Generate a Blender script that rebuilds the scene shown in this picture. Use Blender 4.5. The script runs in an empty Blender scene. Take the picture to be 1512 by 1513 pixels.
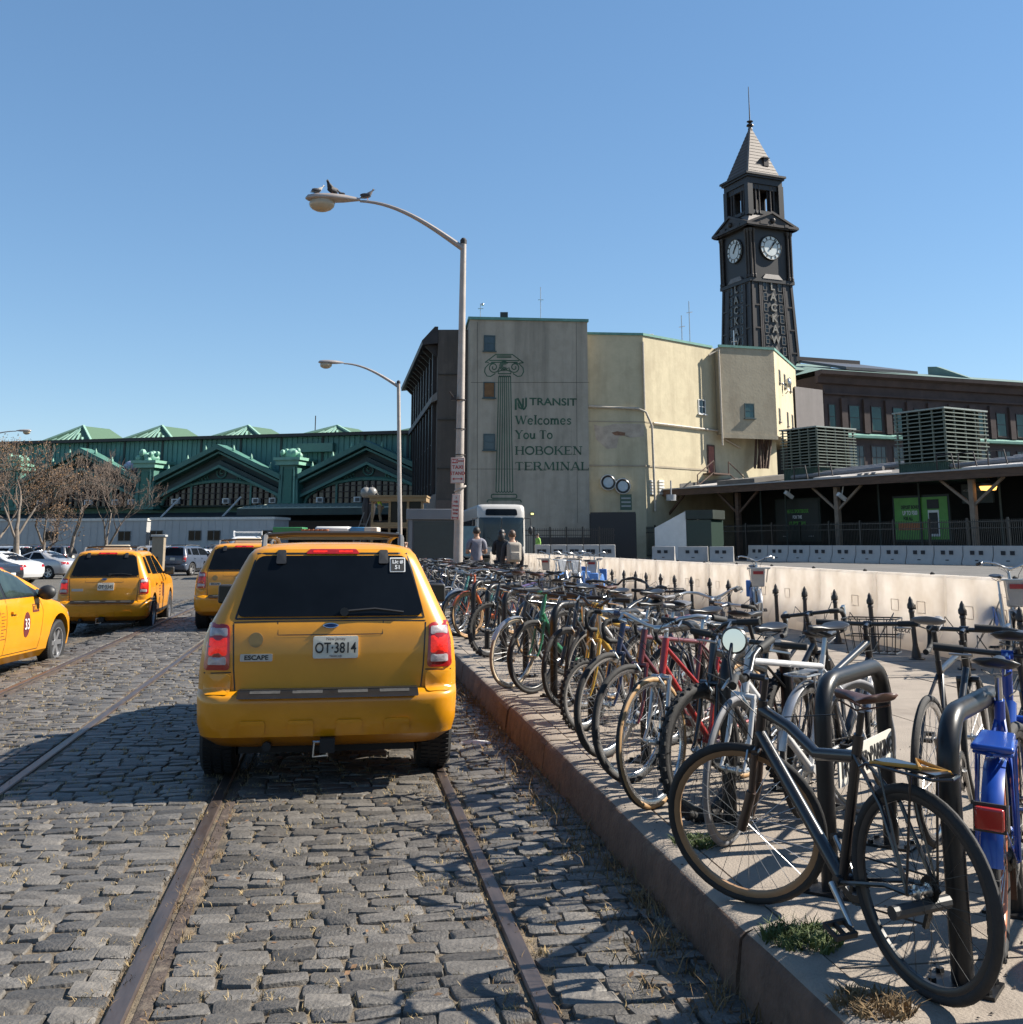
import bpy, bmesh, math, random
from mathutils import Vector, Matrix
R = random.Random(7)
rad = math.radians
S = bpy.context.scene
C = S.collection
# ------------------------------------------------------------ camera
CAM_H = 1.63; FPX = 1600.0; PITCH = math.atan(300 / FPX); W0, H0 = 1512.0, 1513.0
cd = bpy.data.cameras.new('camera'); cam = bpy.data.objects.new('camera', cd); C.objects.link(cam)
cam.location = (0, 0, CAM_H); cam.rotation_euler = (math.pi / 2 + PITCH, 0, 0)
cd.sensor_fit = 'HORIZONTAL'; cd.sensor_width = 36; cd.lens = 36 * FPX / W0
cd.shift_y = -(756.5 - 503) / W0            # the photograph is the lower square of an upright picture
cd.clip_start = 0.05; cd.clip_end = 3000
S.camera = cam
# ------------------------------------------------------------ sky and sun
SUN_EL, SUN_AZ = 40.0, 80.0                  # degrees; azimuth clockwise from +Y
wd = bpy.data.worlds.new('World'); S.world = wd; wd.use_nodes = True
nt = wd.node_tree; nt.nodes.clear()
sky = nt.nodes.new('ShaderNodeTexSky'); sky.sky_type = 'NISHITA'; sky.sun_disc = False
sky.sun_elevation = rad(SUN_EL); sky.sun_rotation = rad(SUN_AZ)
sky.altitude = 0; sky.air_density = 1.0; sky.dust_density = 0.0; sky.ozone_density = 6.0
bg = nt.nodes.new('ShaderNodeBackground'); bg.inputs['Strength'].default_value = 0.111
wo = nt.nodes.new('ShaderNodeOutputWorld')
ga = nt.nodes.new('ShaderNodeGamma'); ga.inputs[1].default_value = 0.68
hs = nt.nodes.new('ShaderNodeHueSaturation'); hs.inputs['Saturation'].default_value = 1.2
nt.links.new(sky.outputs[0], ga.inputs[0]); nt.links.new(ga.outputs[0], hs.inputs['Color']); nt.links.new(hs.outputs[0], bg.inputs[0]); nt.links.new(bg.outputs[0], wo.inputs[0])
sl = bpy.data.lights.new('sun', 'SUN'); sl.energy = 5.0; sl.angle = rad(0.53); sl.color = (1.0, 0.93, 0.82)
so = bpy.data.objects.new('sun', sl); C.objects.link(so)
SV = Vector((math.cos(rad(SUN_EL)) * math.sin(rad(SUN_AZ)), math.cos(rad(SUN_EL)) * math.cos(rad(SUN_AZ)), math.sin(rad(SUN_EL))))
so.rotation_euler = SV.to_track_quat('Z', 'Y').to_euler(); so.location = (30, 0, 40)
vs = S.view_settings; vs.view_transform = 'Standard'; vs.look = 'None'; vs.exposure = 1.22; vs.gamma = 1.0
vs.use_curve_mapping = False
S.cycles.max_bounces = 8; S.cycles.transparent_max_bounces = 12; S.cycles.caustics_reflective = False; S.cycles.caustics_refractive = False
# ------------------------------------------------------------ measuring: a pixel of the photograph plus a distance (or a height) gives a point
_c, _s = math.cos(PITCH), math.sin(PITCH)
def ray(u, v): return Vector((u - 756, FPX * _c - (503 - v) * _s, FPX * _s + (503 - v) * _c))
def P(u, v, d):
    r = ray(u, v); t = d / r.y; return Vector((r.x * t, d, CAM_H + r.z * t))
def G(u, v, z=0.0):
    r = ray(u, v); t = (z - CAM_H) / r.z; return Vector((r.x * t, r.y * t, z))
SLOPE = 0.15726; PHI = math.atan(SLOPE)
EK = Vector((-math.sin(PHI), math.cos(PHI), 0)); NK = Vector((math.cos(PHI), math.sin(PHI), 0))
K0 = Vector((1.548, 0, 0)); WALK_Z = 0.22
def K(s, w, z=0.0): return K0 + EK * s + NK * w + Vector((0, 0, z))
def smooth(x):
    x = max(0.0, min(1.0, x)); return x * x * (3 - 2 * x)
def lerp(a, b, t): return a + (b - a) * t
def ground_z(x, y):                            # the street falls away to the left, the bus road rises behind
    a = x + SLOPE * y
    z = -0.16 * smooth((-3.9 - a) / 0.9)
    if a > 6.0: z += 0.46 * smooth((y - 28) / 28.0)
    return z
# ------------------------------------------------------------ mesh builder
class B:
    def __init__(self): self.v = []; self.f = []; self.m = []; self.mi = 0
    def add(self, vs, fs):
        n = len(self.v); self.v += [tuple(q) for q in vs]; self.f += [tuple(i + n for i in q) for q in fs]; self.m += [self.mi] * len(fs); return self
    def box(self, x0, x1, y0, y1, z0, z1):
        v = [(x, y, z) for z in (z0, z1) for y in (y0, y1) for x in (x0, x1)]
        return self.add(v, [(0, 2, 3, 1), (4, 5, 7, 6), (0, 1, 5, 4), (2, 6, 7, 3), (0, 4, 6, 2), (1, 3, 7, 5)])
    def obox(self, c, sz, m):
        c = Vector(c); v = []
        for k in (-.5, .5):
            for j in (-.5, .5):
                for i in (-.5, .5): v.append(c + m @ Vector((sz[0] * i, sz[1] * j, sz[2] * k)))
        return self.add(v, [(0, 2, 3, 1), (4, 5, 7, 6), (0, 1, 5, 4), (2, 6, 7, 3), (0, 4, 6, 2), (1, 3, 7, 5)])
    def beam(self, a, b, w, h, up=(0, 0, 1)):
        a = Vector(a); b = Vector(b); d = (b - a).normalized(); s = d.cross(Vector(up))
        if s.length < 1e-5: s = d.cross(Vector((0, 1, 0)))
        s.normalize(); t = s.cross(d); v = []
        for q in (a, b):
            for i, j in ((-1, -1), (1, -1), (1, 1), (-1, 1)): v.append(q + s * (w / 2 * i) + t * (h / 2 * j))
        return self.add(v, [(0, 1, 2, 3), (7, 6, 5, 4), (0, 4, 5, 1), (1, 5, 6, 2), (2, 6, 7, 3), (3, 7, 4, 0)])
    def prism(self, pts, off):
        off = Vector(off); n = len(pts); a = [Vector(q) for q in pts]; v = a + [q + off for q in a]
        return self.add(v, [tuple(range(n - 1, -1, -1)), tuple(range(n, 2 * n))] + [(i, (i + 1) % n, n + (i + 1) % n, n + i) for i in range(n)])
    def tube(self, pts, r, n=8, closed=False, caps=True):
        pts = [Vector(q) for q in pts]; k = len(pts)
        rs = r if isinstance(r, (list, tuple)) else [r] * k
        rings = []; prev = None
        for i, q in enumerate(pts):
            if closed: t = pts[(i + 1) % k] - pts[i - 1]
            else: t = pts[min(i + 1, k - 1)] - pts[max(i - 1, 0)]
            if t.length < 1e-9: t = Vector((0, 0, 1))
            t.normalize()
            if prev is None:
                s = t.orthogonal().normalized()
            else:
                s = prev - t * prev.dot(t)
                if s.length < 1e-6: s = t.orthogonal()
                s.normalize()
            prev = s; b = t.cross(s)
            rings.append([q + (s * math.cos(2 * math.pi * j / n) + b * math.sin(2 * math.pi * j / n)) * rs[i] for j in range(n)])
        v = [x for ring in rings for x in ring]; f = []
        for i in range(k if closed else k - 1):
            i2 = (i + 1) % k
            for j in range(n): f.append((i * n + j, i * n + (j + 1) % n, i2 * n + (j + 1) % n, i2 * n + j))
        if caps and not closed: f += [tuple(range(n - 1, -1, -1)), tuple(range((k - 1) * n, k * n))]
        return self.add(v, f)
    def lathe(self, prof, n=16, c=(0, 0, 0), ax='z', caps=True):
        c = Vector(c); v = []
        for r, h in prof:
            for j in range(n):
                a = 2 * math.pi * j / n; x, y = r * math.cos(a), r * math.sin(a)
                v.append(c + (Vector((x, y, h)) if ax == 'z' else Vector((h, x, y)) if ax == 'x' else Vector((y, h, x))))
        f = []; k = len(prof)
        for i in range(k - 1):
            for j in range(n): f.append((i * n + j, i * n + (j + 1) % n, (i + 1) * n + (j + 1) % n, (i + 1) * n + j))
        if caps: f += [tuple(range(n - 1, -1, -1)), tuple(range((k - 1) * n, k * n))]
        return self.add(v, f)
    def ball(self, c, r, n=10, k=6):
        rx, ry, rz = r if isinstance(r, (tuple, list)) else (r, r, r); c = Vector(c)
        v = [c + Vector((0, 0, -rz))]; f = []
        for i in range(1, k):
            t = math.pi * i / k
            for j in range(n):
                a = 2 * math.pi * j / n; v.append(c + Vector((rx * math.sin(t) * math.cos(a), ry * math.sin(t) * math.sin(a), -rz * math.cos(t))))
        v.append(c + Vector((0, 0, rz))); last = len(v) - 1
        for j in range(n): f.append((0, 1 + (j + 1) % n, 1 + j)); f.append((last, 1 + (k - 2) * n + j, 1 + (k - 2) * n + (j + 1) % n))
        for i in range(k - 2):
            for j in range(n): f.append((1 + i * n + j, 1 + i * n + (j + 1) % n, 1 + (i + 1) * n + (j + 1) % n, 1 + (i + 1) * n + j))
        return self.add(v, f)
    def grid(self, fn, nu, nv, closeu=False):
        v = [fn(i / nu, j / nv) for j in range(nv + 1) for i in range(nu if closeu else nu + 1)]
        k = nu if closeu else nu + 1; f = []
        for j in range(nv):
            for i in range(nu): f.append((j * k + i, j * k + (i + 1) % k, (j + 1) * k + (i + 1) % k, (j + 1) * k + i))
        return self.add(v, f)
    def mesh(self, name, smooth_deg=35, shift=None):
        me = bpy.data.meshes.new(name)
        v = self.v if shift is None else [(q[0] - shift[0], q[1] - shift[1], q[2] - shift[2]) for q in self.v]
        me.from_pydata(v, [], self.f)
        if any(self.m): me.polygons.foreach_set('material_index', self.m)
        if smooth_deg:
            me.shade_smooth()
            if smooth_deg < 179: me.set_sharp_from_angle(angle=rad(smooth_deg))
        me.update(); return me
def link(name, me, mats, parent=None):
    o = bpy.data.objects.new(name, me); C.objects.link(o)
    if me is not None and mats is not None and len(me.materials) == 0:
        for m_ in (mats if isinstance(mats, (list, tuple)) else [mats]): me.materials.append(m_)
    if parent is not None: o.parent = parent
    return o
def tag(o, label, cat, group=None):
    o['label'] = label; o['category'] = cat
    if group: o['group'] = group
    return o
def thing(name, label, cat, loc=(0, 0, 0), rz=0.0, group=None):
    o = bpy.data.objects.new(name, None); C.objects.link(o); o.empty_display_size = 0.2
    o.location = loc; o.rotation_euler = (0, 0, rz); return tag(o, label, cat, group)
def part(t, name, b, m, world=False, deg=35, bev=0.0):
    me = b.mesh(name, deg, shift=world_origin(t) if world else None)
    o = link(name, me, m, t)
    if bev: bevel(o, bev)
    return o
def world_origin(t):
    p = Vector(t.location)
    while t.parent: t = t.parent; p += Vector(t.location)
    return p
def solo(name, b, m, label, cat, group=None, loc=None, deg=35, bev=0.0):
    loc = Vector(loc) if loc is not None else None
    o = link(name, b.mesh(name, deg, shift=loc), m)
    if loc is not None: o.location = loc
    if bev: bevel(o, bev)
    return tag(o, label, cat, group)
def struct(name, b, m, deg=35):
    o = link(name, b.mesh(name, deg), m); o['kind'] = 'structure'; return o
def bevel(o, w, seg=2):
    md = o.modifiers.new('bevel', 'BEVEL'); md.width = w; md.segments = seg; md.limit_method = 'ANGLE'; md.angle_limit = rad(40); md.use_clamp_overlap = True
def copy_tree(o, parent=None):
    c = o.copy(); C.objects.link(c); c.parent = parent
    for ch in list(o.children): copy_tree(ch, c)
    return c
_ord = ['', 'first', 'second', 'third', 'fourth', 'fifth', 'sixth', 'seventh', 'eighth', 'ninth', 'tenth', 'eleventh', 'twelfth', 'thirteenth', 'fourteenth', 'fifteenth', 'sixteenth', 'seventeenth', 'eighteenth', 'nineteenth', 'twentieth']
def nth(i):
    if i <= 20: return _ord[i]
    if i < 30: return 'twenty-' + _ord[i - 20]
    if i == 30: return 'thirtieth'
    if i < 40: return 'thirty-' + _ord[i - 30]
    if i == 40: return 'fortieth'
    return 'forty-' + _ord[i - 40]
# ------------------------------------------------------------ materials
_M = {}; ALB = 0.8
def mat(name, col, rough=.6, metal=0.0, var=.12, sc=6.0, bump=0.0, bsc=40.0, col2=None, mix=.5, coat=0.0, emit=0.0, spec=.5, rvar=.0, island=0.0, stretch=None, trans=0.0, alpha=1.0):
    if name in _M: return _M[name]
    m = bpy.data.materials.new(name); m.use_nodes = True; t = m.node_tree; N = t.nodes; L = t.links
    bs = N['Principled BSDF']; col = tuple(x * ALB for x in col); col2 = tuple(x * ALB for x in col2) if col2 else None
    bs.inputs['Roughness'].default_value = rough; bs.inputs['Metallic'].default_value = metal
    bs.inputs['Specular IOR Level'].default_value = spec; bs.inputs['Coat Weight'].default_value = coat; bs.inputs['Coat Roughness'].default_value = .06
    tc = N.new('ShaderNodeTexCoord'); src = tc.outputs['Object']
    if stretch:
        mp = N.new('ShaderNodeMapping'); mp.inputs['Scale'].default_value = stretch; L.new(src, mp.inputs[0]); src = mp.outputs[0]
    n1 = N.new('ShaderNodeTexNoise'); n1.inputs['Scale'].default_value = sc; n1.inputs['Detail'].default_value = 6; n1.inputs['Roughness'].default_value = .62; L.new(src, n1.inputs['Vector'])
    cr = N.new('ShaderNodeValToRGB'); L.new(n1.outputs['Fac'], cr.inputs[0])
    lo = tuple(x * (1 - var) for x in col); hi = tuple(min(1, x * (1 + var)) for x in col)
    cr.color_ramp.elements[0].position = .3; cr.color_ramp.elements[0].color = lo + (1,)
    cr.color_ramp.elements[1].position = .7; cr.color_ramp.elements[1].color = hi + (1,)
    out = cr.outputs[0]
    if col2:
        n2 = N.new('ShaderNodeTexNoise'); n2.inputs['Scale'].default_value = sc * .37; n2.inputs['Detail'].default_value = 8; n2.inputs['Roughness'].default_value = .7; L.new(src, n2.inputs['Vector'])
        r2 = N.new('ShaderNodeValToRGB'); r2.color_ramp.elements[0].position = mix; r2.color_ramp.elements[1].position = min(1, mix + .16); L.new(n2.outputs['Fac'], r2.inputs[0])
        mx = N.new('ShaderNodeMix'); mx.data_type = 'RGBA'; L.new(r2.outputs[0], mx.inputs['Factor']); L.new(out, mx.inputs[6]); mx.inputs[7].default_value = tuple(col2) + (1,)
        out = mx.outputs[2]
    if island:
        g = N.new('ShaderNodeNewGeometry'); oi = N.new('ShaderNodeObjectInfo'); ad = N.new('ShaderNodeMath'); ad.operation = 'ADD'
        L.new(g.outputs['Random Per Island'], ad.inputs[0]); L.new(oi.outputs['Random'], ad.inputs[1])
        fr = N.new('ShaderNodeMath'); fr.operation = 'FRACT'; L.new(ad.outputs[0], fr.inputs[0])
        mr = N.new('ShaderNodeMapRange'); mr.inputs[3].default_value = 1 - island; mr.inputs[4].default_value = 1 + island; L.new(fr.outputs[0], mr.inputs[0])
        hs = N.new('ShaderNodeHueSaturation'); L.new(mr.outputs[0], hs.inputs['Value']); L.new(out, hs.inputs['Color']); out = hs.outputs[0]
    L.new(out, bs.inputs['Base Color'])
    if rvar:
        rr = N.new('ShaderNodeMapRange'); rr.inputs[3].default_value = max(0, rough - rvar); rr.inputs[4].default_value = min(1, rough + rvar); L.new(n1.outputs['Fac'], rr.inputs[0]); L.new(rr.outputs[0], bs.inputs['Roughness'])
    if bump:
        n3 = N.new('ShaderNodeTexNoise'); n3.inputs['Scale'].default_value = bsc; n3.inputs['Detail'].default_value = 5; L.new(src, n3.inputs['Vector'])
        bp = N.new('ShaderNodeBump'); bp.inputs['Strength'].default_value = bump; bp.inputs['Distance'].default_value = .02; L.new(n3.outputs['Fac'], bp.inputs['Height']); L.new(bp.outputs[0], bs.inputs['Normal'])
    if emit:
        bs.inputs['Emission Color'].default_value = col + (1,); bs.inputs['Emission Strength'].default_value = emit
    if trans: bs.inputs['Transmission Weight'].default_value = trans
    if alpha < 1: bs.inputs['Alpha'].default_value = alpha
    _M[name] = m; return m
def streaky(name, col, streak, sx=1.2, sz=.09, amt=.45, rough=.85, bump=.25, bsc=14, patch=None, pm=.55, psc=.35, osc=1.0):
    """wall paint with rain streaks that run down it"""
    if name in _M: return _M[name]
    m = mat(name, col, rough=rough, var=.07, sc=1.5 * osc, bump=bump, bsc=bsc, col2=patch, mix=pm)
    t = m.node_tree; N = t.nodes; L = t.links; bs = N['Principled BSDF']
    base = bs.inputs['Base Color'].links[0].from_socket
    tc = N.new('ShaderNodeTexCoord'); mp = N.new('ShaderNodeMapping'); mp.inputs['Scale'].default_value = (sx, sx, sz); L.new(tc.outputs['Object'], mp.inputs[0])
    n = N.new('ShaderNodeTexNoise'); n.inputs['Scale'].default_value = 1.0; n.inputs['Detail'].default_value = 7; n.inputs['Roughness'].default_value = .66; L.new(mp.outputs[0], n.inputs['Vector'])
    r = N.new('ShaderNodeValToRGB'); r.color_ramp.elements[0].position = .46; r.color_ramp.elements[1].position = .72; L.new(n.outputs['Fac'], r.inputs[0])
    k = N.new('ShaderNodeMath'); k.operation = 'MULTIPLY'; k.inputs[1].default_value = amt; L.new(r.outputs[0], k.inputs[0])
    mx = N.new('ShaderNodeMix'); mx.data_type = 'RGBA'; L.new(k.outputs[0], mx.inputs['Factor']); L.new(base, mx.inputs[6]); mx.inputs[7].default_value = tuple(x * ALB for x in streak) + (1,)
    L.new(mx.outputs[2], bs.inputs['Base Color']); return m
black = mat('black_paint', (.012, .012, .013), rough=.35, var=.3, sc=12)
rubber = mat('black_rubber', (.018, .017, .017), rough=.8, var=.3, sc=20, bump=.1, bsc=90)
plastic_black = mat('black_plastic', (.02, .02, .021), rough=.5, var=.2)
steel = mat('bare_steel', (.55, .55, .54), rough=.32, metal=1, var=.15, sc=20)
chrome = mat('chrome', (.75, .75, .74), rough=.14, metal=1, var=.08, sc=20)
white_paint = mat('white_paint', (.75, .74, .71), rough=.5, var=.06, sc=3)
dark_glass = mat('dark_glass', (.006, .008, .011), rough=.08, var=.3, sc=2, spec=.14)
letter_black = mat('black_lettering', (.015, .015, .015), rough=.6)
letter_white = mat('white_lettering', (.78, .78, .76), rough=.6)
# ------------------------------------------------------------ writing: letters as thin flat pieces
def text_mesh(body, size, extrude=.002, bold=0.0, align='CENTER', sx=1.0, spacing=1.0):
    cu = bpy.data.curves.new('lettering', 'FONT'); cu.body = body; cu.size = size; cu.extrude = extrude; cu.align_x = align; cu.align_y = 'CENTER'
    cu.offset = bold; cu.resolution_u = 3; cu.space_character = spacing
    o = bpy.data.objects.new('lettering', cu); C.objects.link(o)
    bpy.context.view_layer.update()
    me = bpy.data.meshes.new_from_object(o.evaluated_get(bpy.context.evaluated_depsgraph_get()))
    bpy.data.objects.remove(o); bpy.data.curves.remove(cu)
    me.materials.clear()
    if sx != 1.0: me.transform(Matrix.Diagonal((sx, 1, 1, 1)))
    return me
def frame(o, x, n):
    """matrix whose x axis is x, z axis is the outward normal n"""
    x = Vector(x).normalized(); n = Vector(n).normalized(); y = n.cross(x).normalized(); x = y.cross(n)
    return Matrix(((x.x, y.x, n.x, o[0]), (x.y, y.y, n.y, o[1]), (x.z, y.z, n.z, o[2]), (0, 0, 0, 1)))
def write(t, body, size, m, o, x=(1, 0, 0), n=(0, -1, 0), name='lettering', **kw):
    me = text_mesh(body, size, **kw); me.transform(frame(o, x, n)); return link(name, me, m, t)
# ============================================================ GROUND
def sheet_mat(name, c1, c2, sc, vor=0.0):
    m = mat(name, c1, rough=.9, var=.22, sc=sc, bump=.5, bsc=sc * 6, col2=c2, mix=.5); return m
joint_m = mat('sandy_joints', (.15, .115, .075), rough=.95, var=.35, sc=9, bump=.6, bsc=70, col2=(.05, .042, .033), mix=.47)
def sett_sheet():
    """material for the street beyond the built setts: rows of setts as relief"""
    m = mat('far_setts', (.14, .13, .115), rough=.85, var=.2, sc=3, col2=(.15, .13, .1), mix=.52)
    t = m.node_tree; N = t.nodes; L = t.links; bs = N['Principled BSDF']
    tc = N.new('ShaderNodeTexCoord'); mp = N.new('ShaderNodeMapping'); mp.inputs['Rotation'].default_value = (0, 0, -PHI); L.new(tc.outputs['Object'], mp.inputs[0])
    br = N.new('ShaderNodeTexBrick'); br.inputs['Scale'].default_value = 1.0; br.inputs['Brick Width'].default_value = .21; br.inputs['Row Height'].default_value = .145; br.inputs['Mortar Size'].default_value = .016; br.inputs['Mortar Smooth'].default_value = .6
    br.inputs['Color1'].default_value = (1, 1, 1, 1); br.inputs['Color2'].default_value = (.75, .75, .75, 1); br.inputs['Mortar'].default_value = (.35, .32, .28, 1); L.new(mp.outputs[0], br.inputs['Vector'])
    base = bs.inputs['Base Color'].links[0].from_socket
    mx = N.new('ShaderNodeMix'); mx.data_type = 'RGBA'; mx.blend_type = 'MULTIPLY'; mx.inputs['Factor'].default_value = 1; L.new(base, mx.inputs[6]); L.new(br.outputs['Color'], mx.inputs[7]); L.new(mx.outputs[2], bs.inputs['Base Color'])
    bp = N.new('ShaderNodeBump'); bp.inputs['Strength'].default_value = .8; bp.inputs['Distance'].default_value = .02; bp.invert = True; L.new(br.outputs['Fac'], bp.inputs['Height']); L.new(bp.outputs[0], bs.inputs['Normal'])
    return m
far_sett_m = sett_sheet()
SETT_END = 36.0
g = B()                                          # one sheet out to the horizon
xs = [-1500, -400, -150, -80] + [-60 + 4 * i for i in range(12)] + [-12 + .5 * i for i in range(50)] + [14, 20, 30, 45, 70, 120, 400, 1500]
ys = [-60, -10, 0] + [2 + 2 * i for i in range(60)] + [130, 160, 240, 500, 1500, 2600]
idx = {}
for j, y in enumerate(ys):
    for i, a in enumerate(xs):
        x = a - SLOPE * y if abs(a) < 130 else a
        idx[i, j] = len(g.v); g.v.append((x, y, ground_z(x, y) - .013))
for j in range(len(ys) - 1):
    for i in range(len(xs) - 1):
        g.f.append((idx[i, j], idx[i + 1, j], idx[i + 1, j + 1], idx[i, j + 1])); g.m.append(0)
ground = struct('ground', g, joint_m)
# far paving of the street and of the car park (the setts there are too small to tell apart)
g = B()
na = 40
def far_pt(u, w):
    y = lerp(SETT_END, 140, w); a = lerp(-75, 1.5, u); x = a - SLOPE * y; return (x, y, ground_z(x, y))
g.grid(far_pt, 60, 12)
street = struct('street', g, far_sett_m)
g = B()
def left_pt(u, w):
    y = lerp(4, SETT_END + .02, w); a = lerp(-75, -11.0 - .0 * y, u); x = a - SLOPE * y; return (x, y, ground_z(x, y) - .004)
g.grid(left_pt, 8, 8); p_ = link('far_paving', g.mesh('far_paving'), far_sett_m, street)
asphalt_m = mat('bus_road_asphalt', (.12, .115, .108), rough=.9, var=.2, sc=1.2, bump=.4, bsc=60, col2=(.16, .15, .14), mix=.5)
g = B()
def bus_pt(u, w):
    y = lerp(2, 140, w); a = lerp(7.62, 90, u); x = a - SLOPE * y; return (x, y, ground_z(x, y) + .012)
g.grid(bus_pt, 20, 60); bus_road = struct('bus_road', g, asphalt_m)
# ---- setts
stone_m = mat('sett_stone', (.108, .099, .088), rough=.55, var=.3, sc=11, bump=.5, bsc=46, col2=(.175, .152, .122), mix=.6, island=.4, spec=.45)
RAILS = [-3.72, -2.22, -.735, .79]               # a-offset of the middle of each rail head
def sett_shape(b, rnd, cx, cy, zz, lx, ly, hz=.0, up=True):
    """a worn block: chamfered outline, rounded shoulders, slightly domed top"""
    ch = .12 * ly; j = lambda k: rnd.uniform(-k, k)
    base = [(-lx / 2 + ch, -ly / 2), (lx / 2 - ch, -ly / 2), (lx / 2, -ly / 2 + ch), (lx / 2, ly / 2 - ch), (lx / 2 - ch, ly / 2), (-lx / 2 + ch, ly / 2), (-lx / 2, ly / 2 - ch), (-lx / 2, -ly / 2 + ch)]
    base = [(x + j(.010), y + j(.009)) for x, y in base]
    tl, tw = j(.007), j(.006); v = []
    for k, (sx, z) in enumerate(((1.0, -.06), (1.0, -.013), (.95, -.002))):
        for x, y in base: v.append((cx + x * sx, cy + y * sx, zz + hz + z + (tl * x / lx * 2 + tw * y / ly * 2 if k else 0)))
    for x, y in base: v.append((cx + x * .84, cy + y * .8, zz + hz + .0008 + j(.0015) + tl * x / lx + tw * y / ly))
    f = []
    for k in range(3):
        for i in range(8): f.append((k * 8 + i, k * 8 + (i + 1) % 8, (k + 1) * 8 + (i + 1) % 8, (k + 1) * 8 + i))
    f += [(24, 25, 30, 31), (25, 26, 29, 30), (26, 27, 28, 29)]
    b.add(v, f)
rs = random.Random(11)
spots = []
s = 2.2
while s < SETT_END / .98 + 1.5:
    pitch = rs.uniform(.106, .134) if s < 12 else rs.uniform(.115, .145)
    lanes = [(-13.0 * .9879 - 1.53, RAILS[0]), (RAILS[0], RAILS[1]), (RAILS[1], RAILS[2]), (RAILS[2], RAILS[3]), (RAILS[3], 1.53)]
    for li, (a0, a1) in enumerate(lanes):
        e0 = .128 if li in (1, 3) else .055; e1 = .06
        if li == 2: e0 = .055; e1 = .055
        if li == 4: e0 = .055; e1 = -.02
        if li == 0: a0, e0 = -11.2, 0
        w = (a0 - 1.548) * .9879 + e0; wend = (a1 - 1.548) * .9879 - e1
        w += rs.uniform(-.02, .05)
        while w < wend - .07:
            l = min(rs.uniform(.13, .225), wend - w)
            if wend - w - l < .1: l = wend - w
            spots.append((s + rs.uniform(-.012, .012), w + l / 2, l - rs.uniform(.002, .013), pitch - rs.uniform(.0, .01))); w += l
    s += pitch
inview = []; rest = []
for q in spots:
    p = K(q[0], q[1]); d = p.y
    if d < 2.5: continue
    u = 756 + 1650 * p.x / d
    near = d < 6.3 and d > 4.0 and -30 < u < 1100
    (inview if near else rest).append((q, p))
inview.sort(key=lambda t: t[1].y)
spots_in = [t for t in [(q, K(q[0], q[1])) for q in spots] if 3.9 < t[1].y < 16 and t[1].x > -.55 * t[1].y]
top300 = [t for t in inview if 4.05 < t[1].y][:300]
chosen = set(id(t) for t in top300)
rest += [t for t in inview if id(t) not in chosen]
variants = []
for i in range(14):
    b = B(); sett_shape(b, rs, 0, 0, 0, .2, .125); variants.append(b.mesh('sett', 38))
for me in variants: me.materials.append(stone_m)
for i, (q, p) in enumerate(top300):
    o = link('sett', variants[i % 14], None, ground); z = ground_z(p.x, p.y)
    o.location = (p.x, p.y, z + rs.uniform(-.006, .005)); o.scale = (q[2] / .2, q[3] / .125, 1); o.rotation_euler = (rs.uniform(-.02, .02), rs.uniform(-.02, .02), PHI + rs.uniform(-.05, .05) + (math.pi if rs.random() < .5 else 0))
b = B(); cp, sp = math.cos(PHI), math.sin(PHI)
for q, p in rest:
    if p.x > 2 or p.x < -.62 * p.y - 1.5: continue
    n0 = len(b.v); sett_shape(b, rs, 0, 0, 0, q[2], q[3], rs.uniform(-.006, .005)); z = ground_z(p.x, p.y)
    for k in range(n0, len(b.v)):
        x, y, zz = b.v[k]; b.v[k] = (p.x + x * cp - y * sp, p.y + x * sp + y * cp, z + zz)
o = link('setts', b.mesh('setts', 38), stone_m, ground); o['kind'] = 'stuff'
# ---- rails: girder rails with a flangeway on the inner side
rail_m = mat('rail_steel', (.16, .125, .11), rough=.42, metal=.75, var=.3, sc=5, col2=(.12, .07, .045), mix=.52, rvar=.1, stretch=(3, .5, 3))
flange_m = mat('rail_flange_rust', (.085, .062, .05), rough=.85, metal=.2, var=.4, sc=14, bump=.5, bsc=50, col2=(.2, .16, .12), mix=.52)
rl = ['left rail of the left track, running past the front of the yellow hatchback', 'right rail of the left track, crossing the dark shadow of the near taxi', 'left rail of the near track, under the left wheels of the front taxi', 'right rail of the near track, nearest to the brown kerb']
for i, a in enumerate(RAILS):
    w = (a - 1.548) * .9879; inner = 1 if i in (0, 2) else -1
    t = thing('rail', rl[i], 'rail', K(2.0, w, 0), PHI, 'street railway rails')
    for nm, m_, prof in (('rail_head', rail_m, [(-.037, -.07), (-.037, -.004), (-.03, .004), (.03, .004), (.037, -.004), (.037, -.07)]),
                         ('flange', flange_m, [(inner * .058, -.07), (inner * .058, -.03), (inner * .062, -.008), (inner * .085, -.004), (inner * .118, -.006), (inner * .118, -.07)])):
        b = B(); n = 60; L_ = 70.0
        rr_ = random.Random(i)
        def pr(k, q):
            yy = L_ * (k / n) ** 1.6; P_ = K(2.0 + yy, w); z = ground_z(P_.x, P_.y)
            return (q[0] + rr_.uniform(-.002, .002) * (nm == 'flange'), yy, z + q[1] + rr_.uniform(-.006, .004) * (nm == 'flange'))
        m0 = len(prof)
        if inner < 0 and nm == 'flange': prof = prof[::-1]
        for k in range(n + 1): b.v += [pr(k, q) for q in prof]
        for k in range(n):
            for j in range(m0): b.f.append((k * m0 + j, k * m0 + (j + 1) % m0, (k + 1) * m0 + (j + 1) % m0, (k + 1) * m0 + j)); b.m.append(0)
        part(t, nm, b, m_, deg=30)
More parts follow.
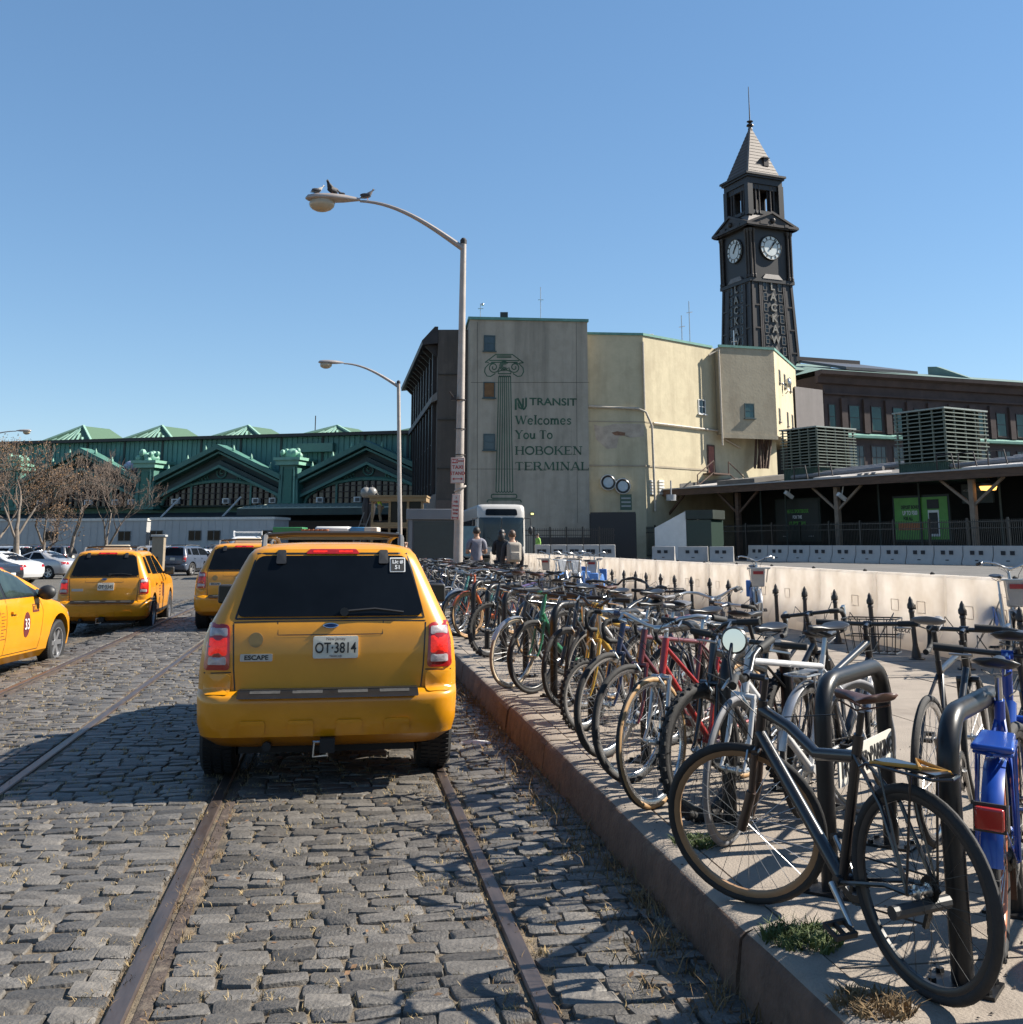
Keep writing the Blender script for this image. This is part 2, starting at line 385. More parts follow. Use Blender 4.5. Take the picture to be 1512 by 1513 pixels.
# ---- kerb: long stones with a rusty brown face, and the pavement slabs behind it
kerb_m = mat('brown_kerb_face', (.13, .074, .048), rough=.9, var=.35, sc=7, bump=.5, bsc=40, col2=(.2, .13, .085), mix=.55)
walk_m = mat('pavement_concrete', (.29, .245, .2), rough=.9, var=.14, sc=3, bump=.35, bsc=90, col2=(.2, .163, .13), mix=.54)
kb = B(); kb.box(-.02, .16, 0, .01, 0, .01)
base_b = B(); q = [K(1, -.0), K(75, -.0), K(75, .03), K(1, .03)]
base_b.prism([(x.x, x.y, -.06) for x in q], (0, 0, .2)); kerb = struct('kerb', base_b, kerb_m)
s = 1.2; rk = random.Random(4)
while s < 74:
    L_ = rk.uniform(1.5, 2.1) if s < 40 else 6
    b = B(); z1 = WALK_Z + .004 + rk.uniform(-.004, .004); dw = rk.uniform(-.006, .006)
    prof = [(-.045, -.08), (-.03 + dw, .06), (-.012 + dw, WALK_Z - .03), (.012 + dw, WALK_Z - .006), (.04, z1), (.17, z1), (.17, -.08)]
    npt = 6
    for k in range(npt + 1):
        yy = .006 + (L_ - .012) * k / npt
        b.v += [tuple(K(s + yy, pw + rk.uniform(-.004, .004) * (j in (1, 2, 3)), pz + rk.uniform(-.003, .003) * (j in (2, 3)))) for j, (pw, pz) in enumerate(prof)]
    for k in range(npt):
        for j in range(7):
            b.f.append((k * 7 + j, (k + 1) * 7 + j, (k + 1) * 7 + (j + 1) % 7, k * 7 + (j + 1) % 7)[::-1]); b.m.append(0 if j in (0, 1, 2) else 1)
    b.f += [tuple(range(7)), tuple(range(npt * 7 + 6, npt * 7 - 1, -1))]; b.m += [0, 0]
    link('kerb_stone', b.mesh('kerb_stone', 40), [kerb_m, walk_m], kerb); s += L_
b = B(); q = [K(1, .1), K(90, .1), K(90, 7.6), K(1, 7.6)]; b.prism([(x.x, x.y, -.05) for x in q], (0, 0, WALK_Z - .012 + .05))
pavement = struct('pavement', b, mat('pavement_joint_dirt', (.06, .05, .04), rough=.95))
s = 1.0; cols = [.178, 1.62, 3.1, 4.6, 6.1, 7.58]
while s < 88:
    L_ = 1.5 if s < 34 else 6.0
    for k in range(5):
        b = B(); w0, w1 = cols[k] + .006, cols[k + 1] - .006; z = WALK_Z + rk.uniform(-.004, .003)
        q = [K(s + .006, w0), K(s + L_ - .006, w0), K(s + L_ - .006, w1), K(s + .006, w1)]
        b.prism([(x.x, x.y, WALK_Z - .05) for x in reversed(q)], (0, 0, z - WALK_Z + .05)); link('pavement_slab', b.mesh('pavement_slab', 30), walk_m, pavement)
    s += L_
# ============================================================ BUILDINGS
def plane_hit(u, v, p0, n):
    r = ray(u, v); o = Vector((0, 0, CAM_H)); t = (Vector(p0) - o).dot(n) / r.dot(n); return o + r * t
def wallpts(a, b, z0, z1):
    return [(a.x, a.y, z0), (b.x, b.y, z0), (b.x, b.y, z1), (a.x, a.y, z1)]
def ribbon(b, pts, w, n):
    """a flat painted line of width w through 3-D points on a wall with normal n"""
    pts = [Vector(q) for q in pts]; L_ = []; k = len(pts)
    for i in range(k):
        t = pts[min(i + 1, k - 1)] - pts[max(i - 1, 0)]
        s = t.cross(n).normalized() * (w[i] / 2 if isinstance(w, list) else w / 2)
        L_ += [pts[i] - s, pts[i] + s]
    b.add(L_, [(2 * i, 2 * i + 1, 2 * i + 3, 2 * i + 2) for i in range(k - 1)])
def arc(cx, cy, rx, ry, a0, a1, n=12): return [(cx + rx * math.cos(rad(lerp(a0, a1, i / n))), cy + ry * math.sin(rad(lerp(a0, a1, i / n)))) for i in range(n + 1)]
def window(t, o, x, n, w, h, fm, gm, depth=.12, rails=1, name='window', mull=0, sill=True):
    """a window in a wall: frame ring, pane set back, meeting rail and sill"""
    x = Vector(x).normalized(); n = Vector(n).normalized(); z = Vector((0, 0, 1)); o = Vector(o); fw = .07 * max(1, w / 1.2); M3 = Matrix((x, -n, z)).transposed()
    b = B()
    b.obox(o + n * .01 - x * (w / 2 - fw / 2), (fw, .1, h), M3).obox(o + n * .01 + x * (w / 2 - fw / 2), (fw, .1, h), M3)
    b.obox(o + n * .01 + z * (h / 2 - fw / 2), (w - 2 * fw, .1, fw), M3).obox(o + n * .01 - z * (h / 2 - fw / 2), (w - 2 * fw, .1, fw), M3)
    for i in range(rails): b.obox(o + n * .0 + z * (h * ((i + 1) / (rails + 1) - .5)), (w - 2 * fw, .07, fw * .7), M3)
    for i in range(mull): b.obox(o + n * .0 + x * (w * ((i + 1) / (mull + 1) - .5)), (fw * .6, .065, h - 2 * fw), M3)
    f = part(t, name, b, fm, world=True, deg=20)
    b = B(); b.obox(o - n * .0, (w - 2 * fw, .03, h - 2 * fw), M3); c = link('pane', b.mesh('pane', 20, shift=world_origin(t)), gm, f)
    if sill:
        b = B(); b.obox(o + n * .07 - z * (h / 2 + .05), (w + .2, .18, .09), M3); link('sill', b.mesh('sill', 20, shift=world_origin(t)), fm, f)
    return f
stucco_m = streaky('grey_stucco', (.44, .385, .305), (.21, .185, .145), sx=.85, sz=.07, amt=.75, bump=.3, bsc=3, patch=(.37, .325, .255), pm=.52)
stucco_dark_m = streaky('brown_stucco', (.105, .088, .075), (.05, .042, .037), sx=.8, sz=.12, amt=.7, bump=.3, bsc=3, patch=(.15, .125, .105), pm=.54)
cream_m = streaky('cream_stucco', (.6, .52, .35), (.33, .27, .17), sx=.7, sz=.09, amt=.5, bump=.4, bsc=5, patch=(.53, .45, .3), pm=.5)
cream_c_m = streaky('shaded_cream_stucco', (.43, .37, .27), (.25, .21, .15), sx=.7, sz=.1, amt=.5, bump=.5, bsc=5, patch=(.37, .31, .22), pm=.5)  # darker copy of the cream, shade of the hanging front put into its colour
verdigris = mat('verdigris_trim', (.13, .3, .25), rough=.7, var=.2, sc=2)
iron_m = mat('dark_brown_iron', (.028, .022, .022), rough=.55, var=.3, sc=2, spec=.4)
win_blue = mat('window_pane_blue', (.05, .075, .085), rough=.1, var=.3, sc=.6)
frame_teal = mat('teal_window_frame', (.05, .085, .09), rough=.6)
green_paint = mat('green_wall_paint', (.055, .115, .075), rough=.9, var=.35, sc=.9, col2=(.13, .155, .11), mix=.6)
# ---- stucco building with the painted column
z0 = .2
N0 = P(693, 640, 86); N1 = P(870, 640, 87); zt = P(694, 472, 86).z; N0.z = N1.z = 0
nx = (N1 - N0).normalized(); nn = Vector((nx.y, -nx.x, 0))
t = thing('stucco_building', 'tall grey stucco building with a painted green column and welcome lettering', 'building', (N0.x, N0.y, z0))
back = Vector((-.165, .986, 0)) * 26
b = B(); b.prism([(q.x, q.y, z0) for q in (N0, N1, N1 - nn * 12, N0 - nn * 12)], (0, 0, zt - z0)); part(t, 'wall', b, stucco_m, world=True)
b = B(); q = [N0 - nx * .12 + nn * .14, N1 + nx * .1 + nn * .14, N1 + nx * .1 - nn * 12, N0 - nx * .12 - nn * 12]; b.prism([(p.x, p.y, zt + .003) for p in q], (0, 0, .22)); part(t, 'roof_edge', b, verdigris, world=True)
b = B(); q = [N0 + nn * .05 + nx * 5.4, N1 + nn * .05 - nx * .02, N1 + nn * .02 - nx * .02, N0 + nn * .02 + nx * 5.4]; b.prism([(p.x, p.y, z0) for p in q], (0, 0, 1.9)); part(t, 'plinth', b, mat('dark_grey_base_paint', (.07, .068, .065), rough=.9), world=True)
for (u, v, kind) in ((723.5, 507, 0), (723, 576, 1), (723, 653, 2)):
    c = plane_hit(u, v, N0, nn)
    window(t, c, nx, nn, .93, 1.28, frame_teal, mat('plywood_board', (.2, .1, .04), rough=.8, var=.25, sc=3) if kind == 1 else win_blue, rails=0 if kind == 1 else 1)
def NW(zx, zy): return plane_hit(600 + zx / 4.45, 460 + zy / 4.45, N0 + nn * .012, nn)   # point on the painted wall
def paint(lines, w, nm='painted_line'):
    b = B()
    for pts in lines: ribbon(b, [NW(*p) for p in pts], w, nn)
    return part(t, nm, b, green_paint, world=True, deg=0)
col = []
for k in range(7):
    xt = lerp(611, 688, k / 6); xb = lerp(592, 703, k / 6); col.append([(xt, 425 if k in (0, 6) else 436), (xb, 1190 if k in (0, 6) else 1180)])
for k in range(6):
    xt0, xt1 = lerp(611, 688, k / 6), lerp(611, 688, (k + 1) / 6); xb0, xb1 = lerp(592, 703, k / 6), lerp(592, 703, (k + 1) / 6)
    col.append(arc((xt0 + xt1) / 2, 436, (xt1 - xt0) / 2, 12, 180, 360, 8)); col.append(arc((xb0 + xb1) / 2, 1178, (xb1 - xb0) / 2, 12, 180, 0, 8))
paint(col, .075, 'column_shaft')
cap = [[(608, 428), (690, 428)], [(608, 410), (690, 410)], [(590, 283), (700, 283), (773, 338)], [(590, 283), (520, 336), (545, 336)], [(597, 293), (694, 293)], [(597, 302), (694, 302)], [(548, 322), (745, 324)], [(773, 338), (745, 340)], [(560, 335), (735, 335)], [(608, 410), (606, 395), (640, 385), (655, 385), (690, 395), (690, 410)]]
for sx, cx in ((-1, 577), (1, 714)):
    sp = [(cx + sx * -1 * (38 * (1 - i / 34)) * math.cos(i * .36), 368 + 38 * (1 - i / 34) * math.sin(i * .36) * 1.0) for i in range(30)]
    cap.append(sp)
    ox = cx + sx * 34
    cap.append([(cx - sx * 10, 336), (ox - sx * 2, 346), (ox + sx * 22, 372), (ox + sx * 26, 398), (ox + sx * 10, 425), (ox - sx * 14, 428), (ox - sx * 45, 408)])
for k in range(3): cap.append(arc(645, 358, 27 - 9 * k, 30 - 8 * k, 30, 330, 16))
paint(cap, .085, 'column_capital')
base = [[(570, 1203), (720, 1203)], arc(720, 1216, 9, 13, -90, 90, 6), [(720, 1229), (570, 1229)], arc(570, 1216, 9, 13, 90, 270, 6), [(540, 1240), (752, 1240)], [(540, 1240), (533, 1256)], [(752, 1240), (760, 1256)]]
paint(base, .085, 'column_base')
# lettering with slab serifs: strokes (thick, thin) on a cap height of 1
def st(*p): return list(p)
TK, TN = .2, .085
GL = {
 'H': (.95, [(TK, [(.17, 0), (.17, 1)], 3), (TK, [(.78, 0), (.78, 1)], 3), (TN, [(.17, .5), (.78, .5)], 0)]),
 'O': (1.0, [(TK * .9, arc(.5, .5, .4, .44, 0, 360, 28), 0)]),
 'B': (.86, [(TK, [(.17, 0), (.17, 1)], 3), (TN, [(.17, .95), (.5, .95)], 0), (TK * .8, arc(.5, .74, .19, .21, 90, -90, 10), 0), (TN, [(.17, .53), (.55, .53)], 0), (TK * .8, arc(.55, .27, .22, .23, 90, -90, 10), 0), (TN, [(.17, .05), (.55, .05)], 0)]),
 'K': (.98, [(TK, [(.17, 0), (.17, 1)], 3), (TN, [(.26, .42), (.78, .98)], 2), (TK, [(.42, .6), (.82, .02)], 2)]),
 'E': (.84, [(TK, [(.17, 0), (.17, 1)], 3), (TN, [(.1, .95), (.72, .95), (.72, .78)], 0), (TN, [(.17, .5), (.56, .5), (.56, .62)], 0), (TN, [(.1, .05), (.76, .05), (.76, .25)], 0)]),
 'N': (.98, [(TN, [(.17, 0), (.17, 1)], 3), (TK, [(.17, .98), (.8, .03)], 0), (TN, [(.8, 0), (.8, 1)], 2)]),
 'T': (.9, [(TK, [(.45, 0), (.45, 1)], 1), (TN, [(.08, .74), (.1, .95), (.8, .95), (.82, .74)], 0)]),
 'R': (.95, [(TK, [(.17, 0), (.17, 1)], 3), (TN, [(.17, .95), (.5, .95)], 0), (TK * .8, arc(.5, .72, .2, .23, 90, -90, 10), 0), (TN, [(.17, .49), (.5, .49)], 0), (TK, [(.48, .49), (.8, .02)], 2)]),
 'M': (1.18, [(TN, [(.17, 0), (.2, 1)], 1), (TK, [(.22, 1), (.58, .12)], 0), (TN, [(.58, .12), (.94, 1)], 0), (TK, [(.96, 1), (1.0, 0)], 2)]),
 'I': (.42, [(TK, [(.2, 0), (.2, 1)], 3)]),
 'A': (.98, [(TN, [(.12, 0), (.48, 1)], 1), (TK, [(.48, 1), (.84, 0)], 2), (TN, [(.26, .36), (.7, .36)], 0)]),
 'L': (.82, [(TK, [(.17, 0), (.17, 1)], 3), (TN, [(.1, .05), (.74, .05), (.74, .3)], 0)]),
 'W': (1.3, [(TK, [(.1, 1), (.38, .03)], 1), (TN, [(.38, .03), (.66, 1)], 0), (TK, [(.6, 1), (.88, .03)], 0), (TN, [(.88, .03), (1.16, 1)], 2)]),
 'Y': (.92, [(TK, [(.1, 1), (.44, .5), (.44, 0)], 3), (TN, [(.44, .5), (.78, 1)], 2)]),
 'e': (.66, [(TK * .8, arc(.32, .34, .24, .31, 15, 320, 20), 0), (TN, [(.08, .37), (.56, .37)], 0)]),
 'l': (.4, [(TK, [(.2, 0), (.2, 1.03)], 3)]),
 'c': (.62, [(TK * .8, arc(.33, .34, .25, .31, 45, 318, 18), 0)]),
 'o': (.7, [(TK * .8, arc(.34, .34, .26, .31, 0, 360, 22), 0)]),
 'm': (1.08, [(TK, [(.17, 0), (.17, .66)], 3), (TK, [(.17, .5), (.3, .63), (.46, .6), (.52, .45), (.52, 0)], 2), (TK, [(.52, .5), (.65, .63), (.81, .6), (.87, .45), (.87, 0)], 2)]),
 's': (.58, [(TK * .75, [(.5, .55), (.36, .64), (.2, .62), (.13, .5), (.22, .38), (.4, .3), (.48, .18), (.38, .05), (.22, .03), (.1, .12)], 0)]),
 'u': (.76, [(TK, [(.15, .66), (.15, .2), (.24, .05), (.42, .05), (.55, .2)], 0), (TK, [(.57, .66), (.57, 0)], 2), (TN, [(.04, .63), (.2, .63)], 0)]),
 ' ': (.5, [])}
def slab_text(body, x0, x1, ybase, cap):
    tot = sum(GL[ch][0] for ch in body); sc = (x1 - x0) / tot; x = x0; b = B()
    for ch in body:
        wd_, strokes = GL[ch]
        for tk, pts, ser in strokes:
            ps = [NW(x + px * sc, ybase - py * cap) for px, py in pts]
            ribbon(b, ps, tk * cap / 4.45 * .0545, nn)
            for end, flag in ((0, 1), (-1, 2)):
                if ser & flag:
                    px, py = pts[end]; yy = max(.04, min(.96, py)) if py in (0, 1) else py
                    ribbon(b, [NW(x + (px - .15) * sc, ybase - yy * cap), NW(x + (px + .15) * sc, ybase - yy * cap)], .08 * cap / 4.45 * .0545, nn)
        x += wd_ * sc
    return part(t, 'lettering', b, green_paint, world=True, deg=0)
slab_text('Welcomes', 718, 1090, 744, 58); slab_text('You', 718, 855, 838, 56); slab_text('To', 876, 966, 838, 56); slab_text('HOBOKEN', 716, 1162, 943, 56); slab_text('TERMINAL', 714, 1206, 1046, 56)
me = text_mesh('TRANSIT', .83, extrude=.004, bold=.018); c = NW(968, 597); xs_ = [v_.co.x for v_ in me.vertices]; k = (NW(1124, 597) - NW(812, 597)).length / (max(xs_) - min(xs_)); me.transform(Matrix.Diagonal((k, 1, 1, 1))); me.transform(frame(c - world_origin(t), nx, nn)); link('lettering', me, green_paint, t)
b = B()
for pts, w in (([(722, 648), (722, 578), (734, 572), (770, 640)], .17), ([(741, 632), (741, 575)], .0), ([(770, 572), (770, 625), (762, 640), (745, 632), (738, 612)], .15), ([(790, 567), (790, 622), (780, 640), (768, 646)], .15), ([(735, 600), (752, 640)], .1)):
    if w: ribbon(b, [NW(*p) for p in pts], w, nn)
part(t, 'emblem', b, green_paint, world=True, deg=0)
b = B(); c = plane_hit(786, 759, N0, nn); b.obox(c + nn * .2, (.28, .2, .22), Matrix((nx, -nn, Vector((0, 0, 1)))).transposed()); lamp_ = part(t, 'wall_lamp', b, plastic_black, world=True)
b = B(); b.obox(c + nn * .31 - Vector((0, 0, .02)), (.22, .05, .14), Matrix((nx, -nn, Vector((0, 0, 1)))).transposed()); part(lamp_, 'lens', b, mat('lit_lamp_lens', (.9, .85, .3), emit=1.2), world=True) if False else link('lens', b.mesh('lens', shift=world_origin(t)), mat('lit_lamp_lens', (.9, .85, .3), emit=1.0), lamp_)
# hairline construction joints, roof gear
b = B()
for v in (565, 693): ribbon(b, [NW(425, (v - 460) * 4.45), NW(1205, (v - 460) * 4.45)], .03, nn)
for zx in (1120, 470): ribbon(b, [NW(zx, 70), NW(zx + (8 if zx > 900 else 0), 1390)], .025, nn)
part(t, 'wall_joint', b, mat('wall_joint_dirt', (.06, .052, .042), rough=.95), world=True, deg=0)
def roofpt(u, v, d): return P(u, v, d)
fl = P(745, 468, 88); b = B(); b.box(fl.x - .32, fl.x + .32, fl.y - .25, fl.y + .25, fl.z - .15, fl.z + .35); b.tube([(fl.x, fl.y, zt + .2), (fl.x, fl.y, fl.z)], .05, 6)
part(t, 'floodlight', b, plastic_black, world=True)
for (u, v0, v1, d, r) in ((799, 470, 425, 89, .035), (710, 468, 448, 88, .03)):
    a_, c_ = P(u, v0, d), P(u, v1, d); b = B(); b.tube([(a_.x, a_.y, zt), (c_.x, a_.y, c_.z)], r, 6); b.tube([(a_.x - .2, a_.y, lerp(a_.z, c_.z, .6)), (a_.x + .25, a_.y, lerp(a_.z, c_.z, .6))], .03, 5)
    b.ball((a_.x + (.18 if u < 750 else 0), a_.y, c_.z - (.1 if u < 750 else -.02)), .13 if u < 750 else .04); part(t, 'antenna', b, steel, world=True)
b = B(); c = P(794, 468, 89); b.lathe([(.34, 0), (.34, .3), (.26, .36), (.2, .5), (0.01, .52)], 12, (c.x, c.y, zt + .2)); part(t, 'roof_vent', b, white_paint, world=True)
# ---- brown wing on the left of it: recessed front and the long dark side with cornice
M0 = P(646, 640, 88.2); M1 = N0 - nn * 2.2; M1.z = M0.z = 0; F0 = P(609, 700, 116); F0.z = 0; zw = P(660, 487, 88.2).z
t = thing('brown_wing', 'dark brown wing with a heavy cornice left of the grey stucco building', 'building', (M0.x, M0.y, z0))
b = B(); b.prism([(q.x, q.y, z0) for q in (M0, M1 + nx * .0, M1 - nn * 9, F0 + nx * 8, F0)], (0, 0, zw - z0)); part(t, 'wall', b, stucco_dark_m, world=True)
sd = (F0 - M0).normalized(); sn = Vector((-sd.y, sd.x, 0)); L_ = (F0 - M0).length
def SP(s_, off, z): q = M0 + sd * s_ + sn * off; return (q.x, q.y, z)
b = B(); b.prism([SP(-.05, .02, zw - 1.15), SP(-.05, 1.3, zw - 1.3), SP(-.05, 1.35, zw - .95), SP(-.05, .3, zw + .25), SP(-.05, .02, zw + .25)], sd * L_); part(t, 'cornice', b, iron_m, world=True)
b = B(); b.prism([SP(0, .02, 13.2), SP(0, .5, 13.0), SP(0, .5, 13.5), SP(0, .02, 13.9)], sd * L_); part(t, 'string_course', b, mat('grey_trim', (.2, .19, .18), rough=.8), world=True)
b = B(); b.prism([SP(0, .02, 3.0), SP(0, .9, 2.8), SP(0, .75, 5.2), SP(0, .02, 5.6)], sd * L_); part(t, 'bay_roof', b, mat('grey_trim', (.2, .19, .18)), world=True)
for i in range(9):
    s_ = 1.2 + i * 3.1
    b = B(); b.prism([SP(s_, .02, 5.6), SP(s_, .32, 5.6), SP(s_ + .7, .32, 5.6), SP(s_ + .7, .02, 5.6)], (0, 0, zw - 6.8)); part(t, 'pilaster', b, iron_m, world=True)
    for z_ in (7.6, 10.9, 15.8):
        c = Vector(SP(s_ + 1.9, .03, z_)); window(t, c, -sd, sn, 1.4, 2.1 if z_ < 14 else 1.5, mat('grey_trim', (.2, .19, .18)), win_blue)
for i in range(12):
    b = B(); s_ = .6 + i * 2.3; b.prism([SP(s_, .02, zw - 2.2), SP(s_, .3, zw - 2.0), SP(s_, 1.1, zw - 1.25), SP(s_, .02, zw - 1.2)], sd * .35); part(t, 'bracket', b, iron_m, world=True)
b = B(); c = P(658, 748, 88.1); b.box(c.x - .75, c.x + .7, c.y - .06, c.y, c.z - .5, c.z + .5); part(t, 'wall_panel', b, mat('brown_panel', (.13, .1, .085), rough=.8), world=True)
for v in (553, 620, 692):
    b = B(); q0 = P(647, v, 88.1); b.box(M0.x, M1.x, q0.y - .03, q0.y + .05, q0.z - .03, q0.z + .03); part(t, 'wall_joint', b, mat('wall_joint_dirt', (.06, .052, .042)), world=True)
# ---- cream building: four upper faces at angles, the third one a box on struts
A0 = P(870, 640, 88); A1 = P(953, 640, 88.4); B1 = P(1054.5, 600, 94.3); C0 = P(1065.5, 600, 93.6); C1 = P(1147, 600, 95.2); D1 = P(1178, 600, 106)
for q in (A0, A1, B1, C0, C1, D1): q.z = 0
zc = P(950, 497, 88.8).z; E1 = B1 + (B1 - A1).normalized() * 9
t = thing('cream_building', 'cream stucco building with angled walls and drainpipes right of the painted column', 'building', (A0.x, A0.y, z0))
b = B(); b.mi = 0
farA = A0 + Vector((0, 20, 0)); farE = E1 + Vector((-3, 16, 0))
b.prism([(q.x, q.y, z0) for q in (A0, A1, E1, farE, farA)], (0, 0, zc - z0)); part(t, 'wall', b, cream_m, world=True)
zb = P(1066, 641, 93.6).z
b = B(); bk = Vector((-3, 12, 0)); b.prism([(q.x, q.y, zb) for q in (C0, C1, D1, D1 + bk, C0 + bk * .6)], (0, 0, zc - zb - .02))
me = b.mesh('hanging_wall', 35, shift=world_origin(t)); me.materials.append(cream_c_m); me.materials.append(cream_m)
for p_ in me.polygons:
    if abs(p_.normal.z) < .5 and p_.normal.x > .6: p_.material_index = 1  # sunward faces take the lighter cream
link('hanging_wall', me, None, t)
def edge_band(pts, z, h, out, m_, nm, th=.1):
    b = B()
    for i in range(len(pts) - 1):
        a_, c_ = pts[i], pts[i + 1]; dx = (c_ - a_).normalized(); n_ = Vector((dx.y, -dx.x, 0))
        q = [a_ + n_ * out - dx * .04, c_ + n_ * out + dx * .04, c_ - n_ * th + dx * .04, a_ - n_ * th - dx * .04]; b.prism([(p.x, p.y, z) for p in q], (0, 0, h))
    return part(t, nm, b, m_, world=True)
edge_band([A0, A1, B1], zc + .002, .2, .1, verdigris, 'roof_edge'); edge_band([C0, C1, D1], zc - .018, .21, .09, verdigris, 'roof_edge')
edge_band([C0, C1], zb - .35, .35, .06, cream_c_m, 'floor_beam')
zl = P(950, 690, 88.8).z; edge_band([A0, A1, B1], zl, .14, .05, cream_c_m, 'string_course'); zl2 = P(950, 625, 88.8).z; edge_band([A0, A1, E1], zl2, .1, .03, cream_c_m, 'string_course')
dB = (B1 - A1).normalized(); nB = Vector((dB.y, -dB.x, 0)); dC = (C1 - C0).normalized(); nC = Vector((dC.y, -dC.x, 0)); dD = (D1 - C1).normalized(); nD = Vector((dD.y, -dD.x, 0)); dA = (A1 - A0).normalized(); nA = Vector((dA.y, -dA.x, 0))
window(t, plane_hit(1037, 601, B1, nB), dB, nB, .95, 1.25, white_paint, win_blue)
window(t, plane_hit(1107.5, 607, C0, nC), dC, nC, .95, 1.3, frame_teal, mat('window_pane_teal', (.06, .13, .13), rough=.12, var=.3, sc=.6))
for u, v, hh in ((1152, 556, 1.2), (1159.5, 563, 1.3), (1167.5, 568, 1.3), (1152, 613, 1.2), (1164, 619, 1.3), (1171, 622, 1.2)):
    window(t, plane_hit(u, v, C1, nD), dD, nD, .62, hh, mat('grey_trim', (.2, .19, .18)), win_blue, rails=0)
b = B(); c = plane_hit(1157, 566, C1, nD); b.ball(c + nD * .5, (.3, .3, .45)); b.tube([c, c + nD * .5 - Vector((0, 0, .7)), c + nD * .2 - Vector((0, 0, 1))], .06, 6); part(t, 'wall_fan', b, steel, world=True)
pipe_m = mat('pale_pipe', (.5, .44, .36), rough=.6, var=.15)
def pipe(pts, r=.1):
    b = B(); b.tube(pts, r, 8); part(t, 'pipe', b, pipe_m, world=True)
a_ = A1 + nB * .2; zz = lambda u, v, q, n_: plane_hit(u, v, q, n_).z
zh = zz(955, 606, A1, nB)
pipe([(A0.x, A0.y - .25, zz(880, 601, A0, nA)), (A1.x - .5, A1.y - .22, zz(945, 604, A1, nA)), (A1.x + .1, A1.y - .25, zh - .2), (A1.x + .62, A1.y + .15, zh - 1.3), (A1.x + .75, A1.y + .3, z0 + 4)])
pa, pb = plane_hit(966, 625, A1 + nB * .15, nB), plane_hit(1066, 637, A1 + nB * .15, nB); pipe([pa, pb, pb + dB * .3 - Vector((0, 0, .6)), pb + dB * 2.6 - Vector((0, 0, 1.3))], .09)
pa = plane_hit(951, 505, A1 + nB * .12, nB); pipe([(A1.x, A1.y - .15, pa.z), (A1.x + .02, A1.y - .15, zh)], .08)
pa = C0 - dC * .1 + nC * .12; pipe([(pa.x - .9, pa.y - .2, zc - .8), (pa.x, pa.y, zc - .3), (pa.x + .05, pa.y, zb - 1)], .09)
# patches of bare render, door with stairs, round vents
b = B(); pts = [(80, 720), (140, 735), (220, 715), (330, 715), (425, 720), (420, 800), (330, 810), (300, 790), (250, 805), (235, 880), (170, 885), (95, 820)]
rp = [plane_hit(860 + x / 4.58, 470 + y / 4.58, A0 + nA * .02, nA) for x, y in pts]; c = sum(rp, Vector()) / len(rp); b.add([c] + rp, [(0, 1 + i, 1 + (i + 1) % len(rp)) for i in range(len(rp))]); part(t, 'render_patch', b, mat('bare_render', (.52, .43, .34), rough=.95, var=.2, sc=1.5, bump=.5, bsc=6, col2=(.4, .25, .17), mix=.62), world=True)
b = B(); pts = [(200, 775), (240, 765), (295, 775), (290, 795), (225, 793)]; rp = [plane_hit(860 + x / 4.58, 470 + y / 4.58, A0 + nA * .03, nA) for x, y in pts]; b.add(rp, [tuple(range(5))]); part(t, 'render_patch', b, mat('brick_showing', (.25, .13, .08), rough=.95, var=.3, sc=4), world=True)
c = plane_hit(1050.5, 679, A1, dB and nB); M3 = Matrix((dB, -nB, Vector((0, 0, 1)))).transposed()
b = B(); b.obox(c + nB * .04, (.72, .1, 2.25), M3); dr = part(t, 'door', b, mat('rusty_red_door', (.26, .085, .06), rough=.7, var=.3, sc=2), world=True)
b = B(); b.obox(c + nB * .02 + Vector((0, 0, 1.2)), (1.0, .12, .14), M3).obox(c + nB * .02 - dB * .45, (.12, .12, 2.3), M3).obox(c + nB * .02 + dB * .45, (.12, .12, 2.3), M3); link('door_frame', b.mesh('door_frame', shift=world_origin(t)), mat('rust_iron', (.1, .06, .045), rough=.85, var=.3), dr)
b = B(); zs = c.z - 1.2
for k in (-1, 1):
    p0 = c + nB * 1.1 + dB * k * 1.0; p1 = c + nB * 1.1 + dB * k * 3.2
    for q0, q1 in (((p0.x, p0.y, zs + 1), (p1.x, p1.y, zs - .3)), ((p0.x, p0.y, zs), (p0.x, p0.y, zs + 1)), ((p1.x, p1.y, zs - 1.2), (p1.x, p1.y, zs - .3)), ((p0.x, p0.y, zs), (p1.x, p1.y, zs - 1.2))): b.tube([q0, q1], .05, 6)
b.obox(Vector((c.x, c.y, zs - .08)) + nB * .6, (2.2, 1.2, .12), M3); part(t, 'door_landing', b, mat('rust_iron', (.1, .06, .045)), world=True)
for u, v in ((898, 713), (919.5, 718.5)):
    c = plane_hit(u, v, A0, nA)
    b = B(); b.tube([c + nA * .02, c + nA * .35], .63, 24); rv = part(t, 'round_vent', b, white_paint, world=True)
    b = B(); b.tube([c + nA * .355 + (dA * math.cos(k * math.pi / 12) + Vector((0, 0, math.sin(k * math.pi / 12)))) * .5 for k in range(24)], .085, 6, closed=True); link('rim', b.mesh('rim', shift=world_origin(t)), black, rv)
    b = B(); b.tube([c + nA * .352, c + nA * .37], .42, 20); link('disc', b.mesh('disc', shift=world_origin(t)), mat('pale_vent_disc', (.55, .6, .62), rough=.5), rv)
for u in (1118, 1122, 1127, 1132, 1136, 1140, 1133, 1125):
    q0 = P(u, 650, 97); q1 = P(u + R.uniform(-6, 6), 692, 97 + R.uniform(-1, 1)); b = B(); b.tube([(q0.x, q0.y, zb), q1], .11, 6); part(t, 'strut', b, mat('rust_iron', (.1, .06, .045)), world=True)
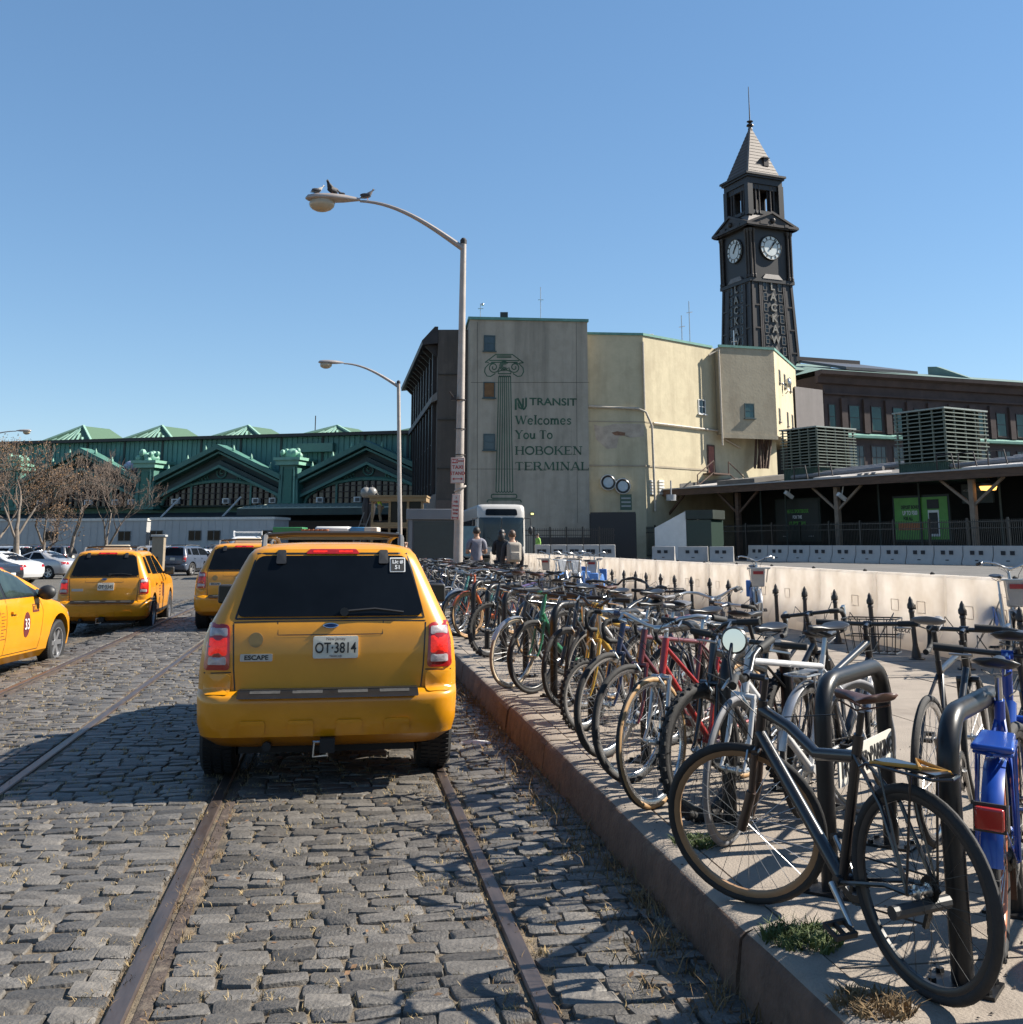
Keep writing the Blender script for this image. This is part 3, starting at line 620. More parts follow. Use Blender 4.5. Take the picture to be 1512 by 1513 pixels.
for u, v in ((964, 720), (977, 720)):
    c = plane_hit(u, v, A1, nB); b = B()
    for k in range(5): b.obox(c + nB * .05 + Vector((0, 0, -.5 + .25 * k)), (.62, .1, .17), M3)
    part(t, 'louvre', b, white_paint, world=True)
c = P(951, 492, 96); b = B(); b.box(c.x - 1.3, c.x + 1.2, 96, 98, zc + .1, zc + 1.35); b.box(c.x - .2, c.x + .9, 95.9, 97, zc + 1.36, zc + 1.6); part(t, 'roof_unit', b, mat('pale_roof_unit', (.45, .41, .36), rough=.7), world=True, bev=.05)
c = P(938, 492, 95); b = B(); b.box(c.x - 1.0, c.x + .0, 95, 96, zc + .1, zc + .55); part(t, 'roof_unit', b, verdigris, world=True)
for (u, v1, d) in ((1018, 445, 97), (1007, 466, 97), (1084, 488, 99)):
    c = P(u, v1, d); b = B(); b.tube([(c.x, c.y, zc), (c.x, c.y, c.z)], .045, 6); b.tube([(c.x - .25, c.y, c.z - 1.1), (c.x + .3, c.y, c.z - 1.0)], .03, 5); b.box(c.x - .16, c.x + .16, c.y - .1, c.y + .1, zc + .3, zc + 1.0); part(t, 'antenna', b, steel, world=True)
b = B(); c = P(1103, 513, 97.5); b.lathe([(.45, 0), (.42, .5), (.3, .7), (.01, .74)], 12, (c.x, c.y, zc - .05)); part(t, 'roof_vent', b, white_paint, world=True)
# ---- clock tower
TD = 150.0; TC = P(1122, 500, TD); RZ = math.atan2(.39, .92)
t = thing('clock_tower', 'dark iron clock tower with two white dials and a pointed roof', 'clock tower', (TC.x, TC.y, 0), RZ)
def ZT(v): r = ray(1113, v); return CAM_H + r.z / r.y * (TD - 4.6)
zsh0, zsh1 = 0, ZT(410); hw1 = 3.42
def hwz(z): return hw1 + (zsh1 - z) * .036
tower_m = mat('tower_copper', (.042, .033, .03), rough=.48, var=.3, sc=.6, metal=.25, bump=.2, bsc=3, col2=(.08, .062, .055), mix=.56)
tower_dark = mat('tower_dark_panel', (.015, .012, .012), rough=.5, var=.3, sc=.5)
b = B(); h0, h1 = hwz(0), hwz(zsh1); v = [(sx * h, sy * h, z) for z, h in ((0, h0), (zsh1, h1)) for sx, sy in ((-1, -1), (1, -1), (1, 1), (-1, 1))]
b.add(v, [(0, 1, 5, 4), (1, 2, 6, 5), (2, 3, 7, 6), (3, 0, 4, 7), (4, 5, 6, 7)]); part(t, 'shaft', b, tower_dark)
letter_m = mat('pale_metal_letters', (.27, .25, .22), rough=.5, var=.15)
frame_m = mat('tower_window_frame', (.1, .095, .09), rough=.5, var=.2)
def face(k):
    """matrix of face k (0 front right, 1 front left): x across, y out"""
    return Matrix.Rotation(-math.pi / 2 * k, 4, 'Z')
for k in (0, 1, 2, 3):
    Fm = face(k)
    def fp(x, out, z): h = hwz(z) if z <= zsh1 else hw1; return Fm @ Vector((x, -(h + out), z))
    def bar(x0, z0_, x1, z1_, w, dpt=.16, nm='rib', m_=tower_m):
        b = B(); a_, c_ = fp(x0, dpt / 2 - .02, z0_), fp(x1, dpt / 2 - .02, z1_); b.beam(a_, c_, w, dpt, up=Fm.to_3x3() @ Vector((0, -1, 0)) if True else (0, 0, 1)); part(t, nm, b, m_)
    zlow = 12
    for sx in (-1, 1):
        for fx, w in ((.99, .34), (.61, .24), (.53, .22)): bar(sx * fx * hwz(zlow) - sx * w * .5 * (fx > .9), zlow, sx * fx * hwz(zsh1) - sx * w * .5 * (fx > .9), zsh1, w)
    zr = zsh1 - .5; step = 3.25; i = 0
    while zr - step * i > zlow:
        z_ = zr - step * i; h = hwz(z_)
        for sx in (-1, 1): bar(sx * .6 * h, z_, sx * .97 * h, z_, .2, .14)
        i += 1
    if k in (0, 1):
        word = 'LACKAWANNA'; pitch_ = 1.52
        for i, ch in enumerate(word):
            z_ = zsh1 - 1.0 - i * pitch_
            if z_ < zlow: break
            me = text_mesh(ch, 1.5, extrude=.06, bold=.035); me.transform(Matrix.Diagonal((.95, 1, 1, 1))); me.transform(frame(fp(0, .12, z_), Fm.to_3x3() @ Vector((1, 0, 0)), Fm.to_3x3() @ Vector((0, -1, 0)))); link('lettering', me, letter_m, t)
            for sx in (-1, 1):
                b = B(); x_ = sx * .36 * hwz(z_)
                for dx, dz, w_, h_ in ((0, .55, .62, .1), (0, -.55, .62, .1), (-.29, 0, .1, 1.1), (.29, 0, .1, 1.1), (0, 0, .5, .06)): b.obox(fp(x_ + dx, .05, z_ + dz), (w_, .1, h_), Fm.to_3x3())
                wf = part(t, 'window', b, frame_m)
                b = B(); b.obox(fp(x_, .02, z_), (.5, .04, 1.0), Fm.to_3x3()); link('pane', b.mesh('pane'), mat('tower_pane', (.03, .035, .036), rough=.12, var=.5, sc=.9), wf)
# clock stage
zk0, zk1 = zsh1 - .2, ZT(333); hk = 3.42
b = B(); b.box(-hk - .3, hk + .3, -hk - .3, hk + .3, zk0 - .25, zk0 + .25); b.box(-hk, hk, -hk, hk, zk0 + .2, zk1); part(t, 'clock_stage', b, tower_dark)
zck = ZT(362.5)
for k in (0, 1, 2, 3):
    Fm = face(k); X = Fm.to_3x3() @ Vector((1, 0, 0)); Y = Fm.to_3x3() @ Vector((0, -1, 0))
    def cp(x, out, z): return Fm @ Vector((x, -(hk + out), z))
    for sx in (-1, 1):
        for dx in (0, .5):
            b = B(); q = cp(sx * (hk - .05 - dx), .22, 0); b.lathe([(.24, zk0 + .3), (.24, zk0 + .7), (.16, zk0 + .8), (.15, zk1 - .9), (.24, zk1 - .7), (.26, zk1 - .35)], 8, (q.x, q.y, 0)); part(t, 'column', b, tower_m)
    b = B(); b.prism([cp(-hk - .85, .75, zk1 - .15), cp(hk + .85, .75, zk1 - .15), cp(hk + .85, .75, zk1 + .15), cp(0, .75, zk1 + 1.95), cp(-hk - .85, .75, zk1 + .15)], -Y * 1.2)
    for sx in (-1, 1): b.prism([cp(sx * (hk + 1.0), .95, zk1 + .0), cp(sx * (hk + 1.0), .95, zk1 + .32), cp(0, .95, zk1 + 2.28), cp(0, .95, zk1 + 1.95)], -Y * (hk + 1.0))
    part(t, 'pediment', b, tower_m)
    b = B(); b.obox(cp(-1.55, .99, zk1 + .45), (1.3, .1, .5), Fm.to_3x3()).obox(cp(2.3, .99, zk1 + .3), (.6, .1, .4), Fm.to_3x3()); b.ball(cp(.1, .85, zk1 + .9), (.35, .35, .4), 8, 5); part(t, 'pediment_ornament', b, tower_m)
    if k in (0, 1):
        c = cp(.0, .1, zck); b = B(); b.tube([c, c + Y * .12], 1.72, 40); dl = part(t, 'clock_face', b, mat('clock_dial_white', (.72, .76, .76), rough=.5, var=.08, sc=1.5))
        b = B()
        for rr_, w in ((1.72, .07), (1.18, .035)): b.tube([c + Y * .14 + X * rr_ * math.cos(a * math.pi / 20) + Vector((0, 0, rr_ * math.sin(a * math.pi / 20))) for a in range(40)], w, 5, closed=True)
        link('ring', b.mesh('ring'), letter_black, dl)
        for hnum in range(12):
            a = hnum * math.pi / 6; dr_ = X * math.sin(a) + Vector((0, 0, math.cos(a))); b = B(); b.beam(c + Y * .15 + dr_ * 1.25, c + Y * .15 + dr_ * 1.6, .16, .03, up=Y); link('numeral', b.mesh('numeral'), letter_black, dl)
        for ang, r1, w in ((39, 1.5, .13), (33, 1.0, .2)):
            a = rad(ang); dr_ = X * math.sin(a) + Vector((0, 0, math.cos(a))); b = B(); b.beam(c + Y * .19 - dr_ * .35, c + Y * .19 + dr_ * r1, w, .04, up=Y); link('hand', b.mesh('hand'), letter_black, dl)
        b = B(); b.prism([cp(-1.7, .35, zk0 + .25), cp(1.7, .35, zk0 + .25), cp(1.1, .22, zk0 + .95), cp(-1.1, .22, zk0 + .95)], -Y * .3); part(t, 'dial_apron', b, mat('pale_tower_lead', (.2, .175, .16), rough=.55, var=.2, sc=2))
zr0 = zk1 + 2.25
b = B(); v = [(sx * (hk + .6), sy * (hk + .6), zk1 + .3) for sx, sy in ((-1, -1), (1, -1), (1, 1), (-1, 1))] + [(sx * 2.5, sy * 2.5, zr0) for sx, sy in ((-1, -1), (1, -1), (1, 1), (-1, 1))]
b.add(v, [(0, 1, 5, 4), (1, 2, 6, 5), (2, 3, 7, 6), (3, 0, 4, 7), (4, 5, 6, 7)]); part(t, 'stage_roof', b, mat('pale_tower_lead', (.2, .175, .16)))
zb0, zb1 = zr0, ZT(266); hb = 2.62
for sx in (-1, 1):
    for sy in (-1, 1):
        b = B(); b.box(sx * hb - .42, sx * hb + .42, sy * hb - .42, sy * hb + .42, zb0 - .3, zb1); part(t, 'corner_pier', b, tower_dark)
for k in range(4):
    Fm = face(k)
    for x_ in (-1.55, -.95, .95, 1.55):
        b = B(); q = Fm @ Vector((x_, -hb - .05, 0)); b.lathe([(.2, zb0 + .1), (.15, zb0 + .4), (.14, zb1 - .5), (.2, zb1 - .2)], 8, (q.x, q.y, 0)); part(t, 'belfry_column', b, tower_m)
    b = B(); b.obox(Fm @ Vector((0, -hb, zb0 + .25)), (2 * hb, .3, .5), Fm.to_3x3()).obox(Fm @ Vector((0, -hb, zb1 - .35)), (2 * hb, .3, .8), Fm.to_3x3()); b.obox(Fm @ Vector((1.25, -hb + .2, (zb0 + zb1) / 2)), (1.4, .1, zb1 - zb0), Fm.to_3x3()); b.obox(Fm @ Vector((-1.5, -hb + .2, (zb0 + zb1) / 2)), (1.0, .1, zb1 - zb0), Fm.to_3x3()); part(t, 'belfry_panel', b, tower_dark)
zc1 = ZT(249)
b = B(); b.box(-2.95, 2.95, -2.95, 2.95, zb1, zb1 + .9); b.box(-3.2, 3.2, -3.2, 3.2, zb1 + .9, zb1 + 1.2); b.box(-3.4, 3.4, -3.4, 3.4, zb1 + 1.2, zc1 - .2); part(t, 'cornice', b, tower_dark)
za = CAM_H + ray(1113, 188).z / ray(1113, 188).y * TD
b = B(); n_ = 15; hr = 2.7
for i in range(n_):
    f0, f1 = i / n_, (i + 1) / n_; ha, hb_ = hr * (1 - f0) + .1, hr * (1 - f1) + .06; z_a, z_b = lerp(zc1 - .2, za, f0), lerp(zc1 - .2, za, f1)
    v = [(sx * ha, sy * ha, z_a) for sx, sy in ((-1, -1), (1, -1), (1, 1), (-1, 1))] + [(sx * hb_, sy * hb_, z_b) for sx, sy in ((-1, -1), (1, -1), (1, 1), (-1, 1))]
    b.add(v, [(0, 1, 5, 4), (1, 2, 6, 5), (2, 3, 7, 6), (3, 0, 4, 7), (4, 5, 6, 7), (3, 2, 1, 0)])
sr = part(t, 'spire_roof', b, mat('spire_sheet', (.1, .083, .073), rough=.6, var=.2, sc=1, metal=.2), deg=10)
b = B(); m4 = Matrix.Rotation(0, 3, 'Z'); z_ = lerp(zc1, za, .2); b.box(.45, 1.25, -2.35, -1.2, z_ - .2, z_ + .95); b.prism([(.3, -2.5, z_ + .95), (1.4, -2.5, z_ + .95), (1.4, -1.0, z_ + 1.15), (.3, -1.0, z_ + 1.15)], (0, 0, .12)); link('dormer', b.mesh('dormer'), tower_m, sr)
b = B(); b.beam((-hr - .1, -hr - .1, zc1 - .2), (-.12, -.12, za), .22, .22); link('hip', b.mesh('hip'), mat('pale_tower_lead', (.2, .175, .16)), sr)
b = B(); zt_ = CAM_H + ray(1112, 128).z / ray(1112, 128).y * TD; b.lathe([(.35, za - .3), (.2, za + .1), (.55, za + .2), (.5, za + .4), (.15, za + .6), (.5, za + .9), (.1, za + 1.1), (.09, za + 1.2), (.05, zt_)], 8); part(t, 'flagpole', b, tower_dark)
# ============================================================ STATION: platform canopy, vents, brick range, fence, white barriers
BZ = .46
CLt = Vector((7.65, 98, 0)); CD = Vector((.5137, -.858, 0)).normalized(); CN = Vector((CD.y, -CD.x, 0))    # CN points to the camera side
def CP(s_, out, z): q = CLt + CD * s_ + CN * out; return Vector((q.x, q.y, z))
def on_line(u, out=0.0, v=760):
    """distance along the canopy line at which the picture column u meets it"""
    r = ray(u, v); k = r.x / r.y; p = CLt + CN * out; return (k * p.y - p.x) / (CD.x - k * CD.y)
zf = P(1512, 690, CP(on_line(1512), 0, 0).y).z
wood_m = mat('brown_fascia_timber', (.11, .062, .038), rough=.8, var=.3, sc=1.5, stretch=(1, 1, 6), col2=(.17, .11, .075), mix=.58)
post_m = mat('pale_timber_post', (.27, .2, .145), rough=.8, var=.2, sc=3)
dark_m = mat('dark_green_hoarding', (.012, .022, .017), rough=.6, var=.3, sc=1)
roofing_m = mat('grey_roofing', (.14, .13, .12), rough=.8, var=.25, sc=.7, col2=(.2, .19, .18), mix=.56)
SL = 47.0
t = thing('platform_canopy', 'long low platform canopy with a brown timber fascia on the right', 'canopy', CP(0, 0, BZ))
b = B(); b.prism([CP(0, 0, zf - .5), CP(0, .22, zf - .5), CP(0, .22, zf), CP(0, 0, zf)], CD * SL); part(t, 'fascia', b, wood_m, world=True)
b = B(); b.prism([CP(-.1, .3, zf + .003), CP(-.1, .3, zf + .1), CP(-.1, -.2, zf + .1), CP(-.1, -.2, zf + .003)], CD * (SL + .2)); part(t, 'roof_edge', b, mat('pale_roof_edge', (.4, .39, .38), rough=.6), world=True)
b = B(); b.prism([CP(0, -.02, zf - .2), CP(0, -.02, zf - .02), CP(0, -14, zf + 1.5), CP(0, -14, zf + 1.3)], CD * SL); part(t, 'roof', b, roofing_m, world=True)
for s0, s1, o0, o1, m_ in ((9.5, 12.6, -1.2, -8, 'w'), (13.2, 17.5, -2.5, -9, 'd'), (5.5, 9.2, -2.0, -9, 'd'), (23.5, 27.5, -1.0, -7, 'w'), (35.5, 45, -1.2, -8, 'w'), (30.5, 35.2, -5, -10, 'd')):
    b = B(); h_ = lambda o_: zf + .02 + (-o_) / 14 * 1.5
    hh = .35 if m_ == 'd' else .12
    q = [CP(s0 + (1.5 if m_ == 'w' else 0), o0, h_(o0) + .02), CP(s1, o0, h_(o0) + .02), CP(s1 - .6, o1, h_(o1) + .02), CP(s0, o1, h_(o1) + .02)]
    b.prism(q, (0, 0, hh)); part(t, 'skylight' if m_ == 'd' else 'roof_sheet', b, mat('white_roof_sheet', (.6, .57, .55), rough=.6, var=.1) if m_ == 'w' else roofing_m, world=True)
for k in range(7):
    b = B(); s0 = 21 + k * 1.2 if k < 3 else 34 + (k - 3) * 2.0; zz_ = zf + .55 + .22 * (k % 3); b.tube([CP(s0, -3 - k % 3, zz_), CP(s0 + 8, -3.6 - k % 3, zz_ + .25)], .16, 8); part(t, 'roof_pipe', b, mat('grey_pipe', (.2, .2, .21), rough=.5, var=.2), world=True)
for k in range(6):
    b = B(); s0 = (22.2, 24.6, 34.6, 36.2, 38.3, 41)[k]; b.tube([CP(s0, -2, zf + .2), CP(s0, -2, zf + 1.25), CP(s0 + 1.1, -2, zf + 1.25), CP(s0 + 1.3, -2, zf + .3)], .05, 6); part(t, 'pipe_bracket', b, iron_m, world=True)
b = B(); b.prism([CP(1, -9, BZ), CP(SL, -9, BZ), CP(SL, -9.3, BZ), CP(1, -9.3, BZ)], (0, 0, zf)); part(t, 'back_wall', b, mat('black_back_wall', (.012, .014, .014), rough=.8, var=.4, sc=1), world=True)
b = B(); b.prism([CP(-.5, .5, BZ - .3), CP(SL, .5, BZ - .3), CP(SL, -9, BZ - .3), CP(-.5, -9, BZ - .3)], (0, 0, .35)); part(t, 'platform', b, mat('platform_asphalt', (.05, .05, .05), rough=.9), world=True)
for u in (1237, 1438, 1090, 985):
    s_ = on_line(u, -.5)
    b = B(); M3 = Matrix((CD, -CN, Vector((0, 0, 1)))).transposed(); b.obox(CP(s_, -.6, (zf + BZ) / 2 - .25), (.34, .34, zf - BZ - .5), M3); ps = part(t, 'post', b, post_m if u > 1100 else wood_m, world=True, bev=.03)
    for k in (-1, 1):
        b = B(); b.beam(CP(s_, -.6, zf - 2.1), CP(s_ + k * 2.2, -.6, zf - .45), .13, .16); link('brace', b.mesh('brace', shift=world_origin(t)), post_m if u > 1100 else wood_m, ps)
for u in (1125, 1162, 1300, 1360, 1480):
    b = B(); s_ = on_line(u, -2.5); b.tube([CP(s_, -2.5, BZ), CP(s_, -2.5, zf)], .07, 6); part(t, 'pipe_post', b, mat('green_iron', (.03, .05, .045), rough=.6), world=True)
for k in range(9):
    b = B(); s_ = 2 + k * 5; b.beam(CP(s_, -.1, zf - .3), CP(s_, -9, zf + .8), .2, .3); part(t, 'rafter', b, wood_m, world=True)
b = B(); c = CP(on_line(1460, -1.2, 712), -1.2, zf - .9); b.lathe([(.06, .55), (.12, .3), (.5, .12), (.52, .0), (.3, -.05)], 12, c); lp = part(t, 'canopy_lamp', b, plastic_black, world=True)
b = B(); b.lathe([(.5, -.04), (.42, -.26), (.05, -.3)], 12, c); link('shade', b.mesh('shade', shift=world_origin(t)), mat('lit_amber_lamp', (1.0, .5, .12), emit=1.6), lp)
for u, v in ((1166, 731), (1244, 734)):
    b = B(); c = plane_hit(u, v, CP(0, -.3, 0), CN); b.obox(c, (.7, .28, .26), Matrix.Rotation(.6, 3, 'Y') @ Matrix.Rotation(.4, 3, 'Z')); b.tube([c, c + Vector((.2, .2, .7))], .04, 5); part(t, 'camera_housing', b, white_paint, world=True)
# hanging route sign, station sign
b = B(); c = plane_hit(1445, 729, CP(0, -3, 0), CN); M3 = Matrix((CD, -CN, Vector((0, 0, 1)))).transposed(); b.obox(c, (2.2, .15, 1.2), M3); sg = part(t, 'hanging_sign', b, dark_m, world=True)
me = text_mesh('HOBOKEN TERMINAL', .2, extrude=.004); me.transform(frame(c + CN * .09 + Vector((0, 0, .2)) - world_origin(t), CD, CN)); link('lettering', me, mat('dim_white_lettering', (.35, .37, .36)), sg)
me = text_mesh('TRACKS 1-4', .14, extrude=.004); me.transform(frame(c + CN * .09 - Vector((0, 0, .2)) - world_origin(t), CD, CN)); 
bpy.data.meshes.remove(me)
# ---- posters (flat prints in frames)
def poster(label, u0, u1, v0, v1, out, m_bg, rows):
    pl = CP(0, out, 0); p0 = plane_hit(u0, v1, pl, CN); p1 = plane_hit(u1, v1, pl, CN); p2 = plane_hit(u1, v0, pl, CN)
    w, h = (p1 - p0).length, p2.z - p1.z; c = (p0 + p1) / 2; z_ = (p1.z + p2.z) / 2; c.z = z_
    t = thing('poster_board', label, 'poster', (c.x, c.y, z_ - h / 2)); M3 = Matrix((CD, -CN, Vector((0, 0, 1)))).transposed()
    b = B(); b.obox(c - CN * .06, (w + .3, .1, h + .3), M3); part(t, 'frame', b, dark_m, world=True)
    b = B(); b.obox(c, (w, .03, h), M3); part(t, 'print', b, m_bg, world=True)
    for (body, fx, fz, size, m_, kw) in rows:
        me = text_mesh(body, size * h, extrude=.002, **kw); me.transform(frame(c + CD * (fx * w) + CN * .03 + Vector((0, 0, fz * h)) - world_origin(t), CD, CN)); link('lettering', me, m_, t)
    return t, c, w, h, M3
gm = mat('poster_green_lettering', (.1, .36, .05), rough=.6); pb = mat('poster_black', (.01, .016, .013), rough=.5)
poster('dark poster with green lettering under the canopy beside the timber post', 1150, 1212, 738, 797, -3.2, pb, [('THE U.S. SPORTSBOOK', 0, .22, .125, gm, dict(bold=.012, sx=.62)), ('FOR THE', 0, .07, .115, letter_white, dict(bold=.01, sx=.7)), ('U.S. SPORTS FAN.', 0, -.09, .125, gm, dict(bold=.012, sx=.62)), ('+ + + +', -.3, -.42, .06, letter_white, {}), ('+ + + +', .3, -.42, .06, letter_white, {})])
tp, c, w, h, M3 = poster('bright green poster with a telephone picture and bonus lettering', 1325, 1404, 733, 797, -2.6, mat('poster_green', (.11, .33, .055), rough=.55, var=.15, sc=2), [('DEPOSIT BONUS', -.19, .27, .12, letter_black, dict(bold=.012, sx=.6)), ('UP TO $500', -.2, .13, .14, letter_white, dict(bold=.012, sx=.6)), ('FOR ALL', -.24, 0, .12, letter_black, dict(bold=.012, sx=.6))])
b = B(); b.obox(c + CD * (.24 * w) + CN * .03 - Vector((0, 0, .12 * h)), (.2 * w, .03, .62 * h), M3); part(tp, 'picture', b, letter_white, world=True, bev=.05)
b = B(); b.obox(c + CD * (.24 * w) + CN * .05 - Vector((0, 0, .12 * h)), (.16 * w, .03, .5 * h), M3); part(tp, 'picture', b, letter_black, world=True)
b = B(); b.obox(c + CD * (.24 * w) + CN * .03 + Vector((0, 0, .33 * h)), (.22 * w, .03, .22 * h), M3); part(tp, 'picture', b, letter_black, world=True, bev=.1)
b = B(); b.obox(c - CD * (.2 * w) + CN * .028 - Vector((0, 0, .19 * h)), (.46 * w, .02, .17 * h), M3); part(tp, 'picture', b, mat('poster_orange', (.5, .16, .04), rough=.6), world=True)
# ---- roof vents
vent_m = mat('green_louvre', (.17, .2, .165), rough=.55, var=.15, sc=1); vent_d = mat('vent_gap_shade', (.004, .009, .006), rough=.8, spec=.1)
def vent(label, u, d, Lx, Ly, vt, vb, first=None):
    c = P(u, 650, d); zb_, zt_ = P(u, vb, d).z, P(u, vt, d).z
    t = thing('roof_vent_box', label, 'roof vent', (c.x, c.y, zb_ - .6), math.atan2(CD.y, CD.x), 'louvred vent boxes on the canopy roof'); H = zt_ - zb_ + .6
    # local: nearest corner at the origin, -x along the canopy to the left, +y away
    b = B(); b.box(-Lx + .3, -.3, .3, Ly - .3, .1, H - .1); part(t, 'core', b, vent_d)  # near-black block: the shade between the blades is in its colour
    b = B(); nb = int(Lx / .16)
    b.box(-Lx + .05, -.05, .05, Ly - .05, 0, 1.25)
    for k in range(nb): b.box(-Lx + .06 + k * (Lx - .1) / nb, -Lx + .06 + (k + .5) * (Lx - .1) / nb, .02, .05, .02, 1.22)
    nb2 = int(Ly / .16)
    for k in range(nb2): b.box(-.05, -.02, .06 + k * (Ly - .1) / nb2, .06 + (k + .5) * (Ly - .1) / nb2, .02, 1.22)
    part(t, 'base_cladding', b, mat('vent_green_cladding', (.04, .085, .06), rough=.6, var=.2, sc=2))
    b = B(); b.box(-Lx - .12, .12, -.12, Ly + .12, H - .1, H); part(t, 'cap', b, mat('pale_vent_cap', (.3, .34, .31), rough=.5))
    n = 13
    for k in range(n):
        z_ = 1.3 + (H - 1.5) * k / (n - .5)
        b = B(); b.prism([(-Lx - .06, -.1, z_ + .03), (-Lx - .06, -.1, z_ - .04), (-Lx - .06, .1, z_), (-Lx - .06, .1, z_ + .03)], (Lx + .12, 0, 0)); b.prism([(.1, -.06, z_ + .03), (.1, -.06, z_ - .04), (-.1, -.06, z_), (-.1, -.06, z_ + .03)], (0, Ly + .12, 0)); part(t, 'louvre_blade', b, vent_m, deg=20)
    for fx in (0.02, .25, .5, .75, .98):
        b = B(); b.box(-Lx * fx - .05, -Lx * fx + .05, .02, .12, 1.2, H - .1); part(t, 'upright', b, vent_m)
        b = B(); b.box(-.12, -.02, Ly * fx - .05, Ly * fx + .05, 1.2, H - .1); part(t, 'upright', b, vent_m)
vent('larger louvred green vent box on the canopy roof, nearer the right edge', 1398, 69.5, 3.9, 4.2, 601, 696)
vent('smaller looking louvred green vent box on the canopy roof beside the cream wall', 1207.5, 80, 3.6, 4.0, 629, 703)
# ---- dark iron and copper station range behind
S0 = P(1219, 620, 108); S1 = P(1512, 620, 117); S0.z = S1.z = 0; sx_ = (S1 - S0).normalized(); sn_ = Vector((sx_.y, -sx_.x, 0)); S2 = S0 + sx_ * 48
zs_ = P(1219, 553, 108).z
t = thing('station_building', 'dark brown station building with tall windows and a green copper roof', 'building', (S0.x, S0.y, BZ))
stone_s = mat('brown_station_stone', (.075, .052, .048), rough=.8, var=.3, sc=.8, col2=(.13, .095, .085), mix=.6)
def SQ(s_, out, z): q = S0 + sx_ * s_ + sn_ * out; return Vector((q.x, q.y, z))
b = B(); b.prism([SQ(0, 0, BZ), SQ(48, 0, BZ), SQ(48, -16, BZ), SQ(0, -16, BZ)], (0, 0, zs_ - BZ)); part(t, 'wall', b, stone_s, world=True)
b = B(); b.prism([SQ(-.9, .02, zs_ - 1.0), SQ(-.9, .35, zs_ - .9), SQ(-.9, .5, zs_ - .3), SQ(-.9, 1.1, zs_ - .1), SQ(-.9, 1.15, zs_ + .25), SQ(-.9, .02, zs_ + .3)], sx_ * 50); part(t, 'cornice', b, stone_s, world=True)
b = B(); b.prism([SQ(0, .02, zs_ - 2.1), SQ(0, .3, zs_ - 2.0), SQ(0, .3, zs_ - 1.85), SQ(0, .02, zs_ - 1.8)], sx_ * 48); part(t, 'string_course', b, stone_s, world=True)
zw2 = P(1300, 638, 110).z; b = B(); b.prism([SQ(0, .02, zw2 - .75), SQ(0, .5, zw2 - .7), SQ(0, .5, zw2 - .45), SQ(0, .02, zw2 - .2)], sx_ * 48); part(t, 'string_course', b, verdigris, world=True)
zr_ = P(1250, 541, 118).z
copper = mat('green_copper_roof', (.17, .25, .21), rough=.6, var=.2, sc=.8)
b = B(); b.add([SQ(-.9, 1.1, zs_ + .3), SQ(48, 1.1, zs_ + .3), SQ(48, -9, zr_), SQ(4, -9, zr_), SQ(-.9, -17, zs_ + .3), SQ(48, -17, zs_ + .3)], [(0, 1, 2, 3), (0, 3, 4), (3, 2, 5, 4)]); part(t, 'roof', b, copper, world=True)
b = B(); f_ = lambda o_: lerp(zs_ + .3, zr_, (1.1 - o_) / 10.1)
b.prism([SQ(4.2, -1.6, f_(-1.6) + .1), SQ(13.4, -1.6, f_(-1.6) + .1), SQ(11.0, -8.6, f_(-8.6) + .35), SQ(3.4, -8.6, f_(-8.6) + .35)], (0, 0, .3)); part(t, 'skylight', b, mat('skylight_slate', (.07, .07, .075), rough=.45, var=.2), world=True)
b = B(); b.prism([SQ(3.0, -8.4, f_(-8.6) + .5), SQ(11.4, -8.4, f_(-8.6) + .5), SQ(11.4, -9.0, f_(-8.6) + .5), SQ(3.0, -9.0, f_(-8.6) + .5)], (0, 0, .5)); part(t, 'skylight_ridge', b, iron_m, world=True)
b = B(); b.prism([SQ(21, -2, f_(-2)), SQ(21, -8.6, f_(-8.6)), SQ(21, -8.6, f_(-8.6) + .9), SQ(21, -7.2, f_(-7.2) + 1.0)], sx_ * .5); part(t, 'roof_fin', b, copper, world=True)
wz = (P(1300, 600, 110).z + P(1300, 637, 110).z) / 2; wh = P(1300, 600, 110).z - P(1300, 637, 110).z
for i in range(15):
    s_ = .9 + i * 2.72
    window(t, SQ(s_, .03, wz), sx_, sn_, .85 if i == 0 else 1.35, wh, mat('dark_window_frame', (.05, .038, .036), rough=.6), mat('green_tinted_pane', (.03, .1, .085), rough=.12, var=.4, sc=.5))
    if i < 14:
        b = B(); b.prism([SQ(s_ + 1.36 - .35, .02, zw2 - .2), SQ(s_ + 1.36 + .35, .02, zw2 - .2), SQ(s_ + 1.36 + .35, .3, zw2 - .2), SQ(s_ + 1.36 - .35, .3, zw2 - .2)], (0, 0, wh + .9)); part(t, 'pilaster', b, stone_s, world=True)
        window(t, SQ(s_, .03, zw2 - 2.6), sx_, sn_, 1.9, 2.4, mat('dark_window_frame', (.05, .038, .036)), win_blue, mull=2, sill=False)
g0, g1 = P(1178, 640, 104), P(1219, 640, 106.5); b = B(); zg = P(1200, 573, 105).z; b.prism([(g0.x, g0.y, BZ), (g1.x, g1.y, BZ), (g1.x, g1.y + 3, BZ), (g0.x, g0.y + 3, BZ)], (0, 0, zg - BZ)); part(t, 'link_wall', b, streaky('pale_grey_wall', (.22, .2, .195), (.15, .14, .13), amt=.4), world=True)
b = B(); q0, q1 = P(1176, 545, 118), P(1252, 548, 118); b.add([P(1172, 546, 112), P(1245, 551, 112), P(1222, 540, 122), P(1178, 537, 122)], [(0, 1, 2, 3)]); part(t, 'roof', b, copper, world=True)
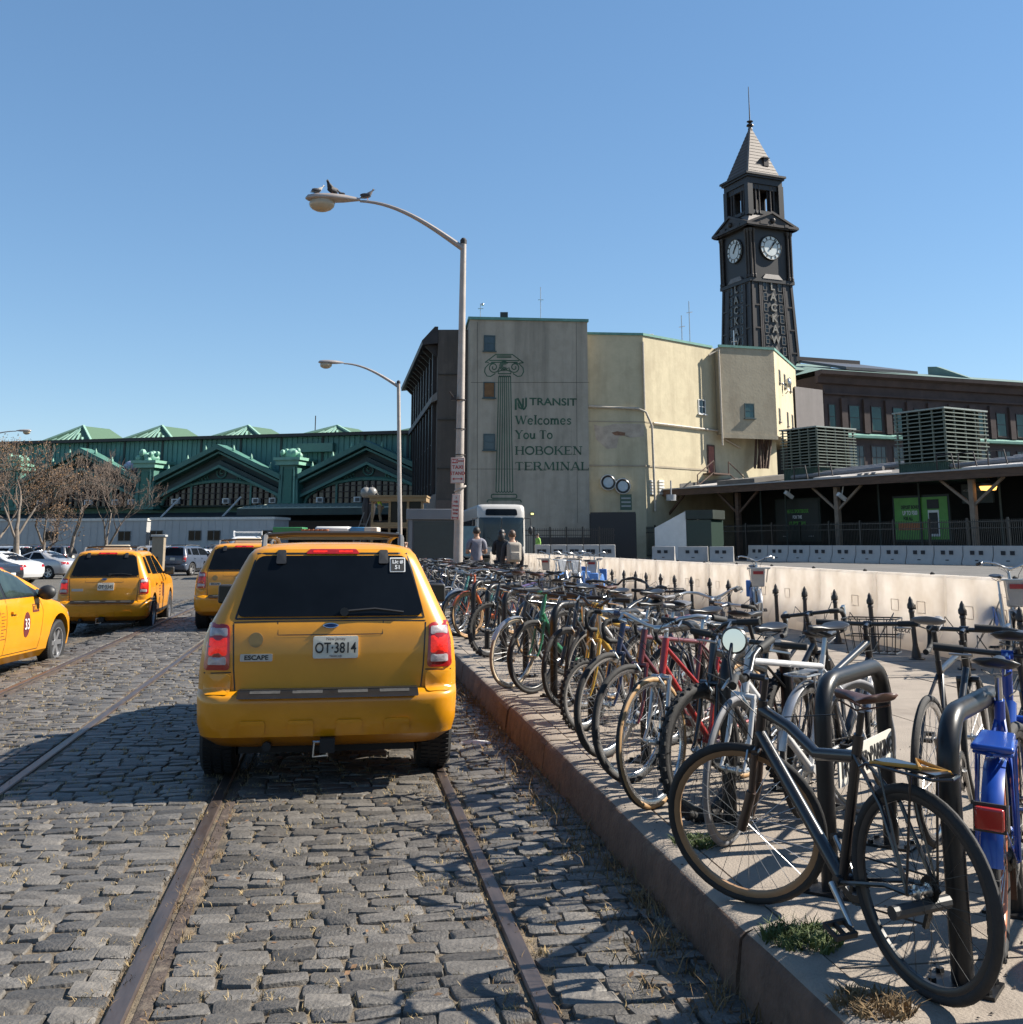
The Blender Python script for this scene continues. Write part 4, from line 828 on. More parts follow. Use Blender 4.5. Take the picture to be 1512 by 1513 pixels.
# ---- fence along the platform: panels between posts
FS = 2.6; nF = 18; zft = 2.95; k = 0
for i in range(nF):
    s_ = -2.0 + i * FS
    if CP(s_, 2, 0).y < 52: break
    t = thing('fence_panel', 'black picket fence panel on the platform edge, %s from the far left end' % nth(i + 1), 'fence', CP(s_, 2.2, BZ), math.atan2(CD.y, CD.x), 'black fence panels along the platform')
    b = B(); b.box(-.05, .05, -.05, .05, -.2, zft - BZ + .12); part(t, 'post', b, black)
    for z_ in (.25, zft - BZ - .45, zft - BZ - .1):
        b = B(); b.box(.05, FS - .05, -.02, .02, z_ - .025, z_ + .025); part(t, 'rail', b, black)
    b = B()
    for j in range(1, 21): x_ = j * FS / 21; b.box(x_ - .012, x_ + .012, -.012, .012, .1, zft - BZ + .02)
    o = part(t, 'pickets', b, black); o['kind'] = 'stuff'
# nearer fence run left of the canopy, in front of the stucco wall
for i in range(6):
    p0, p1 = P(765 + i * 24, 770, 80 - i * .4), P(789 + i * 24, 770, 79.6 - i * .4); dx = p1 - p0; L_ = math.hypot(dx.x, dx.y)
    t = thing('fence_panel', 'black picket fence panel below the painted wall, %s from the bus' % nth(i + 1), 'fence', (p0.x, p0.y, BZ), math.atan2(dx.y, dx.x), 'black fence panels below the painted wall')
    b = B(); b.box(-.05, .05, -.05, .05, 0, 2.35); part(t, 'post', b, black)
    for z_ in (.25, 1.75, 2.1):
        b = B(); b.box(.05, L_ - .05, -.02, .02, z_ - .025, z_ + .025); part(t, 'rail', b, black)
    b = B()
    for j in range(1, 9): x_ = j * L_ / 9; b.box(x_ - .014, x_ + .014, -.014, .014, .1, 2.25)
    o = part(t, 'pickets', b, black); o['kind'] = 'stuff'
# black hoarding, stair hood and booth at the far left end of the canopy
c0, c1 = P(873, 790, 84), P(940, 790, 83); b = B(); zt_ = P(900, 757, 84).z; b.prism([(c0.x, c0.y, BZ), (c1.x, c1.y, BZ), (c1.x, c1.y + .2, BZ), (c0.x, c0.y + .2, BZ)], (0, 0, zt_ - BZ)); t = thing('hoarding', 'plain black hoarding between the stucco wall and the canopy', 'hoarding', (c0.x, c0.y, BZ)); part(t, 'panel', b, mat('black_hoarding', (.008, .009, .014), rough=.5), world=True)
b = B()
for q in (c0, (c0 + c1) / 2, c1): b.box(q.x - .06, q.x + .06, q.y + .2, q.y + .32, BZ, zt_ - .1)
part(t, 'support', b, black, world=True)
c0 = P(968, 805, 76); c1 = P(1052, 805, 74); zh0, zh1 = P(968, 780, 76).z, P(1014, 755, 75).z; cm = P(1014, 780, 75)
t = thing('stair_hood', 'white sloped stair hood with a dark green door under the canopy', 'stair hood', (c0.x, c0.y, BZ))
b = B(); b.prism([(c0.x, c0.y, BZ), (cm.x, cm.y, BZ), (cm.x, cm.y, zh1), (c0.x, c0.y, zh0)], (1.2, 2.0, 0)); part(t, 'side_wall', b, white_paint, world=True)
b = B(); b.prism([(cm.x + .02, cm.y - .05, BZ), (c1.x, c1.y, BZ), (c1.x, c1.y, zh1 - .6), (cm.x + .02, cm.y - .05, zh1 - .6)], (1.2, 2, 0)); part(t, 'door', b, mat('dark_green_door', (.012, .035, .026), rough=.5), world=True)
b = B(); b.prism([(cm.x - .05, cm.y - .2, zh1 - .55), (c1.x + .1, c1.y - .2, zh1 - .55), (c1.x + .1, c1.y - .2, zh1 + .05), (cm.x - .05, cm.y - .2, zh1 + .05)], (1.2, 2, 0)); part(t, 'roof_band', b, dark_m, world=True)
b = B(); c = P(992, 735, 78); b.lathe([(.36, .2), (.34, -.2), (.4, -.22)], 12, c); b.tube([c, c + Vector((0, 0, 1.2))], .05, 6); solo('hanging_lamp', b, mat('grey_enamel', (.35, .36, .37), rough=.4), 'grey drum lamp hanging under the left end of the canopy', 'lamp', loc=c)
b = B(); c = P(925, 742, 84.5); b.box(c.x - .45, c.x + .45, 84.4, 84.5, c.z - .6, c.z + .6); t = thing('station_sign', 'small green sign board with white lines below the round vents', 'sign', (c.x, c.y, c.z - 1)); part(t, 'board', b, mat('sign_green', (.04, .09, .06), rough=.5), world=True)
for dz in (.3, .0, -.3):
    b = B(); b.box(c.x - .36, c.x + .36, 84.36, 84.39, c.z + dz - .06, c.z + dz + .06); part(t, 'stripe', b, mat('dim_white_lettering', (.35, .37, .36)), world=True)
# ---- white plastic barriers on the far side of the bus road
wb_m = mat('white_barrier_plastic', (.46, .44, .42), rough=.55, var=.1, sc=2, col2=(.36, .34, .32), mix=.6)
hole_m = mat('barrier_hole', (.03, .03, .035), rough=.8)
def white_barrier(label, p, rz, L_, H=1.05, group='white barriers beyond the bus road'):
    t = thing('white_barrier', label, 'barrier', p, rz, group)
    b = B(); b.prism([(0.015, -.3, 0), (0.015, .3, 0), (0.015, .3, .18), (0.015, .14, .55), (0.015, .12, H), (0.015, -.12, H), (0.015, -.14, .55), (0.015, -.3, .18)], (L_ - .03, 0, 0)); part(t, 'shell', b, wb_m, bev=.02)
    for x_ in (.33, .62):
        b = B(); b.box(L_ * x_ - .14, L_ * x_ + .1, -.175, -.1, H * .55, H * .75); part(t, 'opening', b, hole_m)
    b = B(); b.box(L_ * .45, L_ * .55, -.29, -.2, .25, .3); part(t, 'fork_slot', b, hole_m)
    return t
bs0 = on_line(1108, 5.2, 820); n = 14
for i in range(n):
    s_ = bs0 + i * 1.85; p = CP(s_, 5.2, 0); p.z = ground_z(p.x, p.y)
    if p.y < 50: break
    white_barrier('white plastic barrier in the long row beyond the bus road, %s from its left end' % nth(i + 1), p, math.atan2(CD.y, CD.x), 1.83)
for i, (u0, u1, d) in enumerate(((964, 998, 73), (1002, 1047, 72), (1049, 1085, 71))):
    p0, p1 = P(u0, 820, d), P(u1, 820, d - .4); dx = p1 - p0; p0.z = ground_z(p0.x, p0.y)
    white_barrier(('white barrier at the left end by the stair hood', 'middle white barrier with two dark openings below the dark green door', 'white barrier left of the long row, beside the timber post')[i], p0, math.atan2(dx.y, dx.x), math.hypot(dx.x, dx.y), H=.98)
for i in range(5):
    p0, p1 = P(790 + i * 24, 815, 66), P(813.5 + i * 24, 815, 66); dx = p1 - p0; p0.z = ground_z(p0.x, p0.y)
    white_barrier('grey water barrier behind the rental bicycles, %s from the left' % nth(i + 1), p0, 0, dx.x, H=1.1, group='grey barriers behind the rental bicycles')
# ============================================================ GREEN TERMINAL on the left
T0 = P(0, 700, 126); T1 = P(610, 690, 113); T0.z = T1.z = 0; tx = (T1 - T0).normalized(); tn = Vector((tx.y, -tx.x, 0)); O = None
def t_s(u, v=700):
    r = ray(u, v); k = r.x / r.y; return (k * T0.y - T0.x) / (tx.x - k * tx.y)
def TZ(v, u=327): s_ = t_s(u); q = T0 + tx * s_; r = ray(u, v); return CAM_H + r.z / r.y * q.y
cu_m = mat('green_copper', (.065, .19, .155), rough=.6, var=.25, sc=.5, col2=(.085, .21, .17), mix=.56)
cu_wall = streaky('green_copper_wall', (.11, .29, .26), (.065, .16, .135), sx=.9, sz=.15, amt=.6, bump=.1, rough=.6)
cu_light = mat('pale_verdigris', (.2, .42, .32), rough=.6, var=.2, sc=1)
cu_dark = mat('dark_copper', (.018, .045, .042), rough=.6, var=.3, sc=.6)
brown_win = mat('brown_window_bars', (.028, .014, .011), rough=.6)
t = thing('terminal_building', 'long green copper terminal with gabled bays behind the car park', 'building', (T0.x, T0.y, 0), math.atan2(tx.y, tx.x))
sL, sR = t_s(-60), t_s(640); zT = TZ(640); zA = TZ(657); zE = TZ(709, 232)
# local frame: x along the front, -y towards the camera
b = B(); b.box(sL, sR, 3, 30, 0, zT - .35); part(t, 'wall', b, cu_wall)
b = B(); b.box(sL - .3, sR + .3, 2.2, 30, zT - .35, zT); part(t, 'fascia', b, mat('black_gutter', (.015, .016, .017), rough=.5))
i = 0; s_ = sL
while s_ < sR:
    b = B(); w = .13 if i % 8 == 0 else .05; b.box(s_ - w, s_ + w, 2.9, 3.02, zE - 1, zT - .35); part(t, 'batten', b, cu_dark if i % 8 == 0 else cu_wall); s_ += .62; i += 1
pitch_b = t_s(432) - t_s(222); p0 = t_s(222)
ribm = mat('pale_copper_rib', (.3, .5, .4), rough=.55)
for k in range(-2, 4):
    c = p0 + (k + .5) * pitch_b; pc = p0 + k * pitch_b
    if c - pitch_b / 2 > sR or c + pitch_b / 2 < sL: continue
    hw_ = pitch_b / 2 - .9
    # gable: recessed dark window wall, arched frieze, raking cornices
    b = B(); b.prism([(c - hw_, .6, TZ(748)), (c + hw_, .6, TZ(748)), (c + hw_, .6, zE - .6), (c, .6, zA - .9), (c - hw_, .6, zE - .6)], (0, 2.5, 0)); part(t, 'gable', b, cu_dark)
    for j, (dz, y0, y1, m_) in enumerate(((0, -.9, 1.2, cu_m), (-.75, -.5, 1.2, cu_m), (-1.7, -.1, 1.0, cu_dark), (-2.2, -.35, 1.0, cu_m))):
        for sx in (-1, 1):
            b = B(); hh = (.55, .22, .75, .3)[j]; b.prism([(c, y0, zA + dz), (c + sx * (hw_ + .6), y0, zE + dz), (c + sx * (hw_ + .6), y0, zE + dz - hh), (c, y0, zA + dz - hh)], (0, y1 - y0, 0)); part(t, 'raking_cornice', b, m_)
    for sx in (-1, 1):
        for f in (.22, .5, .8):
            x_ = c + sx * f * hw_; z_ = lerp(zA, zE, f * hw_ / (hw_ + .6)); b = B(); b.lathe([(.12, 0), (.2, .2), (.12, .45), (.02, .7)], 6, (x_, -.3, z_ - .03)); part(t, 'finial', b, cu_light)
    za_, zl_ = TZ(711), TZ(746)
    ar = [(c + (hw_ - .5) * math.cos(rad(a)), .55, zl_ + (za_ - zl_) * math.sin(rad(a))) for a in range(0, 181, 12)]
    b = B(); b.prism(ar, (0, -.05, 0)); wn = part(t, 'arched_window', b, mat('dark_brown_glass', (.012, .009, .009), rough=.15))
    b = B(); b.tube([(q[0], .4, q[2] + .05) for q in ar], .22, 6); part(t, 'window_arch', b, cu_m)
    for m_ in range(-9, 10):
        x_ = c + m_ * (hw_ - .5) / 10; zt_ = zl_ + (za_ - zl_) * math.sqrt(max(0, 1 - ((x_ - c) / (hw_ - .5)) ** 2)); th = .11 if m_ in (-5, 5, 0) else .06
        if zt_ - zl_ < .3: continue
        b = B(); b.box(x_ - th, x_ + th, .3, .5, zl_, zt_); link('mullion', b.mesh('mullion'), cu_m if m_ in (-5, 5) else brown_win, wn)
    for q in range(1, 4):
        z_ = lerp(zl_, za_, q / 4); hwx = (hw_ - .6) * math.sqrt(1 - (q / 4) ** 2); b = B(); b.box(c - hwx, c + hwx, .35, .5, z_ - .05, z_ + .05); link('transom', b.mesh('transom'), brown_win, wn)
    # scroll relief under the ridge
    for sx in (-1, 0, 1):
        b = B(); r_ = .9 if sx == 0 else .6; b.tube([(c + sx * 2.3 + r_ * (1 - i_ / 26) * math.cos(i_ * .5), .5, zA - 3.0 - abs(sx) * .7 + r_ * (1 - i_ / 26) * math.sin(i_ * .5)) for i_ in range(24)], .09, 5); part(t, 'scroll_relief', b, cu_m)
    for f in (-.75, -.15, .12, .62, .9):
        if R.random() < .8:
            b = B(); x_ = c + f * (hw_ - .6); b.box(x_ - .38, x_ + .38, -.1, .5, zl_ + .15, zl_ + .7); ac = part(t, 'window_unit', b, white_paint)
            b = B(); b.box(x_ - .2, x_ + .3, -.13, -.1, zl_ + .22, zl_ + .6); link('grille', b.mesh('grille'), mat('dark_grille', (.08, .08, .08)), ac)
for k in range(-1, 3):
    pc = p0 + k * pitch_b; zb_, zt_ = TZ(752), TZ(690)
    b = B(); b.prism([(pc - 1.2, -.9, zb_), (pc + 1.2, -.9, zb_), (pc + 1.0, -.9, zt_), (pc - 1.0, -.9, zt_)], (0, 3.5, 0)); pl = part(t, 'pylon', b, cu_m)
    b = B(); b.box(pc - .45, pc + .45, -1.0, -.88, zb_ + .5, zt_ - .4); link('panel', b.mesh('panel'), mat('bright_copper_panel', (.04, .17, .125), rough=.6, var=.2), pl)
    for sx in (-1, 1):
        b = B(); b.beam((pc + sx * .8, -.95, zb_ + .3), (pc + sx * .68, -.95, zt_ - .2), .16, .14); link('moulding', b.mesh('moulding'), cu_light if sx > 0 else cu_m, pl)
    b = B(); b.box(pc - 1.35, pc + 1.35, -1.3, 2.6, zt_, zt_ + .5); b.box(pc - 1.55, pc + 1.55, -1.5, 2.7, zt_ + .5, zt_ + .8); link('capital', b.mesh('capital'), cu_light, pl)
    b = B(); rq = random.Random(k + 5)
    b.ball((pc, 0, zt_ + 1.1), (.95, .9, .75), 10, 6)
    for _ in range(9): b.ball((pc + rq.uniform(-1, 1), rq.uniform(-1.1, .4), zt_ + rq.uniform(.8, 1.7)), rq.uniform(.25, .45), 7, 5)
    link('scroll_ornament', b.mesh('scroll_ornament'), cu_light, pl)
# monitors on the roof
for k, u in enumerate((42, 166, 302, 443, 585)):
    s_ = t_s(u); zb_ = zT - .1; rr0 = ray(u, 631); zr_ = CAM_H + rr0.z / rr0.y * ((T0 + tx * s_).y + 9) + .1; w = 4.4
    b = B(); rx = s_ + .2
    v = [(s_ - w, 6, zb_), (s_ + w - .6, 6, zb_), (s_ + w - .6, 16, zb_), (s_ - w, 16, zb_), (rx, 9, zr_), (rx + .9, 13, zr_)]
    b.add(v, [(0, 1, 4), (1, 2, 5, 4), (2, 3, 5), (3, 0, 4, 5)]); mo = part(t, 'roof_monitor', b, mat('monitor_green', (.07, .14, .08), rough=.6), deg=10)
    for j in range(9):
        f = (j + .5) / 9; b = B(); b.beam((lerp(s_ - w, s_ + w - .6, f), 5.95, zb_), (lerp(s_ - w, s_ + w - .6, f) * .25 + rx * .75 if False else lerp(lerp(s_ - w, s_ + w - .6, f), rx, 1 - abs(2 * f - 1) * 0 if False else min(1, (1 - abs(2 * f - 1)))), lerp(5.95, 9, 1 - abs(2 * f - 1)), lerp(zb_, zr_, 1 - abs(2 * f - 1))), .22, .16); link('roof_rib', b.mesh('roof_rib'), ribm, mo)
    b = B(); b.beam((s_ - w, 6, zb_ + .05), (rx, 9, zr_ + .05), .25, .2); link('hip', b.mesh('hip'), ribm, mo)
    b = B(); b.beam((s_ + w - .6, 6, zb_ + .05), (rx, 9, zr_ + .05), .25, .2); link('hip', b.mesh('hip'), ribm, mo)
b = B(); s_ = t_s(416); b.tube([(s_, 8, zT), (s_, 8, TZ(602, 416))], .06, 6); part(t, 'mast', b, iron_m)
# low awning roof along the front and the pale canopy on the right
zw0, zw1 = TZ(757), TZ(772)
b = B(); b.prism([(sL, .5, zw0), (sR, .5, zw0), (sR, -6, zw1), (sL, -6, zw1)], (0, 0, -.25)); part(t, 'awning_roof', b, mat('dark_awning', (.03, .036, .038), rough=.6, var=.2, sc=.5))
b = B(); b.box(sL, sR, -6.2, -5.9, zw1 - .9, zw1 - .1); part(t, 'awning_fascia', b, mat('brown_awning_fascia', (.06, .035, .024), rough=.7))
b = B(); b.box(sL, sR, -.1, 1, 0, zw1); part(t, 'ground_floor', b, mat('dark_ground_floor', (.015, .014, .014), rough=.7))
cL = t_s(408); b = B(); zz0, zz1 = TZ(745, 500), TZ(753, 500); b.prism([(cL + 1, -.9, zz0), (sR, -.9, zz0), (sR, -8, zz1), (cL, -8, zz1)], (0, 0, -.12)); cn = part(t, 'side_canopy', b, mat('pale_canopy_sheet', (.4, .46, .4), rough=.6, var=.1))
for j in range(26):
    x_ = lerp(cL + .6, sR - .3, j / 25); b = B(); b.beam((x_, -.9, zz0 + .06), (x_, -8, zz1 + .06), .1, .1); link('seam', b.mesh('seam'), mat('pale_canopy_sheet', (.4, .46, .4)), cn)
b = B(); b.box(cL, sR, -8.1, -7.9, zz1 - .75, zz1 - .1); part(t, 'canopy_fascia', b, cu_dark)
for f in (.15, .62): b = B(); x_ = lerp(t_s(232), t_s(422), f); b.beam((x_, -2.5, zw0 - .6), (x_ + 1.1, -.6, zw0 + 1.6), .14, .14); part(t, 'stay', b, white_paint)
b = B(); x_ = t_s(452); b.box(x_ - 2.3, x_ + 2.0, 2.2, 2.95, TZ(665, 452), TZ(652, 452)); part(t, 'roof_hatch', b, mat('pale_hatch', (.12, .24, .2), rough=.6))
b = B(); x_ = t_s(195); b.ball((x_, .2, TZ(688, 195)), (1.3, .6, .6), 10, 6); part(t, 'blue_tarp', b, mat('blue_white_tarp', (.32, .36, .5), rough=.7, var=.4, sc=3))
# ---- white site trailers behind the parked cars
tr_m = streaky('trailer_grey', (.47, .47, .46), (.34, .34, .33), sx=1.2, sz=.2, amt=.4, rough=.5, bump=.05)
for (u0, u1, d0, d1, vt, lab, wins) in ((-40, 216, 92, 90, 768, 'long grey site trailer behind the bare trees on the far left', (77, 185)), (222, 404, 88, 86, 766, 'pale grey site trailer with three windows behind the silver cars', (232, 289, 317, 397))):
    p0_, p1_ = P(u0, 790, d0), P(u1, 790, d1); dx = p1_ - p0_; L_ = math.hypot(dx.x, dx.y); rz = math.atan2(dx.y, dx.x); z_g = ground_z(p0_.x, p0_.y); zt_ = P(u0 + 60, vt, d0).z - z_g
    t = thing('site_trailer', lab, 'trailer', (p0_.x, p0_.y, z_g), rz, 'site trailers')
    b = B(); b.box(0, L_, 0, 3, .5, zt_ - .12); part(t, 'wall', b, tr_m)
    b = B(); b.box(-.1, L_ + .1, -.1, 3.1, zt_ - .12, zt_ + .08); part(t, 'roof', b, mat('white_trailer_roof', (.7, .68, .62), rough=.5))
    b = B(); b.box(.1, L_ - .1, .15, 2.9, .05, .5); part(t, 'skirt', b, plastic_black)
    n = int(L_ / .6)
    for j in range(1, n): b = B(); x_ = j * L_ / n; b.box(x_ - .03, x_ + .03, -.025, .0, .52, zt_ - .14); part(t, 'cladding_rib', b, tr_m)
    for u in wins:
        r = ray(u, 778); k = r.x / r.y; s_ = (k * p0_.y - p0_.x) / (dx.x / L_ - k * dx.y / L_); b = B(); b.box(s_ - .55, s_ + .55, -.06, -.03, zt_ - 1.75, zt_ - .95); wf = part(t, 'window', b, mat('grey_trim', (.2, .19, .18)))
        b = B(); b.box(s_ - .5, s_ - .04, -.075, -.06, zt_ - 1.7, zt_ - 1.0); b.box(s_ + .04, s_ + .5, -.075, -.06, zt_ - 1.7, zt_ - 1.0); link('pane', b.mesh('pane'), dark_glass, wf)
# ============================================================ VEHICLES
class Shape:
    """car body as outlines stacked by height: z, rear y, front y, half width, rear and front corner radius"""
    def __init__(self, tab, crown_r=.05, crown_f=.12, belly=.04):
        self.t = tab; self.cr = crown_r; self.cf = crown_f; self.bl = belly
    def at(self, z):
        t = self.t
        if z <= t[0][0]: return t[0][1:]
        for i in range(len(t) - 1):
            if z <= t[i + 1][0]:
                f = (z - t[i][0]) / (t[i + 1][0] - t[i][0]); p0 = t[max(0, i - 1)]; p1, p2 = t[i], t[i + 1]
                return tuple(lerp(a, b_, f) for a, b_ in zip(p1[1:], p2[1:]))
        return t[-1][1:]
    def rear_y(self, x, z):
        yr, yf, w, rr, rf = self.at(z); x = abs(x); y = yr + self.cr * (x / max(w, .01)) ** 2
        if x > w - rr: d = min(x - (w - rr), rr * .999); y += rr - math.sqrt(max(0, rr * rr - d * d))
        return y
    def front_y(self, x, z):
        yr, yf, w, rr, rf = self.at(z); x = abs(x); y = yf - self.cf * (x / max(w, .01)) ** 2
        if x > w - rf: d = min(x - (w - rf), rf * .999); y -= rf - math.sqrt(max(0, rf * rf - d * d))
        return y
    def side_x(self, y, z):
        yr, yf, w, rr, rf = self.at(z); a = yr + self.cr + rr; c = yf - self.cf - rf; m = (a + c) / 2
        x = w - self.bl * ((y - m) / max(.3, (yf - yr) / 2)) ** 2 * .5
        if y < a: d = min(a - y, rr * .999); x -= rr - math.sqrt(max(0, rr * rr - d * d))
        if y > c: d = min(y - c, rf * .999); x -= rf - math.sqrt(max(0, rf * rf - d * d))
        return x
    def contour(self, z):
        yr, yf, w, rr, rf = self.at(z); h = []
        a = yr + self.cr + rr; c = yf - self.cf - rf
        for i in range(6): x = (w - rr) * i / 6; h.append((x, self.rear_y(x, z)))
        for i in range(6): an = math.pi / 2 * i / 6; x = w - rr + rr * math.sin(an); h.append((x, self.rear_y(x, z)))
        for i in range(13): y = lerp(a, c, i / 12); h.append((self.side_x(y, z), y))
        for i in range(1, 7): an = math.pi / 2 * i / 6; x = w - rf + rf * math.cos(an); h.append((x, self.front_y(x, z)))
        for i in range(1, 7): x = (w - rf) * (1 - i / 6); h.append((x, self.front_y(x, z)))
        return h + [(-x, y) for x, y in h[-2:0:-1]]
    def body(self, zs):
        b = B(); rows = [self.contour(z) for z in zs]; n = len(rows[0])
        for r_, z in zip(rows, zs): b.v += [(x, y, z) for x, y in r_]
        for i in range(len(zs) - 1):
            for j in range(n): b.f.append((i * n + j, i * n + (j + 1) % n, (i + 1) * n + (j + 1) % n, (i + 1) * n + j)); b.m.append(0)
        b.f.append(tuple(range(n - 1, -1, -1))); b.m.append(1); b.f.append(tuple(range((len(zs) - 1) * n, len(zs) * n))); b.m.append(0)
        return b
    def cut(self, b, axles, r, w, mats):
        """take the wheel arches out of the body"""
        me = b.mesh('body', 0); o = bpy.data.objects.new('body', me); C.objects.link(o)
        for m_ in mats: me.materials.append(m_)
        cutters = []
        for y in axles:
            for sx in (-1, 1):
                cb = B(); cb.lathe([(r, 0), (r, .45)], 28, (sx * (w - .36) if sx > 0 else -(w + .09), y, r * .93), 'x'); cm = cb.mesh('cut', 0); cm.materials.append(mats[0]); cm.materials.append(mats[1])
                for p_ in cm.polygons: p_.material_index = 1
                co = bpy.data.objects.new('cut', cm); C.objects.link(co); cutters.append(co)
                md = o.modifiers.new('arch', 'BOOLEAN'); md.operation = 'DIFFERENCE'; md.object = co; md.solver = 'EXACT'; md.material_mode = 'INDEX' if hasattr(md, 'material_mode') else md.material_mode
        bpy.context.view_layer.update()
        m2 = bpy.data.meshes.new_from_object(o.evaluated_get(bpy.context.evaluated_depsgraph_get()))
        bpy.data.objects.remove(o)
        for co in cutters: bpy.data.objects.remove(co)
        m2.shade_smooth(); m2.set_sharp_from_angle(angle=rad(32)); m2.materials.clear()
        for m_ in mats: m2.materials.append(m_)
        return m2
    def patch(self, b, outline, where, off, th=.012, rings=4, sgn=1):
        """curved panel laid on the body: outline in (x,z) for front/rear or (y,z) for the sides"""
        def pt(p, o_):
            if where == 'rear': return Vector((p[0], self.rear_y(p[0], p[1]) - o_, p[1]))
            if where == 'front': return Vector((p[0], self.front_y(p[0], p[1]) + o_, p[1]))
            return Vector((sgn * (self.side_x(p[0], p[1]) + o_), p[0], p[1]))
        cx = sum(p[0] for p in outline) / len(outline); cz = sum(p[1] for p in outline) / len(outline); n = len(outline); v = []
        for k in range(rings):
            f = k / rings; f = f if k else .0
            for p in outline: v.append(pt((lerp(p[0], cx, f), lerp(p[1], cz, f)), off))
        v.append(pt((cx, cz), off))
        for p in outline: v.append(pt(p, off - th))
        f_ = []
        for k in range(rings - 1):
            for i in range(n): f_.append((k * n + i, k * n + (i + 1) % n, (k + 1) * n + (i + 1) % n, (k + 1) * n + i))
        for i in range(n): f_.append(((rings - 1) * n + i, (rings - 1) * n + (i + 1) % n, rings * n))
        e0 = rings * n + 1
        for i in range(n): f_.append((e0 + i, e0 + (i + 1) % n, (i + 1) % n, i))
        flip = (where == 'rear') != (sum((outline[i][0] * outline[(i + 1) % n][1] - outline[(i + 1) % n][0] * outline[i][1]) for i in range(n)) > 0)
        if where == 'side': flip = (sgn < 0) != (sum((outline[i][0] * outline[(i + 1) % n][1] - outline[(i + 1) % n][0] * outline[i][1]) for i in range(n)) < 0)
        b.add(v, [q[::-1] for q in f_] if flip else f_); return b
    def line(self, b, pts, where, w=.008, off=.002, sgn=1):
        """a panel gap: thin dark strip laid on the body"""
        P3 = []
        for i in range(len(pts) - 1):
            n = max(1, int(math.hypot(pts[i + 1][0] - pts[i][0], pts[i + 1][1] - pts[i][1]) / .06))
            for k in range(n + (i == len(pts) - 2)): P3.append((lerp(pts[i][0], pts[i + 1][0], k / n), lerp(pts[i][1], pts[i + 1][1], k / n)))
        v = []
        for i, p in enumerate(P3):
            q0, q1 = P3[max(0, i - 1)], P3[min(len(P3) - 1, i + 1)]; tx_, tz_ = q1[0] - q0[0], q1[1] - q0[1]; l = math.hypot(tx_, tz_) or 1
            for s_ in (-1, 1):
                a, z = p[0] - tz_ / l * w / 2 * s_, p[1] + tx_ / l * w / 2 * s_
                if where == 'rear': v.append((a, self.rear_y(a, z) - off, z))
                elif where == 'front': v.append((a, self.front_y(a, z) + off, z))
                else: v.append((sgn * (self.side_x(a, z) + off), a, z))
        b.add(v, [(2 * i, 2 * i + 1, 2 * i + 3, 2 * i + 2) for i in range(len(P3) - 1)]); return b
def rounded(pts, r=.05, n=4):
    """round the corners of an outline"""
    out = []; k = len(pts)
    for i in range(k):
        p0, p1, p2 = Vector(pts[i - 1]).to_2d(), Vector(pts[i]).to_2d(), Vector(pts[(i + 1) % k]).to_2d()
        a, c = (p0 - p1), (p2 - p1); ra = min(r, a.length * .45); rc = min(r, c.length * .45); a = p1 + a.normalized() * ra; c = p1 + c.normalized() * rc
        for j in range(n + 1): f = j / n; q = a * (1 - f) ** 2 + p1 * 2 * f * (1 - f) + c * f * f; out.append((q.x, q.y))
    dense = []
    for i in range(len(out)):
        p, q = out[i], out[(i + 1) % len(out)]; m = max(1, int(math.hypot(q[0] - p[0], q[1] - p[1]) / .12))
        for j in range(m): dense.append((lerp(p[0], q[0], j / m), lerp(p[1], q[1], j / m)))
    return dense
tyre_m = mat('car_tyre', (.012, .012, .013), rough=.75, var=.3, sc=30, bump=.2, bsc=60)
alloy_m = mat('silver_alloy', (.5, .5, .51), rough=.35, metal=.8, var=.1)
under_m = mat('underbody_black', (.008, .008, .008), rough=.8)
taxi_m = mat('taxi_yellow', (.72, .295, .006), rough=.34, var=.09, sc=3, coat=.45, rvar=.12, col2=(.64, .25, .006), mix=.56)
red_lens = mat('red_lens', (.35, .012, .012), rough=.15, var=.2, sc=14, coat=.5)
red_lens_lit = mat('red_lens_bright', (.75, .05, .02), rough=.2, var=.45, sc=30, coat=.4)
red_lens_on = mat('red_lens_lit', (.6, .018, .01), rough=.25, var=.6, sc=45, emit=.35)
clear_lens = mat('clear_lens', (.42, .36, .36), rough=.2, var=.35, sc=25, coat=.5)
_wheel_cache = {}
